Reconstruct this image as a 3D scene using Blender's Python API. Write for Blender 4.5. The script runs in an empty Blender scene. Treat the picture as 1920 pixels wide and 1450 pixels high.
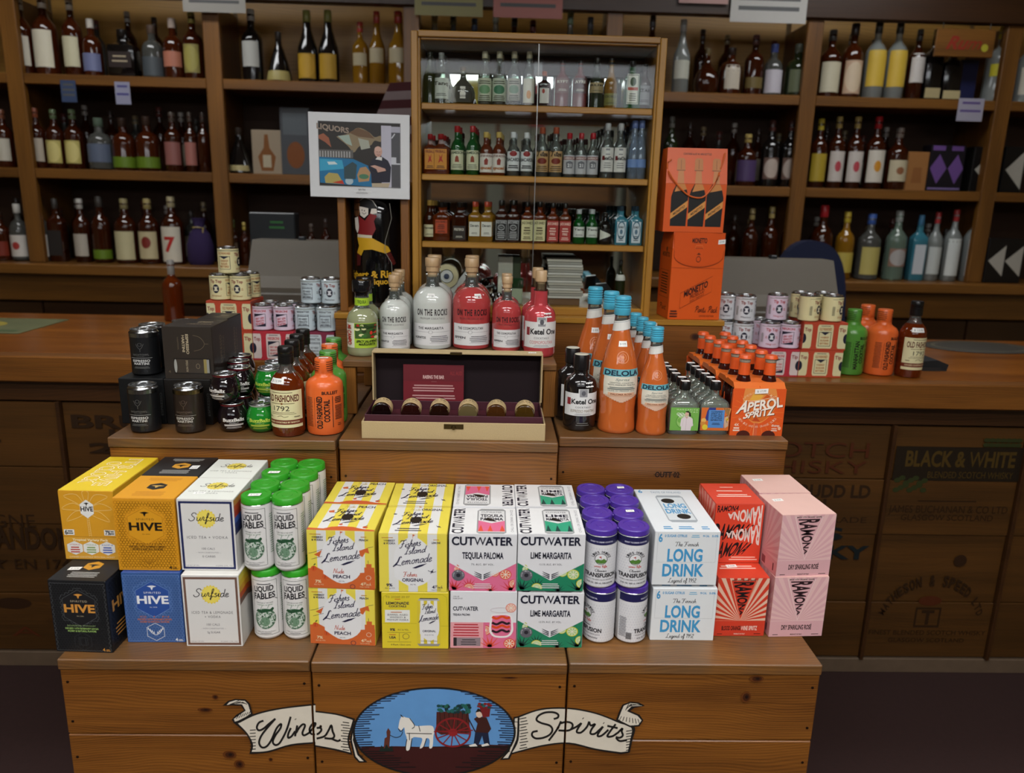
import bpy, bmesh, math, random
from mathutils import Vector, Matrix
from mathutils.geometry import tessellate_polygon
random.seed(7)
SC = bpy.context.scene
COL = SC.collection
PI = math.pi
R_ = math.radians

# ------------------------------------------------------------------ camera
CAM_H, FPX = 1.45, 1414.0
CROT = Matrix.Rotation(R_(-1.6), 3, 'Z') @ Matrix.Rotation(PI/2 - R_(13.7), 3, 'X') @ Matrix.Rotation(R_(1.4), 3, 'Z')
cam = bpy.data.cameras.new('camera')
cam.sensor_width = 36.0
cam.lens = FPX / 1920 * 36
cam.clip_start = 0.02
cam.dof.use_dof = True
cam.dof.focus_distance = 1.64
cam.dof.aperture_fstop = 2.65
camo = bpy.data.objects.new('camera', cam)
COL.objects.link(camo)
camo.matrix_world = Matrix.Translation((0, 0, CAM_H)) @ CROT.to_4x4()
SC.camera = camo

def _ray(u, v):
    return CROT @ Vector(((u - 960) / FPX, (725 - v) / FPX, -1.0))
def at_y(u, v, y):
    d = _ray(u, v); return Vector((0, 0, CAM_H)) + d * (y / d.y)
def at_z(u, v, z):
    d = _ray(u, v); return Vector((0, 0, CAM_H)) + d * ((z - CAM_H) / d.z)

# ------------------------------------------------------------------ world, exposure
w = bpy.data.worlds.new('world'); SC.world = w; w.use_nodes = True
w.node_tree.nodes['Background'].inputs[0].default_value = (0.9, 0.95, 1.0, 1)
w.node_tree.nodes['Background'].inputs[1].default_value = 0.05
SC.view_settings.view_transform = 'Standard'
SC.view_settings.look = 'None'
SC.view_settings.gamma = 1
SC.view_settings.use_curve_mapping = False
SC.view_settings.exposure = 0.12
cy = SC.cycles
cy.max_bounces = 7; cy.diffuse_bounces = 2; cy.glossy_bounces = 3; cy.transmission_bounces = 5
cy.transparent_max_bounces = 14; cy.caustics_reflective = False; cy.caustics_refractive = False
cy.sample_clamp_indirect = 4.0

# the shop's fluorescent ceiling fixtures: (x, y, length, width, watts, spread)
CEIL = 2.86
LAMPS = [(-0.75, 0.5, 1.2, 0.3, 10, 140), (0.75, 0.5, 1.2, 0.3, 10, 140),
         (-0.8, -1.1, 1.2, 0.3, 40, 150), (0.8, -1.1, 1.2, 0.3, 40, 150),
         (-1.5, 2.75, 1.2, 0.3, 4.4, 130), (1.5, 2.75, 1.2, 0.3, 3.8, 130)]

# ------------------------------------------------------------------ materials
MATS = {}
def lin(h):
    if not isinstance(h, str): return tuple(h)
    c = [int(h[i:i+2], 16) / 255 for i in (0, 2, 4)]
    return tuple(x / 12.92 if x <= .04045 else ((x + .055) / 1.055) ** 2.4 for x in c)

def mat(name, col, rough=.5, metal=0, coat=0, trans=0, var=.05, scale=30., bump=0., emit=0, ior=1.45, spec=.5):
    if name in MATS: return MATS[name]
    m = bpy.data.materials.new(name); MATS[name] = m; m.use_nodes = True
    nt = m.node_tree; b = nt.nodes['Principled BSDF']
    c = lin(col)
    tc = nt.nodes.new('ShaderNodeTexCoord'); nz = nt.nodes.new('ShaderNodeTexNoise')
    nz.inputs['Scale'].default_value = scale; nz.inputs['Detail'].default_value = 3
    nt.links.new(tc.outputs['Object'], nz.inputs['Vector'])
    mx = nt.nodes.new('ShaderNodeMix'); mx.data_type = 'RGBA'
    mx.inputs[6].default_value = (*[x * (1 - var) for x in c], 1)
    mx.inputs[7].default_value = (*[min(1, x * (1 + var)) for x in c], 1)
    nt.links.new(nz.outputs['Fac'], mx.inputs[0]); nt.links.new(mx.outputs[2], b.inputs['Base Color'])
    b.inputs['Roughness'].default_value = rough; b.inputs['Metallic'].default_value = metal
    b.inputs['Coat Weight'].default_value = coat; b.inputs['Coat Roughness'].default_value = .05
    b.inputs['Transmission Weight'].default_value = trans; b.inputs['IOR'].default_value = ior
    b.inputs['Specular IOR Level'].default_value = spec
    if emit:
        b.inputs['Emission Color'].default_value = (*c, 1); b.inputs['Emission Strength'].default_value = emit
    if bump:
        bp = nt.nodes.new('ShaderNodeBump'); bp.inputs['Strength'].default_value = bump; bp.inputs['Distance'].default_value = .002
        nt.links.new(nz.outputs['Fac'], bp.inputs['Height']); nt.links.new(bp.outputs[0], b.inputs['Normal'])
    return m

def ink(h): return mat('ink_' + h, h, .45, var=.03)
def card(h): return mat('card_' + h, h, .38, var=.03, scale=60)
def paint(h): return mat('paint_' + h, h, .6, var=.1, scale=25)
def gloss(h): return mat('gloss_' + h, h, .12, coat=.6, var=.02)
def liquor(h, tr=.45): return mat('liquor_' + h, h, .06, coat=.5, trans=tr, var=.02, ior=1.36)
def plastic(h, r=.3): return mat('plastic_' + h, h, r, var=.03)

def glass(name, tint, refl=1.0, haze_lift=.0):
    """thin clear glass: tinted see-through with a mirror-like sheen growing towards grazing angles"""
    if name in MATS: return MATS[name]
    m = bpy.data.materials.new(name); MATS[name] = m; m.use_nodes = True
    nt = m.node_tree; nt.nodes.remove(nt.nodes['Principled BSDF'])
    tr = nt.nodes.new('ShaderNodeBsdfTransparent'); tr.inputs[0].default_value = (*lin(tint), 1)
    gl = nt.nodes.new('ShaderNodeBsdfGlossy'); gl.inputs[0].default_value = (1, 1, 1, 1); gl.inputs[1].default_value = .02
    fr = nt.nodes.new('ShaderNodeFresnel'); fr.inputs[0].default_value = 1.5
    ml = nt.nodes.new('ShaderNodeMath'); ml.operation = 'MULTIPLY'; ml.inputs[1].default_value = refl
    mx = nt.nodes.new('ShaderNodeMixShader')
    nt.links.new(fr.outputs[0], ml.inputs[0]); nt.links.new(ml.outputs[0], mx.inputs[0])
    body = tr.outputs[0]
    if haze_lift:      # diffuse tint mixed in to brighten clear glass that looks too dark
        df = nt.nodes.new('ShaderNodeBsdfDiffuse'); df.inputs[0].default_value = (*lin(tint), 1); hm = nt.nodes.new('ShaderNodeMixShader'); hm.inputs[0].default_value = haze_lift
        nt.links.new(tr.outputs[0], hm.inputs[1]); nt.links.new(df.outputs[0], hm.inputs[2]); body = hm.outputs[0]
    nt.links.new(body, mx.inputs[1]); nt.links.new(gl.outputs[0], mx.inputs[2])
    nt.links.new(mx.outputs[0], nt.nodes['Material Output'].inputs[0])
    return m

def wood(name, light, dark, axis='x', scale=1.0, rough=.38, knots=.35, dirt=0., grain=1.):
    """straight-grained varnished board: growth lines along `axis`, bent by slow noise, fine fibres, dark knots"""
    if name in MATS: return MATS[name]
    m = bpy.data.materials.new(name); MATS[name] = m; m.use_nodes = True
    nt = m.node_tree; L = nt.links.new; b = nt.nodes['Principled BSDF']
    def N(t, **kw):
        n = nt.nodes.new('ShaderNode'+t)
        for k, v in kw.items(): setattr(n, k, v)
        return n
    def math_(op, a, c):
        n = N('Math', operation=op)
        for i, v in enumerate((a, c)):
            if isinstance(v, (int, float)): n.inputs[i].default_value = v
            else: L(v, n.inputs[i])
        return n.outputs[0]
    def noise(sc, vec, det=3):
        mp = N('Mapping'); mp.inputs['Scale'].default_value = sc; L(vec, mp.inputs['Vector'])
        n = N('TexNoise'); n.inputs['Scale'].default_value = 1; n.inputs['Detail'].default_value = det; L(mp.outputs[0], n.inputs['Vector']); return n.outputs['Fac']
    tc = N('TexCoord'); oi = N('ObjectInfo'); cmb = N('CombineXYZ')
    for i in range(3): L(oi.outputs['Random'], cmb.inputs[i])
    ad = N('VectorMath', operation='MULTIPLY_ADD'); ad.inputs[1].default_value = (7.3, 5.1, 9.7)
    L(cmb.outputs[0], ad.inputs[0]); L(tc.outputs['Object'], ad.inputs[2]); P = ad.outputs[0]
    def sc(al, ac): return {'x': (al, ac, ac), 'y': (ac, al, ac), 'z': (ac, ac, al)}[axis]
    dt = N('VectorMath', operation='DOT_PRODUCT'); dt.inputs[1].default_value = {'x': (0, .8, 1), 'y': (.9, 0, 1), 'z': (1, .8, 0)}[axis]; L(P, dt.inputs[0])
    bend = noise(sc(2.2*scale, 7*scale), P, 2); slow = noise(sc(1.5*scale, 16*scale), P, 2)
    ph = math_('MULTIPLY', math_('ADD', dt.outputs['Value'], math_('MULTIPLY', bend, .09/scale)), 1150*scale)
    rings = math_('MULTIPLY_ADD', math_('SINE', ph, 0), .5); nt.nodes[-1].inputs[2].default_value = .5
    fib = noise(sc(7*scale, 260*scale), P, 3)
    f = math_('ADD', math_('ADD', math_('MULTIPLY', rings, .17*grain), math_('MULTIPLY', slow, .75)), math_('MULTIPLY', fib, .4))
    rp = N('ValToRGB'); e = rp.color_ramp.elements
    e[0].color = (*lin(dark), 1); e[0].position = .34; e[1].color = (*lin(light), 1); e[1].position = .95; L(f, rp.inputs[0])
    mk = N('Mix', data_type='RGBA'); vo = N('TexVoronoi'); vo.inputs['Scale'].default_value = 3.4
    m2 = N('Mapping'); m2.inputs['Scale'].default_value = sc(.8, 1.5); wob = N('VectorMath', operation='MULTIPLY_ADD'); wob.inputs[1].default_value = (.05, .05, .05)
    nz = N('TexNoise'); nz.inputs['Scale'].default_value = 18; L(P, nz.inputs['Vector']); L(nz.outputs['Color'], wob.inputs[0]); L(P, wob.inputs[2]); L(wob.outputs[0], m2.inputs['Vector']); L(m2.outputs[0], vo.inputs['Vector'])
    kr = N('MapRange'); kr.inputs[1].default_value = .03; kr.inputs[2].default_value = .10; kr.inputs[3].default_value = knots; kr.inputs[4].default_value = 0; L(vo.outputs['Distance'], kr.inputs[0])
    mk.inputs[7].default_value = (*[x*.3 for x in lin(dark)], 1); L(kr.outputs[0], mk.inputs[0]); L(rp.outputs[0], mk.inputs[6]); out = mk.outputs[2]
    if dirt:
        n3 = noise((9, 9, 9), P, 6); dr = N('MapRange'); dr.inputs[1].default_value = .38; dr.inputs[2].default_value = .7; dr.inputs[4].default_value = dirt; L(n3, dr.inputs[0])
        md = N('Mix', data_type='RGBA'); md.inputs[7].default_value = (.085, .06, .035, 1); L(dr.outputs[0], md.inputs[0]); L(out, md.inputs[6]); out = md.outputs[2]
    L(out, b.inputs['Base Color']); b.inputs['Roughness'].default_value = rough
    b.inputs['Coat Weight'].default_value = .15; b.inputs['Coat Roughness'].default_value = .3
    bp = N('Bump'); bp.inputs['Strength'].default_value = .12; bp.inputs['Distance'].default_value = .0006; L(fib, bp.inputs['Height']); L(bp.outputs[0], b.inputs['Normal'])
    return m

# ------------------------------------------------------------------ mesh builder
class MB:
    def __init__(s): s.v = []; s.f = []; s.m = []; s.s = []; s.mats = []
    def mi(s, m):
        if m not in s.mats: s.mats.append(m)
        return s.mats.index(m)
    def add(s, vs, fs, m, smooth=False):
        o = len(s.v); k = s.mi(m); s.v += [tuple(p) for p in vs]
        for f in fs: s.f.append(tuple(i + o for i in f)); s.m.append(k); s.s.append(smooth)
        return s
    def box(s, x0, y0, z0, x1, y1, z1, m, bev=0., seg=1):
        bm = bmesh.new(); bmesh.ops.create_cube(bm, size=1)
        for v in bm.verts: v.co = Vector(((x0+x1)/2 + v.co.x*(x1-x0), (y0+y1)/2 + v.co.y*(y1-y0), (z0+z1)/2 + v.co.z*(z1-z0)))
        if bev: bmesh.ops.bevel(bm, geom=list(bm.edges), offset=bev, segments=seg, affect='EDGES', profile=.5)
        bm.verts.index_update()
        s.add([v.co for v in bm.verts], [[v.index for v in f.verts] for f in bm.faces], m); bm.free(); return s
    def lathe(s, prof, m, seg=20, sq=2., sx=1., sy=1., loc=(0, 0, 0), cap=True):
        n = len(prof); vs = []; fs = []
        cs = [se(2*PI*k/seg, sq) for k in range(seg)]
        for r, z in prof:
            for c in cs: vs.append((loc[0] + r*sx*c[0], loc[1] + r*sy*c[1], loc[2] + z))
        for i in range(n-1):
            for k in range(seg):
                a, b = i*seg + k, i*seg + (k+1) % seg
                fs.append((a, b, b + seg, a + seg))
        s.add(vs, fs, m, True)
        if cap:
            o = len(s.v) - len(vs)
            for base, rev in ((0, True), ((n-1)*seg, False)):
                f = [o + base + k for k in range(seg)]
                if rev: f.reverse()
                s.f.append(tuple(f)); s.m.append(s.mi(m)); s.s.append(False)
        return s
    def tube(s, pts, r, m, seg=6):
        pts = [Vector(p) for p in pts]; vs = []; fs = []
        for i, p in enumerate(pts):
            d = (pts[min(i+1, len(pts)-1)] - pts[max(i-1, 0)]).normalized()
            a = d.cross(Vector((0, 0, 1)) if abs(d.z) < .9 else Vector((1, 0, 0))).normalized(); b = d.cross(a)
            for k in range(seg):
                t = 2*PI*k/seg; vs.append(p + a*(r*math.cos(t)) + b*(r*math.sin(t)))
        for i in range(len(pts)-1):
            for k in range(seg):
                fs.append((i*seg+k, i*seg+(k+1) % seg, (i+1)*seg+(k+1) % seg, (i+1)*seg+k))
        fs.append(tuple(range(seg))); fs.append(tuple(range((len(pts)-1)*seg, len(pts)*seg)))
        return s.add(vs, fs, m, True)
    def prism(s, poly, y0, y1, m, plane='xz'):
        n = len(poly)
        def q(p, t): return (p[0], t, p[1]) if plane == 'xz' else ((p[0], p[1], t) if plane == 'xy' else (t, p[0], p[1]))
        vs = [q(p, y0) for p in poly] + [q(p, y1) for p in poly]
        tr = tessellate_polygon([[Vector((p[0], p[1], 0)) for p in poly]])
        fs = [tuple(t) for t in tr] + [tuple(i + n for i in reversed(t)) for t in tr]
        fs += [(i, (i+1) % n, (i+1) % n + n, i + n) for i in range(n)]
        return s.add(vs, fs, m)
    def art(s, a, mp):
        for k, (vs, fs, h) in enumerate(a.items):
            s.add([mp(x, y, a.lay[k]) for x, y in vs], fs, ink(h) if isinstance(h, str) else h)
        return s
    def mesh(s, name):
        me = bpy.data.meshes.new(name); me.from_pydata(s.v, [], s.f)
        for m in s.mats: me.materials.append(m)
        me.polygons.foreach_set('material_index', s.m); me.polygons.foreach_set('use_smooth', s.s)
        if any(s.s): me.set_sharp_from_angle(angle=R_(42))
        me.update(); return me
    def obj(s, name, parent=None, loc=(0, 0, 0), rz=0):
        o = bpy.data.objects.new(name, s.mesh(name)); COL.objects.link(o); o.location = loc; o.rotation_euler[2] = rz
        if parent: o.parent = parent
        return o

def se(t, n):
    c, q = math.sin(t), -math.cos(t)      # t = 0 faces the camera (-Y), counter-clockwise to +X
    if n == 2: return c, q
    k = (abs(c)**n + abs(q)**n) ** (-1/n); return c*k, q*k

def tag(o, label, cat, group=None, kind=None):
    o['label'] = label; o['category'] = cat
    if group: o['group'] = group
    if kind: o['kind'] = kind
    return o
def thing(name, label, cat, loc=(0, 0, 0), rz=0., group=None):
    o = bpy.data.objects.new(name, None); o.empty_display_size = .02; COL.objects.link(o)
    o.location = loc; o.rotation_euler = (0, 0, rz); return tag(o, label, cat, group)
def struct(o): o['kind'] = 'structure'; return o
def dup(root, loc, rz=0., label=None, group=None):
    def cp(o, par):
        c = o.copy(); COL.objects.link(c)
        if par: c.parent = par
        for ch in o.children: cp(ch, c)
        return c
    r = cp(root, None); r.location = loc; r.rotation_euler = (0, 0, rz)
    if label: r['label'] = label
    if group: r['group'] = group
    return r
def part(name, parent, data, loc=(0, 0, 0), rz=0):
    o = bpy.data.objects.new(name, data); COL.objects.link(o); o.parent = parent; o.location = loc; o.rotation_euler[2] = rz; return o

# ------------------------------------------------------------------ flat print: lettering and shapes in a 100 x 100 panel
GL = {}
def _glyphs():
    cu = bpy.data.curves.new('_t', 'FONT'); ob = bpy.data.objects.new('_t', cu); COL.objects.link(ob)
    cu.resolution_u = 3
    def verts(body):
        cu.body = body; me = ob.to_mesh(); vs = [(v.co.x, v.co.y) for v in me.vertices]; fs = [tuple(p.vertices) for p in me.polygons]
        ob.to_mesh_clear(); return vs, fs
    chars = "ABCDEFGHIJKLMNOPQRSTUVWXYZabcdefghijklmnopqrstuvwxyz0123456789&%$.,'+-*:!/\u00c9\u00e9#"
    for b in (0, 1):
        cu.offset = .032 * b
        x0 = max(p[0] for p in verts('|')[0])
        for c in chars:
            cu.offset = (.006 if c in 'MWmw' else .032)*b
            vs, fs = verts(c); adv = max(p[0] for p in verts(c + '|')[0]) - x0
            GL[c, b] = (vs, fs, adv)
        GL[' ', b] = ([], [], .28)
    global CAPH
    CAPH = max(p[1] for p in GL['H', 0][0])
    bpy.data.objects.remove(ob); bpy.data.curves.remove(cu)
_glyphs()

def smooth_line(pts, n=6):
    if len(pts) < 3: return pts
    P = [pts[0]] + list(pts) + [pts[-1]]; out = []
    for i in range(1, len(P)-2):
        p0, p1, p2, p3 = P[i-1:i+3]
        for k in range(n):
            t = k/n
            out.append(tuple(.5*((2*p1[j]) + (-p0[j]+p2[j])*t + (2*p0[j]-5*p1[j]+4*p2[j]-p3[j])*t*t + (-p0[j]+3*p1[j]-3*p2[j]+p3[j])*t**3) for j in (0, 1)))
    out.append(tuple(pts[-1])); return out

# a hand-lettered cursive alphabet as pen strokes: (advance, strokes)
CUR = {
 'W': (1.05, [[(0,.72),(.07,.95),(.2,.92),(.2,.55),(.2,.15),(.32,.02),(.45,.35),(.56,.95),(.5,.4),(.56,.05),(.7,.1),(.88,.55),(.98,1.02)]]),
 'S': (.72, [[(.66,.78),(.58,.98),(.36,.98),(.24,.76),(.36,.56),(.52,.38),(.46,.1),(.22,-.02),(.04,.1),(.02,.24)]]),
 'F': (.7, [[(.02,.8),(.12,.98),(.4,.92),(.78,1)],[(.46,.93),(.36,.5),(.26,.1),(.1,-.02),(0,.08)],[(.18,.5),(.56,.54)]]),
 'I': (.42, [[(.1,.9),(.3,.98),(.5,.96)],[(.34,.96),(.24,.5),(.16,.05)],[(0,.05),(.16,.04),(.34,.08)]]),
 'L': (.72, [[(.6,.85),(.55,1),(.42,.95),(.32,.5),(.2,.1),(.02,.02),(.12,.14),(.36,.06),(.72,-.06)]]),
 'T': (.66, [[(.02,.8),(.14,.96),(.4,.9),(.74,1)],[(.44,.92),(.34,.45),(.22,.04),(.06,.06)]]),
 'P': (.62, [[(.34,.9),(.24,.45),(.14,0)],[(.08,.72),(.24,.98),(.56,.95),(.58,.7),(.4,.5),(.24,.5)]]),
 'N': (.75, [[(0,.02),(.14,.5),(.26,.98),(.4,.4),(.5,.02),(.62,.55),(.78,1)]]),
 'C': (.6, [[(.55,.8),(.5,.96),(.32,.92),(.12,.5),(.16,.1),(.36,0),(.56,.16)]]),
 'a': (.44, [[(.36,.4),(.22,.47),(.06,.3),(.06,.06),(.18,0),(.32,.18),(.38,.44),(.34,.12),(.44,.02)]]),
 'c': (.34, [[(.3,.4),(.18,.46),(.05,.25),(.08,.04),(.22,0),(.36,.1)]]),
 'd': (.46, [[(.34,.4),(.2,.46),(.05,.28),(.06,.05),(.18,0),(.32,.2),(.42,.98)],[(.36,.5),(.36,.1),(.46,.02)]]),
 'e': (.36, [[(.04,.2),(.2,.24),(.28,.38),(.18,.46),(.06,.3),(.06,.06),(.18,0),(.36,.12)]]),
 'f': (.34, [[(.04,.02),(.2,.5),(.3,.9),(.24,1),(.16,.8),(.14,.2),(.1,-.3),(.04,-.36),(.08,-.1),(.34,.08)],[(.06,.44),(.3,.46)]]),
 'g': (.42, [[(.34,.4),(.2,.46),(.06,.28),(.08,.04),(.2,.02),(.34,.3),(.36,.44),(.3,-.1),(.2,-.36),(.06,-.28),(.2,-.08),(.44,.06)]]),
 'h': (.44, [[(.02,.02),(.16,.6),(.22,.96),(.14,.6),(.06,0)],[(.1,.26),(.24,.46),(.32,.36),(.3,.06),(.44,.04)]]),
 'i': (.24, [[(.02,.1),(.12,.44),(.1,.06),(.24,.04)],[(.15,.66),(.18,.7)]]),
 'l': (.24, [[(.02,.08),(.18,.6),(.22,.98),(.12,.8),(.08,.1),(.24,.02)]]),
 'm': (.66, [[(.02,.3),(.1,.44),(.08,.0)],[(.1,.26),(.22,.46),(.28,.36),(.26,.0)],[(.28,.26),(.42,.46),(.5,.34),(.48,.05),(.64,.04)]]),
 'n': (.46, [[(.02,.3),(.1,.44),(.08,.0)],[(.1,.26),(.24,.46),(.32,.36),(.3,.05),(.46,.04)]]),
 'o': (.4, [[(.24,.45),(.08,.36),(.05,.1),(.18,0),(.32,.14),(.3,.38),(.2,.44),(.4,.36)]]),
 'p': (.44, [[(.04,.3),(.14,.46),(.06,-.36)],[(.1,.3),(.26,.46),(.36,.3),(.28,.04),(.1,.04)]]),
 'r': (.34, [[(.02,.1),(.12,.5),(.22,.42),(.2,.1),(.34,.06)]]),
 's': (.34, [[(.29,.36),(.2,.46),(.09,.37),(.19,.24),(.29,.12),(.16,0),(.03,.06)]]),
 't': (.28, [[(.06,.2),(.2,.86),(.1,.1),(.28,.03)],[(.04,.56),(.32,.6)]]),
 'u': (.46, [[(.06,.44),(.04,.1),(.16,0),(.3,.2),(.36,.44),(.32,.1),(.46,.03)]]),
 'x': (.4, [[(.04,.44),(.32,0)],[(.34,.46),(.04,0)]]), 'y': (.42, [[(.06,.44),(.06,.16),(.2,.12),(.34,.44),(.26,-.2),(.1,-.36),(.04,-.2),(.42,.1)]]),
 'k': (.42, [[(.06,0),(.2,.95)],[(.34,.42),(.12,.22),(.4,0)]]), 'v': (.4, [[(.04,.44),(.14,0),(.34,.46)]]),
 '1': (.3, [[(.08,.8),(.2,.96),(.14,0)]]), '9': (.42, [[(.34,.8),(.2,.95),(.08,.7),(.2,.5),(.36,.75),(.3,.3),(.16,0)]]),
 '5': (.42, [[(.38,.95),(.16,.93),(.1,.55),(.32,.5),(.3,.1),(.06,.02)]]), '2': (.42, [[(.08,.75),(.22,.96),(.34,.75),(.04,.02),(.38,.04)]]), ' ': (.3, []),
}

class Art:
    """prints are collected flat; coordinates run 0..100 across and up the panel"""
    def __init__(s, curved=False): s.items = []; s.lay = []; s.cur = 0; s.curved = curved
    def put(s, vs, fs, h):
        if s.curved:      # cut wide faces into narrow strips so that they follow the round surface
            V = list(vs); F = []
            for f in fs:
                P = [vs[i] for i in f]; x0 = min(p[0] for p in P); x1 = max(p[0] for p in P)
                if x1-x0 <= 4: F.append(f); continue
                k = math.floor(x0/3)
                while k*3 < x1:
                    Q = P
                    for lim, sg in ((k*3, 1), (k*3+3, -1)):
                        R = []
                        for a, b in zip(Q, Q[1:]+Q[:1]):
                            da, db = sg*(a[0]-lim), sg*(b[0]-lim)
                            if da >= 0: R.append(a)
                            if da*db < 0: t = da/(da-db); R.append((a[0]+(b[0]-a[0])*t, a[1]+(b[1]-a[1])*t))
                        Q = R
                        if len(Q) < 3: break
                    if len(Q) >= 3: F.append(tuple(range(len(V), len(V)+len(Q)))); V += Q
                    k += 1
            vs, fs = V, F
        s.cur += 1; s.items.append((vs, fs, h)); s.lay.append(s.cur); return s
    def r(s, x0, y0, x1, y1, h, ny=1):
        n = max(1, int(abs(x1-x0)/5)) if s.curved else 1
        vs = []; fs = []
        for j in range(ny+1):
            for i in range(n+1): vs.append((x0+(x1-x0)*i/n, y0+(y1-y0)*j/ny))
        for j in range(ny):
            for i in range(n): a = j*(n+1)+i; fs.append((a, a+1, a+n+2, a+n+1))
        return s.put(vs, fs, h)
    def c(s, x, y, rx, ry, h, n=20, a0=0., a1=360.):
        vs = [(x, y)] + [(x+rx*math.cos(R_(a0+(a1-a0)*k/n)), y+ry*math.sin(R_(a0+(a1-a0)*k/n))) for k in range(n+1)]
        return s.put(vs, [(0, k, k+1) for k in range(1, n+1)], h)
    def ring(s, x, y, rx, ry, wd, h, n=24, a0=0., a1=360., asp=1.):
        vs = []
        for k in range(n+1):
            t = R_(a0+(a1-a0)*k/n); c, q = math.cos(t), math.sin(t)
            vs += [(x+rx*c, y+ry*q), (x+(rx-wd)*c, y+(ry-wd*asp)*q)]
        return s.put(vs, [(2*k, 2*k+2, 2*k+3, 2*k+1) for k in range(n)], h)
    def p(s, pts, h):
        tr = tessellate_polygon([[Vector((a, b, 0)) for a, b in pts]])
        return s.put(list(pts), [tuple(t) for t in tr], h)
    def l(s, pts, wd, h, asp=1., sm=0, taper=False):
        if sm: pts = smooth_line(pts, sm)
        vs = []; n = len(pts)
        for i, p in enumerate(pts):
            a = pts[max(0, i-1)]; b = pts[min(n-1, i+1)]
            dx, dy = b[0]-a[0], (b[1]-a[1])/asp; k = math.hypot(dx, dy) or 1
            ww = wd*(.35+.65*math.sin(PI*(i+.5)/n)) if taper else wd
            nx, ny = -dy/k*ww/2, dx/k*ww/2*asp
            vs += [(p[0]+nx, p[1]+ny), (p[0]-nx, p[1]-ny)]
        return s.put(vs, [(2*i, 2*i+1, 2*i+3, 2*i+2) for i in range(n-1)], h)
    def clip(s):
        s.items = [([(min(100., max(0., x)), min(100., max(0., y))) for x, y in v], f, h) for v, f, h in s.items]; return s
    def frame(s, x0, y0, x1, y1, wx, wy, h):
        for q in ((x0, y0, x1, y0+wy), (x0, y1-wy, x1, y1), (x0, y0+wy, x0+wx, y1-wy), (x1-wx, y0+wy, x1, y1-wy)):
            s.r(*q, h); s.cur -= 1
        s.cur += 1; return s
    def tq(s, t, q, h, b=0, sp=0.):
        """lettering stretched over the quad q = (bl, br, tr, tl)"""
        vs = []; fs = []; x = 0.; adv = []
        for ch in t:
            g = GL.get((ch, b)) or GL['-', b]
            o = len(vs); vs += [(x+a, y/CAPH) for a, y in g[0]]; fs += [tuple(i+o for i in f) for f in g[1]]
            x += g[2] + sp
        if not vs: return s
        x0 = min(v[0] for v in vs); x1 = max(v[0] for v in vs); W = (x1-x0) or 1
        out = []
        for a, y in vs:
            a = (a-x0)/W
            bx = q[0][0]+(q[1][0]-q[0][0])*a; by = q[0][1]+(q[1][1]-q[0][1])*a
            tx = q[3][0]+(q[2][0]-q[3][0])*a; ty = q[3][1]+(q[2][1]-q[3][1])*a
            out.append((bx+(tx-bx)*y, by+(ty-by)*y))
        return s.put(out, fs, h)
    def t(s, t, x, y, wd, ht, h, b=0, sh=0., sp=0.):
        k = sh*ht
        return s.tq(t, ((x-wd/2, y-ht/2), (x+wd/2, y-ht/2), (x+wd/2+k, y+ht/2), (x-wd/2+k, y+ht/2)), h, b, sp)
    def lines(s, x, y, wd, n, gap, ht, h, seed=1):
        """rows of copy too small to read"""
        rnd = random.Random(seed)
        for i in range(n):
            k = wd*(.8+.2*rnd.random()); s.r(x-k/2, y-i*gap-ht/2, x+k/2, y-i*gap+ht/2, h); s.cur -= 1
        s.cur += 1; return s
    def arc(s, t, x, y, rx, ry, a0, a1, ht, h, b=0, up=1):
        """letters round an arc from angle a0 to a1"""
        n = len(t)
        for i, ch in enumerate(t):
            if ch == ' ': continue
            a = R_(a0+(a1-a0)*(i+.5)/n); d = R_((a1-a0)/n*.4)
            def P(an, k): return (x+(rx+k*up*ht)*math.cos(an), y+(ry+k*up*ht)*math.sin(an))
            s.tq(ch, (P(a-d, 0), P(a+d, 0), P(a+d, 1), P(a-d, 1)), h, b); s.cur -= 1
        s.cur += 1; return s
    def sc(s, t, x, y, wd, ht, h, pen, asp=1., sh=.0):
        """hand-lettered script, centred on x with its baseline at y"""
        W = sum(CUR[c][0] for c in t); k = wd/W; cx = x-wd/2
        for ch in t:
            for st in CUR[ch][1]:
                pts = smooth_line([(cx+(a+sh*q)*k, y+q*ht) for a, q in st], 4)
                s.l(pts, pen, h, asp); s.cur -= 1
            cx += CUR[ch][0]*k
        s.cur += 1; return s
    def star(s, x, y, r, h, n=5, asp=1., k=.4):
        return s.p([(x+r*(1 if i % 2 == 0 else k)*math.sin(PI*i/n), y+asp*r*(1 if i % 2 == 0 else k)*math.cos(PI*i/n)) for i in range(2*n)], h)

EPS = .000015
def m_front(W, Hh, y=0., x0=None, z0=0.):
    x0 = -W/2 if x0 is None else x0
    return lambda x, v, k: (x0+x/100*W, y-EPS*k, z0+v/100*Hh)
def m_top(W, D, z, y0=0., x0=None):
    x0 = -W/2 if x0 is None else x0
    return lambda x, v, k: (x0+x/100*W, y0+v/100*D, z+EPS*k)
def m_right(D, Hh, x, y0=0., z0=0.): return lambda a, v, k: (x+EPS*k, y0+a/100*D, z0+v/100*Hh)
def m_left(D, Hh, x, y0=0., z0=0.): return lambda a, v, k: (x-EPS*k, y0+D-a/100*D, z0+v/100*Hh)
def m_cyl(rf, z0, Hh, span, turn=0., sy=1.):
    f = rf if callable(rf) else (lambda z: rf)
    def g(x, v, k):
        z = z0+v/100*Hh; t = R_((x/100-.5)*span+turn); r = f(z)+.0003+.00005*k
        return (r*math.sin(t), -r*sy*math.cos(t), z)
    return g
def prof_r(prof):
    def f(z):
        for (r0, z0), (r1, z1) in zip(prof, prof[1:]):
            if z0 <= z <= z1: return r0+(r1-r0)*((z-z0)/(z1-z0) if z1 > z0 else 0)
        return prof[-1][0]
    return f
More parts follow.
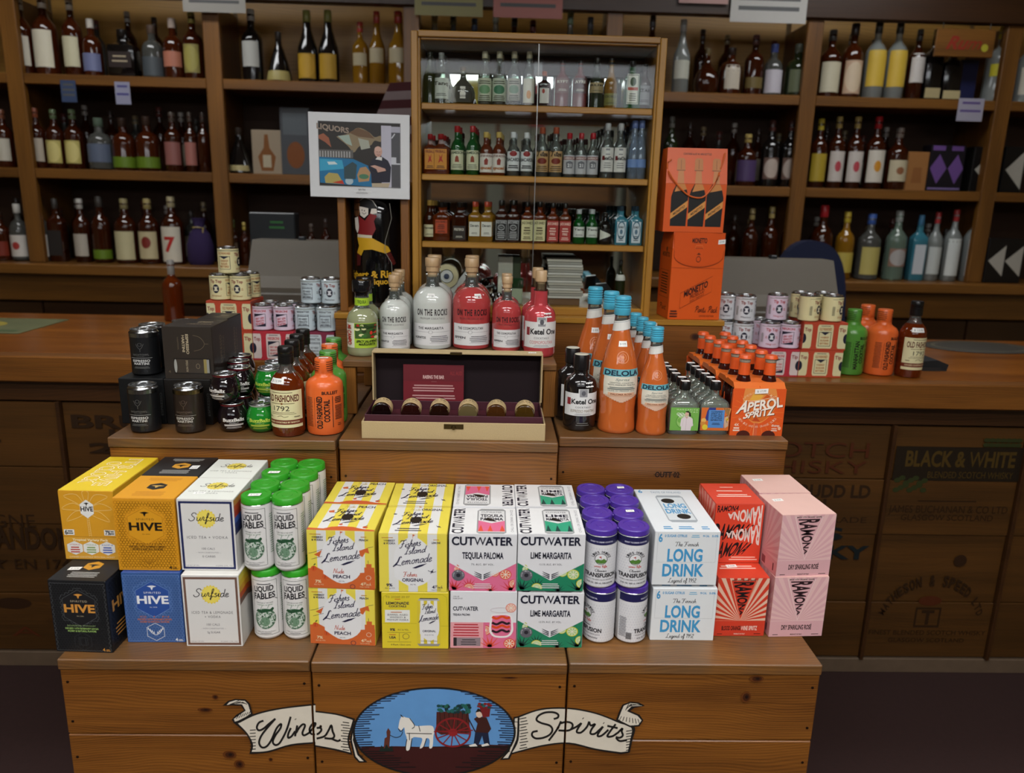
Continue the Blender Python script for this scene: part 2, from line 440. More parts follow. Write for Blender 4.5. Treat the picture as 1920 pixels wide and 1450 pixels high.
def print_part(name, parent, *am):
    b = MB()
    for a, mp in am: b.art(a, mp)
    return b.obj(name, parent)

def sticker(parent, loc, w=.022, h=.012, up='z', rz=0., tilt=.1):
    """small white price sticker with a printed price"""
    b = MB(); a = Art(); a.r(0, 0, 100, 100, 'f2f2ee'); a.t('$ 19.99', 50, 50, 62, 40, '55555a')
    if up == 'z': b.art(a, lambda x, y, k: (w*(x/100-.5), h*(y/100-.5)+tilt*w*(x/100-.5), EPS*k))
    else: b.art(a, lambda x, y, k: (w*(x/100-.5), -EPS*k, h*(y/100-.5)+tilt*w*(x/100-.5)))
    return b.obj('price_sticker', parent, loc, rz)
ORD = ['first', 'second', 'third', 'fourth', 'fifth', 'sixth', 'seventh', 'eighth', 'ninth', 'tenth', 'eleventh', 'twelfth', 'thirteenth', 'fourteenth', 'fifteenth', 'sixteenth', 'seventeenth', 'eighteenth', 'nineteenth']

# ------------------------------------------------------------------ woods
PINE = wood('pine_varnished', '8e5820', '43230a', 'x', 1.0)
PINE_Y = wood('pine_varnished_deep', '9c5c1e', '55290a', 'y', 1.0)
PINE_Z = wood('pine_varnished_upright', 'a3621f', '5a2c0b', 'z', 1.0)
WORN = wood('pine_worn_top', '86592a', '462a10', 'x', .8, rough=.45, knots=.05, dirt=.6)
SHELF = wood('shelf_board', '8a5a22', '482b0b', 'x', .8)
SHELF_Z = wood('shelf_post', '8a5b24', '482b0c', 'z', .8)
DARKW = wood('dark_panel', '46290f', '241306', 'x', .7)
BACKW_LIT = wood('back_panel', 'cc9a4c', '946a2c', 'x', .5, knots=.1)  # brightness of the lit upper back boards is put into this wood colour
CTOP = wood('counter_top_board', '96581c', '55290a', 'x', .8, rough=.3)
CASE = wood('cabinet_oak', 'b8862f', '8a5c1b', 'z', 1.2, knots=0)
CASE_X = wood('cabinet_oak_rail', 'b8862f', '8a5c1b', 'x', 1.2, knots=0)
OAKZ = wood('sign_frame_oak', '9a6428', '5e3712', 'z', 1.4, knots=.1)
CRATEW = wood('crate_panel', '5c3a16', '33200a', 'x', .7, knots=.4, grain=.4)
NAIL = mat('nail_head', '2a1a0e', .5, metal=.6)

# ------------------------------------------------------------------ the room
def slab(name, x0, y0, z0, x1, y1, z1, m):
    b = MB(); b.box(x0, y0, z0, x1, y1, z1, m); return struct(b.obj(name))
slab('floor', -4, -3.6, -.05, 4, 4.4, 0, mat('floor_carpet', '2a1512', .95, var=.25, scale=60, bump=.3))
slab('ceiling', -4, -3.6, CEIL, 4, 4.4, CEIL+.05, mat('ceiling_tile', 'cfcabd', .9, var=.05))
slab('wall_back', -4, 4.3, 0, 4, 4.4, CEIL, mat('wall_paint_back', '8d7350', .8))
slab('wall_left', -4.1, -3.6, 0, -4, 4.4, CEIL, mat('wall_paint_side', 'a8946e', .8))
slab('wall_right', 4, -3.6, 0, 4.1, 4.4, CEIL, mat('wall_paint_side', 'a8946e', .8))
slab('wall_front', -4, -3.7, 0, 4, -3.6, CEIL, mat('wall_paint_front', 'd8d2c2', .8))
# high shop-front window behind the camera (seen in the cabinet mirror)
wn = MB(); wn.box(-2.6, -3.598, 2.3, 2.6, -3.592, 2.78, mat('window_daylight', 'f4f8ff', .4, emit=4.5)); wo = struct(wn.obj('window_1'))
for x in (-2.6, -1.3, 0, 1.3, 2.56): MB().box(x, -3.5915, 2.14, x+.04, -3.56, 2.8, PINE_Z, .002).obj('window_bar', wo)
for z in (2.25, 2.78): MB().box(-2.64, -3.5915, z, 2.64, -3.55, z+.05, PINE, .002).obj('window_frame', wo)
LAMPN = ['left fixture of the pair over the display', 'right fixture of the pair over the display', 'left fixture of the pair over the shop aisle',
         'right fixture of the pair over the shop aisle', 'left fixture behind the counter', 'right fixture behind the counter']
for i, (x, y, l, wd, p, spr) in enumerate(LAMPS):
    t = thing('ceiling_light', 'white fluorescent ceiling light, ' + LAMPN[i], 'ceiling light', (x, y, CEIL), 0, 'fluorescent ceiling lights')
    b = MB(); b.box(-l/2-.03, -wd/2-.03, -.06, l/2+.03, wd/2+.03, 0, plastic('e8e8e8'), .004); b.obj('housing', t)
    b = MB(); b.box(-l/2, -wd/2, -.07, l/2, wd/2, -.06, mat('lamp_diffuser', 'f6fbff', .5, emit=7.)); b.obj('diffuser', t)
    la = bpy.data.lights.new('tube_light', 'AREA'); la.shape = 'RECTANGLE'; la.size = l; la.size_y = wd; la.energy = p; la.color = (1, .975, .93)
    la.spread = R_(spr)
    lo = bpy.data.objects.new('tube_light', la); COL.objects.link(lo); lo.parent = t; lo.location = (0, 0, -.075)

# ------------------------------------------------------------------ tier one: three pine crates in front, painted sign across them
Z1, Y1 = .615, 1.25
X1 = [-.792, -.327, .153, .637]
def crate(name, label, x0, x1, y0, y1, z0, z1, splits, topm=WORN, over=.006, rz=0.):
    t = thing(name, label, 'crate', ((x0+x1)/2, y0, z0), rz, 'pine display crates')
    W, D, h = (x1-x0-.004)/2, y1-y0, z1-z0; th = .018
    zs = [0]+splits+[h-.022]
    for a, c in zip(zs, zs[1:]):
        o = MB().box(-W, 0, a+.0012, W, th, c-.0012, PINE, .0018).obj('front_board', t)
        o2 = MB()
        for sx in (-1, 1):
            for k in (.2, .8):
                o2.lathe([(.0001, 0), (.0028, .0003), (.0026, .0012), (.0001, .0014)], NAIL, 8, loc=(0, 0, 0))
                n = len(o2.v); o2.v[-32:] = [(sx*(W-.012)+q[0], -q[2], a+(c-a)*k+q[1]) for q in o2.v[-32:]]
        o2.obj('nail', o)
        for sx in (-1, 1):
            MB().box(sx*W-(th if sx > 0 else 0), th+.001, a+.0012, sx*W+(th if sx < 0 else 0), D, c-.0012, PINE_Y, .0015).obj('side_board', t)
    nb = 2
    for k in range(nb):
        a, c = -over+(D+over)*k/nb, -over+(D+over)*(k+1)/nb
        MB().box(-W, a+.0005, h-.022, W, c-.0005, h, topm, .002).obj('top_board', t)
    return t
CL = crate('display_crate', 'low pine crate on the left painted with a white ribbon end', X1[0], X1[1], Y1, 1.54, 0, Z1, [.2, .452])
CM = crate('display_crate', 'low pine crate in the middle painted with a blue oval picture', X1[1], X1[2], Y1-.003, 1.54, 0, Z1, [.2, .445])
CR = crate('display_crate', 'low pine crate on the right with two knots and a painted ribbon end', X1[2], X1[3], Y1, 1.54, 0, Z1, [.2, .445])

# painted sign: drawn once on the crates' front plane, then cut along the crate edges
def sign_art():
    a = Art(); K, Wh, N = '15120f', 'cfc6b6', '1d2b45'
    # left ribbon
    a.p([(40,150),(62,130),(95,120),(140,122),(160,140),(172,188),(150,205),(118,222),(95,228),(80,212),(100,190),(135,170),(120,150),(80,148)], K)
    a.p([(58,147),(70,134),(98,126),(138,129),(152,144),(164,184),(140,200),(108,216),(94,220),(90,208),(112,192),(142,172),(126,144),(84,142)], Wh)
    for k in range(5): a.l([(70+k*14, 146-k*3), (112+k*9, 128+k*4)], 3, K)
    for k in range(6): a.l([(100+k*11, 208-k*4), (112+k*10, 190-k*3)], 3, K)
    a.p(smooth_line([(110,218),(190,182),(300,158),(448,141)], 5)+[(448,172)]+smooth_line([(448,172),(540,184),(622,207)], 4)+smooth_line([(612,240),(596,300),(610,366)], 4)+smooth_line([(610,366),(540,348),(448,330)], 4)+[(448,316)]+smooth_line([(448,316),(340,326),(240,355),(158,362)], 4)+smooth_line([(158,362),(165,320),(140,270),(85,222)], 4), K)
    a.p(smooth_line([(118,224),(190,190),(300,165),(448,148)], 5)+[(448,179)]+smooth_line([(448,179),(540,191),(612,213)], 4)+smooth_line([(604,240),(588,300),(602,356)], 4)+smooth_line([(602,356),(540,340),(448,323)], 4)+[(448,309)]+smooth_line([(448,309),(340,319),(240,348),(168,353)], 4)+smooth_line([(168,353),(174,320),(150,272),(108,228)], 4), Wh)
    for k in range(7): a.l([(160, 258+k*14), (186, 256+k*14)], 4, K)
    for k in range(11): a.l([(568-k % 2*8, 222+k*12), (606-abs(k-5)*2, 226+k*12)], 4, K)
    # ribbon loops that run under the oval
    for P, Q in (([(612,218),(634,214),(622,300),(640,360),(676,398),(640,400),(618,378),(600,300)], [(618,226),(627,224),(612,300),(632,366),(660,394),(642,393),(624,372),(608,300)]),
                 ([(1318,200),(1342,196),(1346,280),(1320,345),(1300,385),(1258,388),(1290,350),(1312,290)], [(1324,206),(1336,204),(1338,280),(1312,340),(1294,379),(1272,381),(1300,350),(1320,290)])):
        a.p(P, K); a.p(Q, Wh)
        for k in range(6): a.l([(Q[0][0]+k*(Q[4][0]-Q[0][0])/6-6, Q[0][1]+k*26+14), (Q[1][0]+k*(Q[4][0]-Q[1][0])/6+3, Q[0][1]+k*26+16)], 3, K)
    # right ribbon
    a.p(smooth_line([(1336,196),(1440,162),(1560,158),(1680,180),(1790,222)], 5)+smooth_line([(1790,222),(1850,244),(1840,300),(1828,356)], 4)+smooth_line([(1790,362),(1680,345),(1560,318),(1440,330),(1300,366)], 4)+smooth_line([(1300,366),(1330,300),(1336,196)], 4), K)
    a.p(smooth_line([(1344,201),(1440,169),(1560,165),(1680,187),(1786,228)], 5)+smooth_line([(1786,228),(1836,248),(1830,300),(1820,350)], 4)+smooth_line([(1790,354),(1680,338),(1560,311),(1440,323),(1312,356)], 4)+smooth_line([(1312,356),(1340,300),(1344,201)], 4), Wh)
    a.p([(1895,150),(1870,136),(1830,132),(1796,145),(1782,175),(1768,212),(1790,226),(1828,244),(1870,240),(1888,214),(1872,190),(1830,172),(1850,158)], K)
    a.p([(1884,150),(1860,141),(1830,138),(1802,150),(1790,178),(1778,210),(1796,220),(1830,237),(1866,234),(1880,214),(1862,194),(1816,174),(1836,152)], Wh)
    for k in range(5): a.l([(1880-k*14, 148-k*2), (1826-k*4, 142+k*7)], 3, K)
    for k in range(7): a.l([(1782+k*15, 214+k*3), (1792+k*12, 196+k*2)], 3, K)
    for k in range(8): a.l([(1812, 262+k*12), (1838-k, 258+k*12)], 4, K)
    for k in range(11): a.l([(1344+k % 2*4, 208+k*13), (1374+k % 3*4, 202+k*13)], 4, K)
    # lettering
    def zl(*pp): return [(x*.35365, (198.6+y)*.35365) for x, y in pp]
    def zr(*pp): return [(1264.4+x*.35365, (198.6+y)*.35365) for x, y in pp]
    for st in (zl((622,410),(565,436),(540,495),(565,530),(620,510),(690,450),(770,385)), zl((770,385),(690,475),(600,590),(568,680),(600,740),(660,730),(720,650),(785,505),(840,450),(832,505),(772,590),(738,670),(768,712),(820,690),(880,590),(922,490),(960,360)),
               zl((962,500),(930,575),(930,622),(970,604),(1015,540)), zl((1018,388),(1022,394)), zl((1042,468),(1014,604)), zl((1030,560),(1065,498),(1112,455),(1138,474),(1106,560),(1128,592),(1190,560)), zl((1190,556),(1252,486),(1268,442),(1232,450),(1195,512),(1212,570),(1262,582)),
               zl((1282,500),(1330,500),(1340,530),(1305,570),(1282,576)), zl((1282,632),(1380,602),(1430,530),(1464,468),(1480,540),(1502,600),(1470,632),(1380,626)), zl((1470,634),(1540,662),(1580,646)),
               zr((650,388),(700,372),(704,332),(642,305),(540,310),(460,350),(438,402),(500,440),(600,470),(634,522),(602,582),(520,622),(430,630),(382,595),(392,552),(452,538)), zr((742,415),(690,520),(588,658)), zr((740,442),(800,425),(864,436),(886,470),(862,518),(810,534),(708,530)),
               zr((862,520),(930,486),(994,440)), zr((996,438),(948,512),(938,552),(990,556),(1060,490),(1090,420)), zr((1012,378),(1018,384)), zr((1090,420),(1110,470),(1164,452),(1118,520),(1108,570),(1160,572),(1220,522),(1262,482)), zr((1264,482),(1208,560),(1198,602),(1250,592),(1330,522)), zr((1268,436),(1274,442)),
               zr((1420,452),(1338,560),(1318,606),(1380,602),(1440,562)), zr((1316,474),(1444,502)), zr((1440,566),(1502,506),(1494,542),(1508,592),(1470,622),(1420,612)), zr((1424,622),(1470,662),(1560,650))):
        a.l(st, 9, K, sm=5)
    # oval picture
    cx, cyy, rx, ry = 970, 264, 354, 194
    def ell(k, y0=None, y1=None, n=64):
        pts = []
        for i in range(n):
            t = 2*PI*i/n; y = cyy+ry*k*math.sin(t); x = cx+rx*k*math.cos(t)
            if y0 is not None and y < y0: continue
            if y1 is not None and y > y1: continue
            pts.append((x, y))
        return pts
    a.p(ell(1.012), K)
    up = [(cx+rx*.985*math.cos(R_(d)), cyy+ry*.97*math.sin(R_(d))) for d in range(-202, 23, 5)]
    a.p(up, '5c8fc4')
    lo = [(cx+rx*.985*math.cos(R_(d)), cyy+ry*.97*math.sin(R_(d))) for d in range(22, 159, 4)]
    a.p(lo, '3a1210')
    a.l([(650,336),(800,330),(968,334),(1120,322),(1292,326)], 6, '3a1210', sm=4)
    rnd = random.Random(3)
    for k in range(34):
        y = 90+k*10; t = (y-cyy)/ry
        if abs(t) >= .97: continue
        e = rx*.985*math.sqrt(1-t*t); q = rnd.uniform(30, 82) if y < 330 else rnd.uniform(30, 150)
        col = N if y < 330 else '1a0d0c'
        a.l([(cx-e, y), (cx-e+q, y-2)], 5, col); a.l([(cx+e, y), (cx+e-q*.9, y-2)], 5, col)
    # hitching post
    a.p([(748,336),(752,292),(762,286),(760,262),(768,246),(778,262),(776,288),(772,336)], '5a2d22'); a.p([(728,350),(738,322),(750,338),(760,318),(772,336),(784,324),(790,348)], '15201a')
    # horse
    HW = 'ddd8cf'
    a.p(smooth_line([(812,248),(818,214),(828,196),(844,200),(866,206),(880,226),(892,238),(930,236),(962,238),(970,262),(966,284),(962,330),(948,334),(950,300),(936,292),(924,326),(906,336),(918,296),(900,288),(872,292),(862,340),(846,342),(850,296),(842,268),(838,244),(826,258)], 3), HW)
    for st in ([(828,196),(822,188),(834,200)], [(862,204),(884,236),(872,250)], [(902,236),(908,262)], [(848,270),(960,272)], [(850,296),(842,340)], [(872,292),(866,340)], [(936,292),(924,330)], [(812,248),(822,262),(834,252)], [(860,268),(862,300)]):
        a.l(st, 3.5, K, sm=3)
    a.l([(776,278),(800,288),(822,282),(832,262)], 3, K, sm=4)
    # cart with grapes
    a.p([(980,176),(1120,170),(1128,268),(1000,276),(978,262)], '4a1f18')
    for k in range(7): a.l([(994+k*20, 176), (1000+k*18, 268)], 3, '1d0c0a')
    for k in range(46):
        a.c(988+rnd.random()*140, 146+rnd.random()*32, 9, 7, rnd.choice(['17413f', '1d5a54', '0f2c30', '245f4c']), 7)
    a.ring(1052, 266, 80, 66, 8, '7c1a1c', 36)
    for k in range(12):
        t = 2*PI*k/12+.1; a.l([(1052, 266), (1052+74*math.cos(t), 266+60*math.sin(t))], 5, '7c1a1c')
    a.c(1052, 266, 20, 17, '8d1f20'); a.l([(968,262),(1140,256)], 5, '7c1a1c'); a.l([(1118,200),(1150,262)], 5, '2a0f10')
    # grape picker
    a.p([(1142,322),(1150,262),(1206,262),(1214,318),(1190,320),(1180,280),(1164,322)], '1a2036')
    a.p([(1122,322),(1150,314),(1160,326),(1126,328)], HW); a.p([(1176,320),(1204,312),(1212,322),(1180,328)], HW)
    a.p([(1144,206),(1158,196),(1200,200),(1220,250),(1206,268),(1150,264),(1160,226)], '3a1a14')
    a.c(1168, 184, 15, 17, 'd2b8a4', 14); a.p([(1150,178),(1162,160),(1188,172),(1184,186),(1170,174)], K)
    a.p([(1168,152),(1218,152),(1212,196),(1184,200)], '6c1a1c')
    for k in range(14): a.c(1160+rnd.random()*58, 140+rnd.random()*16, 8, 6, rnd.choice(['17413f', '1d5a54', '7c1a1c']), 7)
    return a
def painted_sign():
    a = sign_art()
    b = MB()
    for k, (vs, fs, h) in enumerate(a.items):
        q = []
        for x, y in vs:
            p = at_y(400+x/2.3415, 1260+y/2.3415, Y1-.004); q.append((p.x, Y1-.0035-.000005*k, p.z))
        b.add(q, fs, paint(h))
    me = b.mesh('painted_sign')
    for o, x0, x1 in ((CL, -9, X1[1]-.002), (CM, X1[1]+.002, X1[2]-.002), (CR, X1[2]+.002, 9)):
        bm = bmesh.new(); bm.from_mesh(me)
        for x, d in ((x0, -1), (x1, 1)):
            bmesh.ops.bisect_plane(bm, geom=bm.verts[:]+bm.edges[:]+bm.faces[:], plane_co=(x, 0, 0), plane_no=(d, 0, 0), clear_outer=True)
        m2 = me.copy(); bm.to_mesh(m2); bm.free(); m2.name = 'painted_sign'
        m2.transform(Matrix.Translation(-o.location)); p = part('painted_sign', o, m2); p['label'] = 'hand-painted sign on the boards'
    bpy.data.meshes.remove(me)
painted_sign()
# knots in the front boards
def knots(o, y, *ks):
    for u, v, rx, ry in ks:
        p = at_y(u, v, y)-o.location; a = Art(); a.c(50, 50, 50, 50, '5c3110', 20); a.c(53, 48, 34, 36, '3b1c09', 18); a.c(56, 50, 15, 17, '1d0d06', 12)
        q = MB().art(a, m_front(2*rx, 2*ry, p.y-.0022, p.x-rx, p.z-ry)).obj('knot', o)
knots(CL, Y1, (431, 1414, .013, .009), (449, 1432, .010, .010), (404, 1306, .006, .005), (385, 1330, .014, .005), (508, 1423, .004, .004)); knots(CR, Y1, (1418, 1272, .014, .007), (1398, 1306, .010, .012)); knots(CM, Y1-.003, (955, 1270, .016, .002))

# ------------------------------------------------------------------ tier two crates, riser, tier three crate
Z2 = .948
T2 = [crate('display_crate', 'raised pine crate on the left under the black cans', -.812, -.329, 1.545, 2.07, 0, Z2, [.35, .62]),
      crate('display_crate', 'raised pine crate in the middle under the open gift box', -.327, .148, 1.553, 2.07, 0, Z2, [.35, .62]),
      crate('display_crate', 'raised pine crate on the right with a stamped number', .150, .667, 1.597, 2.07, 0, Z2, [.35, .62])]
a = Art(); a.t('OUTT 02', 50, 50, 90, 60, '1f120a', 1); a.l([(0, 50), (100, 52)], 6, '1f120a')
p0 = at_y(1225, 898, 1.596)
MB().art(a, m_front(.062, .02, -.0008, p0.x-.4085, p0.z)).obj('stamped_number', T2[2])

def riser():
    t = thing('display_riser', 'small open wooden riser under the row of cocktail bottles', 'riser', (-.099, 1.75, Z2))
    W = .253; h = .132
    MB().box(-W, -.004, h-.016, W, .315, h, WORN, .002).obj('top_board', t)
    for sx in (-1, 1):
        for y in (0, .285):
            MB().box(sx*W-(.03 if sx > 0 else 0), y, 0, sx*W+(.03 if sx < 0 else 0), y+.022, h-.016, OAKZ, .002).obj('post', t)
    MB().box(-W, .307, 0, W, .313, h-.016, DARKW).obj('back_board', t)
riser()
ZR = Z2+.132

# ------------------------------------------------------------------ counter with wine-crate front
ZL, ZC = 1.0, .97
def counter(name, label, x0, x1, z, yf, panels):
    t = thing(name, label, 'counter', ((x0+x1)/2, yf, 0)); cx = (x0+x1)/2
    MB().box(x0-cx, 0, z-.075, x1-cx, .06, z, PINE, .004).obj('front_edge', t)
    n = 3
    for k in range(n):
        a, c = .0605+.72*k/n, .06+.72*(k+1)/n
        MB().box(x0-cx, a, z-.04, x1-cx, c, z, CTOP, .001).obj('top_board', t)
    yb = 2.13-yf
    MB().box(x0-cx, yb+.03, 0, x1-cx, .74, z-.08, DARKW).obj('body', t)
    MB().box(x0-cx, yb-.004, z-.135, x1-cx, yb+.03, z-.0755, DARKW, .002).obj('rail', t)
    MB().box(x0-cx, yb-.004, .0, x1-cx, yb+.03, .05, mat('kick_board', '5b4a3a', .6, var=.2), .002).obj('kick_board', t)
    for (a, c, art) in panels:
        zs = [.055, .25, .48, .66, z-.14]
        for j, (q, r) in enumerate(zip(zs, zs[1:])):
            MB().box(a-cx+.006, yb+.004*(j % 2), q+.001, c-cx-.006, yb+.028, r-.001, CRATEW, .0015).obj('plank', t)
        if art:
            for it, ly in zip(art.items, art.lay):
                s1 = Art(); s1.items = [it]; s1.lay = [ly]; MB().art(s1, m_front(c-a, z-.195, yb-.0012, a-cx, .055)).obj('stencil_line', t)
    for q in sorted({p[0] for p in panels} | {panels[-1][1]}):
        MB().box(q-cx-.0055, yb-.012, .05, q-cx+.0055, yb+.02, z-.136, DARKW, .001).obj('batten', t)
    return t
IK, RD, GN = '2a1909', '48200c', '2b3014'
a1 = Art(); a1.tq('BLACK & WHITE', ((12, 84), (94, 84), (94, 90), (12, 90)), '45330f', 1); a1.items.insert(0, ([(4, 78), (100, 78), (100, 92), (4, 92)], [(0, 1, 2, 3)], '1d1409')); a1.lay.insert(0, 0)
a1.t('BLENDED SCOTCH WHISKY', 62, 80.5, 64, 2.6, '45330f'); a1.t('JAMES BUCHANAN & CO LTD', 50, 66, 90, 3, IK); a1.t('GLASGOW SCOTLAND', 50, 62.5, 70, 2.4, IK)
a1.l([(26, 69.5), (70, 69.5)], .5, IK)
for k in range(14): a1.c(8+k % 7*3.4, 74+k//7*3+k % 3, 2.6, 1.1, GN, 7); a1.c(70+k % 7*4, 93+k//7*2, 2.6, .9, GN, 7)
a1.arc('MATHESON & SPEED LTD', 50, 14, 38, 19, 165, 15, 4.5, IK, 1); a1.frame(38, 14, 58, 23, 1.4, .8, IK); a1.t('T', 48, 18.5, 10, 6, IK, 1); a1.c(48, 26, 9, 2.2, RD)
a1.t('FINEST BLENDED SCOTCH WHISKY', 50, 11.5, 92, 2, IK); a1.t('GLASGOW SCOTLAND', 50, 8, 60, 1.8, IK); a1.c(66, 44, 5, 2.6, '2c190a')
a2 = Art(); a2.t('SCOTCH', 40, 90, 90, 6, RD); a2.t('WHISKY', 40, 83, 90, 5, RD); a2.t('BERRY & RUDD LD', 42, 73, 96, 5, IK, 1); a2.t('LONDON', 30, 67, 60, 5, IK, 1); a2.t('TO THE TRADE', 55, 61, 70, 2.4, IK)
a2.t("'S", 62, 55, 26, 5, '121a1c', 1); a2.t('WHISKY', 52, 47, 86, 5.5, '121a1c', 1); a2.t('S', 32, 37, 12, 4, IK); a2.c(60, 29, 8, 3, '2c190a')
a3 = Art(); a3.t('RUM', 60, 90, 60, 4, RD); a3.c(60, 22, 14, 4, IK); a3.ring(66, 14, 20, 7, 4, IK)
c1 = Art(); c1.t('CHAMPAGNE', 45, 54, 70, 5, IK); c1.tq('MOET & CHANDON', ((2, 43), (98, 43), (98, 51), (2, 51)), IK, 1); c1.star(56, 37, 7, IK, 5, .5); c1.t('FOND', 22, 36.5, 26, 3, IK, 0, .3); c1.t('EN 1743', 83, 36.5, 34, 4, IK)
c1.t('F', 36, 71, 9, 6, IK, 1); c1.sc('Perrin', 40, 85, 56, 5, IK, .9); c1.t('STA', 40, 8, 70, 4, RD, 0, 0, .6); c1.c(62, 20, 10, 2.4, '2c190a')
c2 = Art(); c2.t('BRUT', 42, 93, 70, 4.5, IK, 1); c2.t('12', 42, 88, 20, 4, IK, 1); c2.t('2.6', 40, 83, 46, 3.6, IK, 1)
xl = at_y(128, 900, 2.13).x; xr0 = at_y(1662, 900, 2.13).x; xr1 = at_y(1912, 900, 2.13).x
dw = .5
counter('shop_counter', 'long pine shop counter on the left, faced with old wine crate panels', -2.6, -.447, ZL, 2.10,
        [(xl-1.1, xl-.56, None), (xl-.56, xl, c1), (xl, xl+.42, c2), (xl+.42, -.456, None)])
counter('shop_counter', 'long pine shop counter on the right, faced with stencilled whisky crate panels', -.443, 2.6, ZC, 2.085,
        [(-.3, .6, None), (.6, xr0-.44, None), (xr0-.44, xr0, a2), (xr0, xr1, a1), (xr1, xr1+.45, a3)])

# tier three: pine crate on the counter carrying the glass cabinet
Z3 = 1.14
t3 = thing('display_crate', 'long low pine crate under the glass cabinet and orange gift boxes', 'crate', (0, 2.10, ZC), 0, 'pine display crates')
MB().box(-.44, 0, .0005, .652, .02, Z3-ZC-.016, PINE, .002).obj('front_board', t3)
for x in (-.44, .634): MB().box(x, .021, .0005, x+.018, .40, Z3-ZC-.016, PINE_Y, .002).obj('side_board', t3)
MB().box(-.442, -.004, Z3-ZC-.016, .655, .20, Z3-ZC, CASE_X, .002).obj('top_board', t3)
MB().box(-.442, .2005, Z3-ZC-.016, .655, .40, Z3-ZC, CASE_X, .002).obj('top_board', t3)
p0 = at_y(1303, 632, 2.10)
b = MB(); a = Art(); a.c(50, 50, 50, 38, '5d3512', 18); a.c(52, 50, 34, 27, '3a1d0a', 16); a.c(55, 50, 18, 17, '24110a', 12)
b.art(a, m_front(.03, .03, -.0003, p0.x-.015, p0.z-ZC-.015)).obj('knot', t3)
# white show card propped behind the spritz bottles
t = thing('show_card', 'white show card with green circles behind the orange spritz bottles', 'card', (at_y(1172, 640, 2.09).x, 2.093, ZC+.006))
MB().box(-.088, -.001, 0, .088, .001, .155, card('dfe2dd')).obj('board', t)
a = Art(); a.c(66, 62, 13, 13, '6f8f35'); a.c(62, 44, 8, 8, 'c9b23a'); a.c(28, 70, 16, 16, 'c2b7a0'); a.frame(4, 4, 96, 96, 1, 1, '8fb0b5')
print_part('card_print', t, (a, m_front(.176, .155, -.0012)))

# ------------------------------------------------------------------ generic bottles (miniatures in the cabinet, bottles on the back shelves)
SH = {  # radius (1 = half width), height (1 = full)
 'std':  [(.9,0),(1,.015),(1,.56),(.95,.62),(.7,.68),(.4,.73),(.33,.78),(.32,.9),(.36,.905),(.36,.93),(.32,.94)],
 'tall': [(.9,0),(1,.015),(1,.48),(.94,.54),(.6,.64),(.42,.72),(.36,.8),(.34,.92),(.38,.925),(.38,.945),(.34,.95)],
 'mini': [(.88,0),(1,.02),(1,.52),(.96,.58),(.72,.66),(.45,.72),(.4,.76),(.4,.88)],
 'slim': [(.85,0),(1,.02),(.98,.35),(.9,.5),(.7,.62),(.5,.72),(.44,.78),(.44,.9)],
 'squat':[(.8,0),(1,.03),(1,.5),(.94,.6),(.7,.68),(.38,.72),(.34,.76),(.34,.88)],
 'bulb': [(.6,0),(.9,.05),(1,.2),(1,.32),(.86,.46),(.55,.58),(.3,.66),(.24,.75),(.22,.9)],
 'tri':  [(.9,0),(1,.03),(.95,.12),(.7,.4),(.42,.62),(.25,.74),(.22,.9)],
 'champ':[(.92,0),(1,.02),(1,.4),(.92,.5),(.66,.62),(.44,.73),(.34,.84),(.33,.96)],
 'block':[(.94,0),(1,.02),(1,.6),(.96,.66),(.5,.72),(.36,.75),(.34,.8),(.34,.9)],
}
SQ = {'block': 7., 'bulb': 3.}
CACHE = {}
def bottle(name, label, cat, loc, shape='std', w=.08, h=.3, gl=None, cap='222222', capz=.86, lab=None, txt=None, tcol='222222', group=None, rz=0., sy=None, under=None, seg=16, capr=None):
    t = thing(name, label, cat, loc, rz, group)
    k = (shape, round(w, 4), round(h, 4), gl.name, cap, capz, str(lab), txt, tcol, sy, str(under))
    if k not in CACHE:
        pr = [(r*w/2, z*h) for r, z in SH[shape]]; sq = SQ.get(shape, 2.); s = sy or (1. if shape != 'block' else .8)
        ms = [('glass', MB().lathe(pr, gl, seg, sq, sy=s).mesh('glass'))]
        rc = (capr*w/2) if capr else pr[-1][0]*1.12
        ms.append(('cap', MB().lathe([(rc*.96, capz*h), (rc, capz*h+.001), (rc, h*.99), (rc*.85, h)], plastic(cap), 12, 2., sy=1).mesh('cap')))
        if lab:
            col, z0, z1, span = lab[:4]; a = Art(True); f = prof_r(pr)
            if shape == 'block': mp = m_front(w*span/130, (z1-z0)*h, -w/2*s-.0004, None, z0*h); a.curved = False
            else: mp = m_cyl(f, z0*h, (z1-z0)*h, span, 0., s)
            a.r(0, 0, 100, 100, col, 6)
            if len(lab) > 4: lab[4](a)
            if txt:
                for i, q in enumerate(txt.split('/')): a.t(q, 50, 74-i*30, 80, 17, tcol, 1)
                a.lines(50, 24 if '/' not in txt else 14, 60, 2, 8, 3, tcol)
            ms.append(('label', MB().art(a, mp).mesh('label')))
        if under:
            col, z0, z1 = under; a = Art(True); a.r(0, 0, 100, 100, col, 2); ms.append(('neck_band', MB().art(a, m_cyl(prof_r(pr), z0*h, (z1-z0)*h, 355, 0, s)).mesh('neck_band')))
        CACHE[k] = ms
    for n, me in CACHE[k]: part(n, t, me)
    return t

AMBER, DARKA, BLK = liquor('6b2a08', .35), liquor('3a1606', .25), gloss('120f0e')
AMBERB = liquor('471c08', .3)
CLEARB = glass('shelf_clear_glass', 'cdd4d0', 1.2, .3)
CLEAR = glass('clear_glass', 'dfe6e2', 1.3, .065)
GREENG, BLUEG, OLIVE = liquor('0d5a22', .4), liquor('4f9fb5', .5), liquor('27301a', .3)
GOLD, REDL, GREYG, STRAW = liquor('a8761c', .45), liquor('6e1a16', .12), liquor('5a5a55', .4), liquor('b08c3a', .5)
ICE = glass('ice_glass', 'b4c8e0', 1.5, .25)

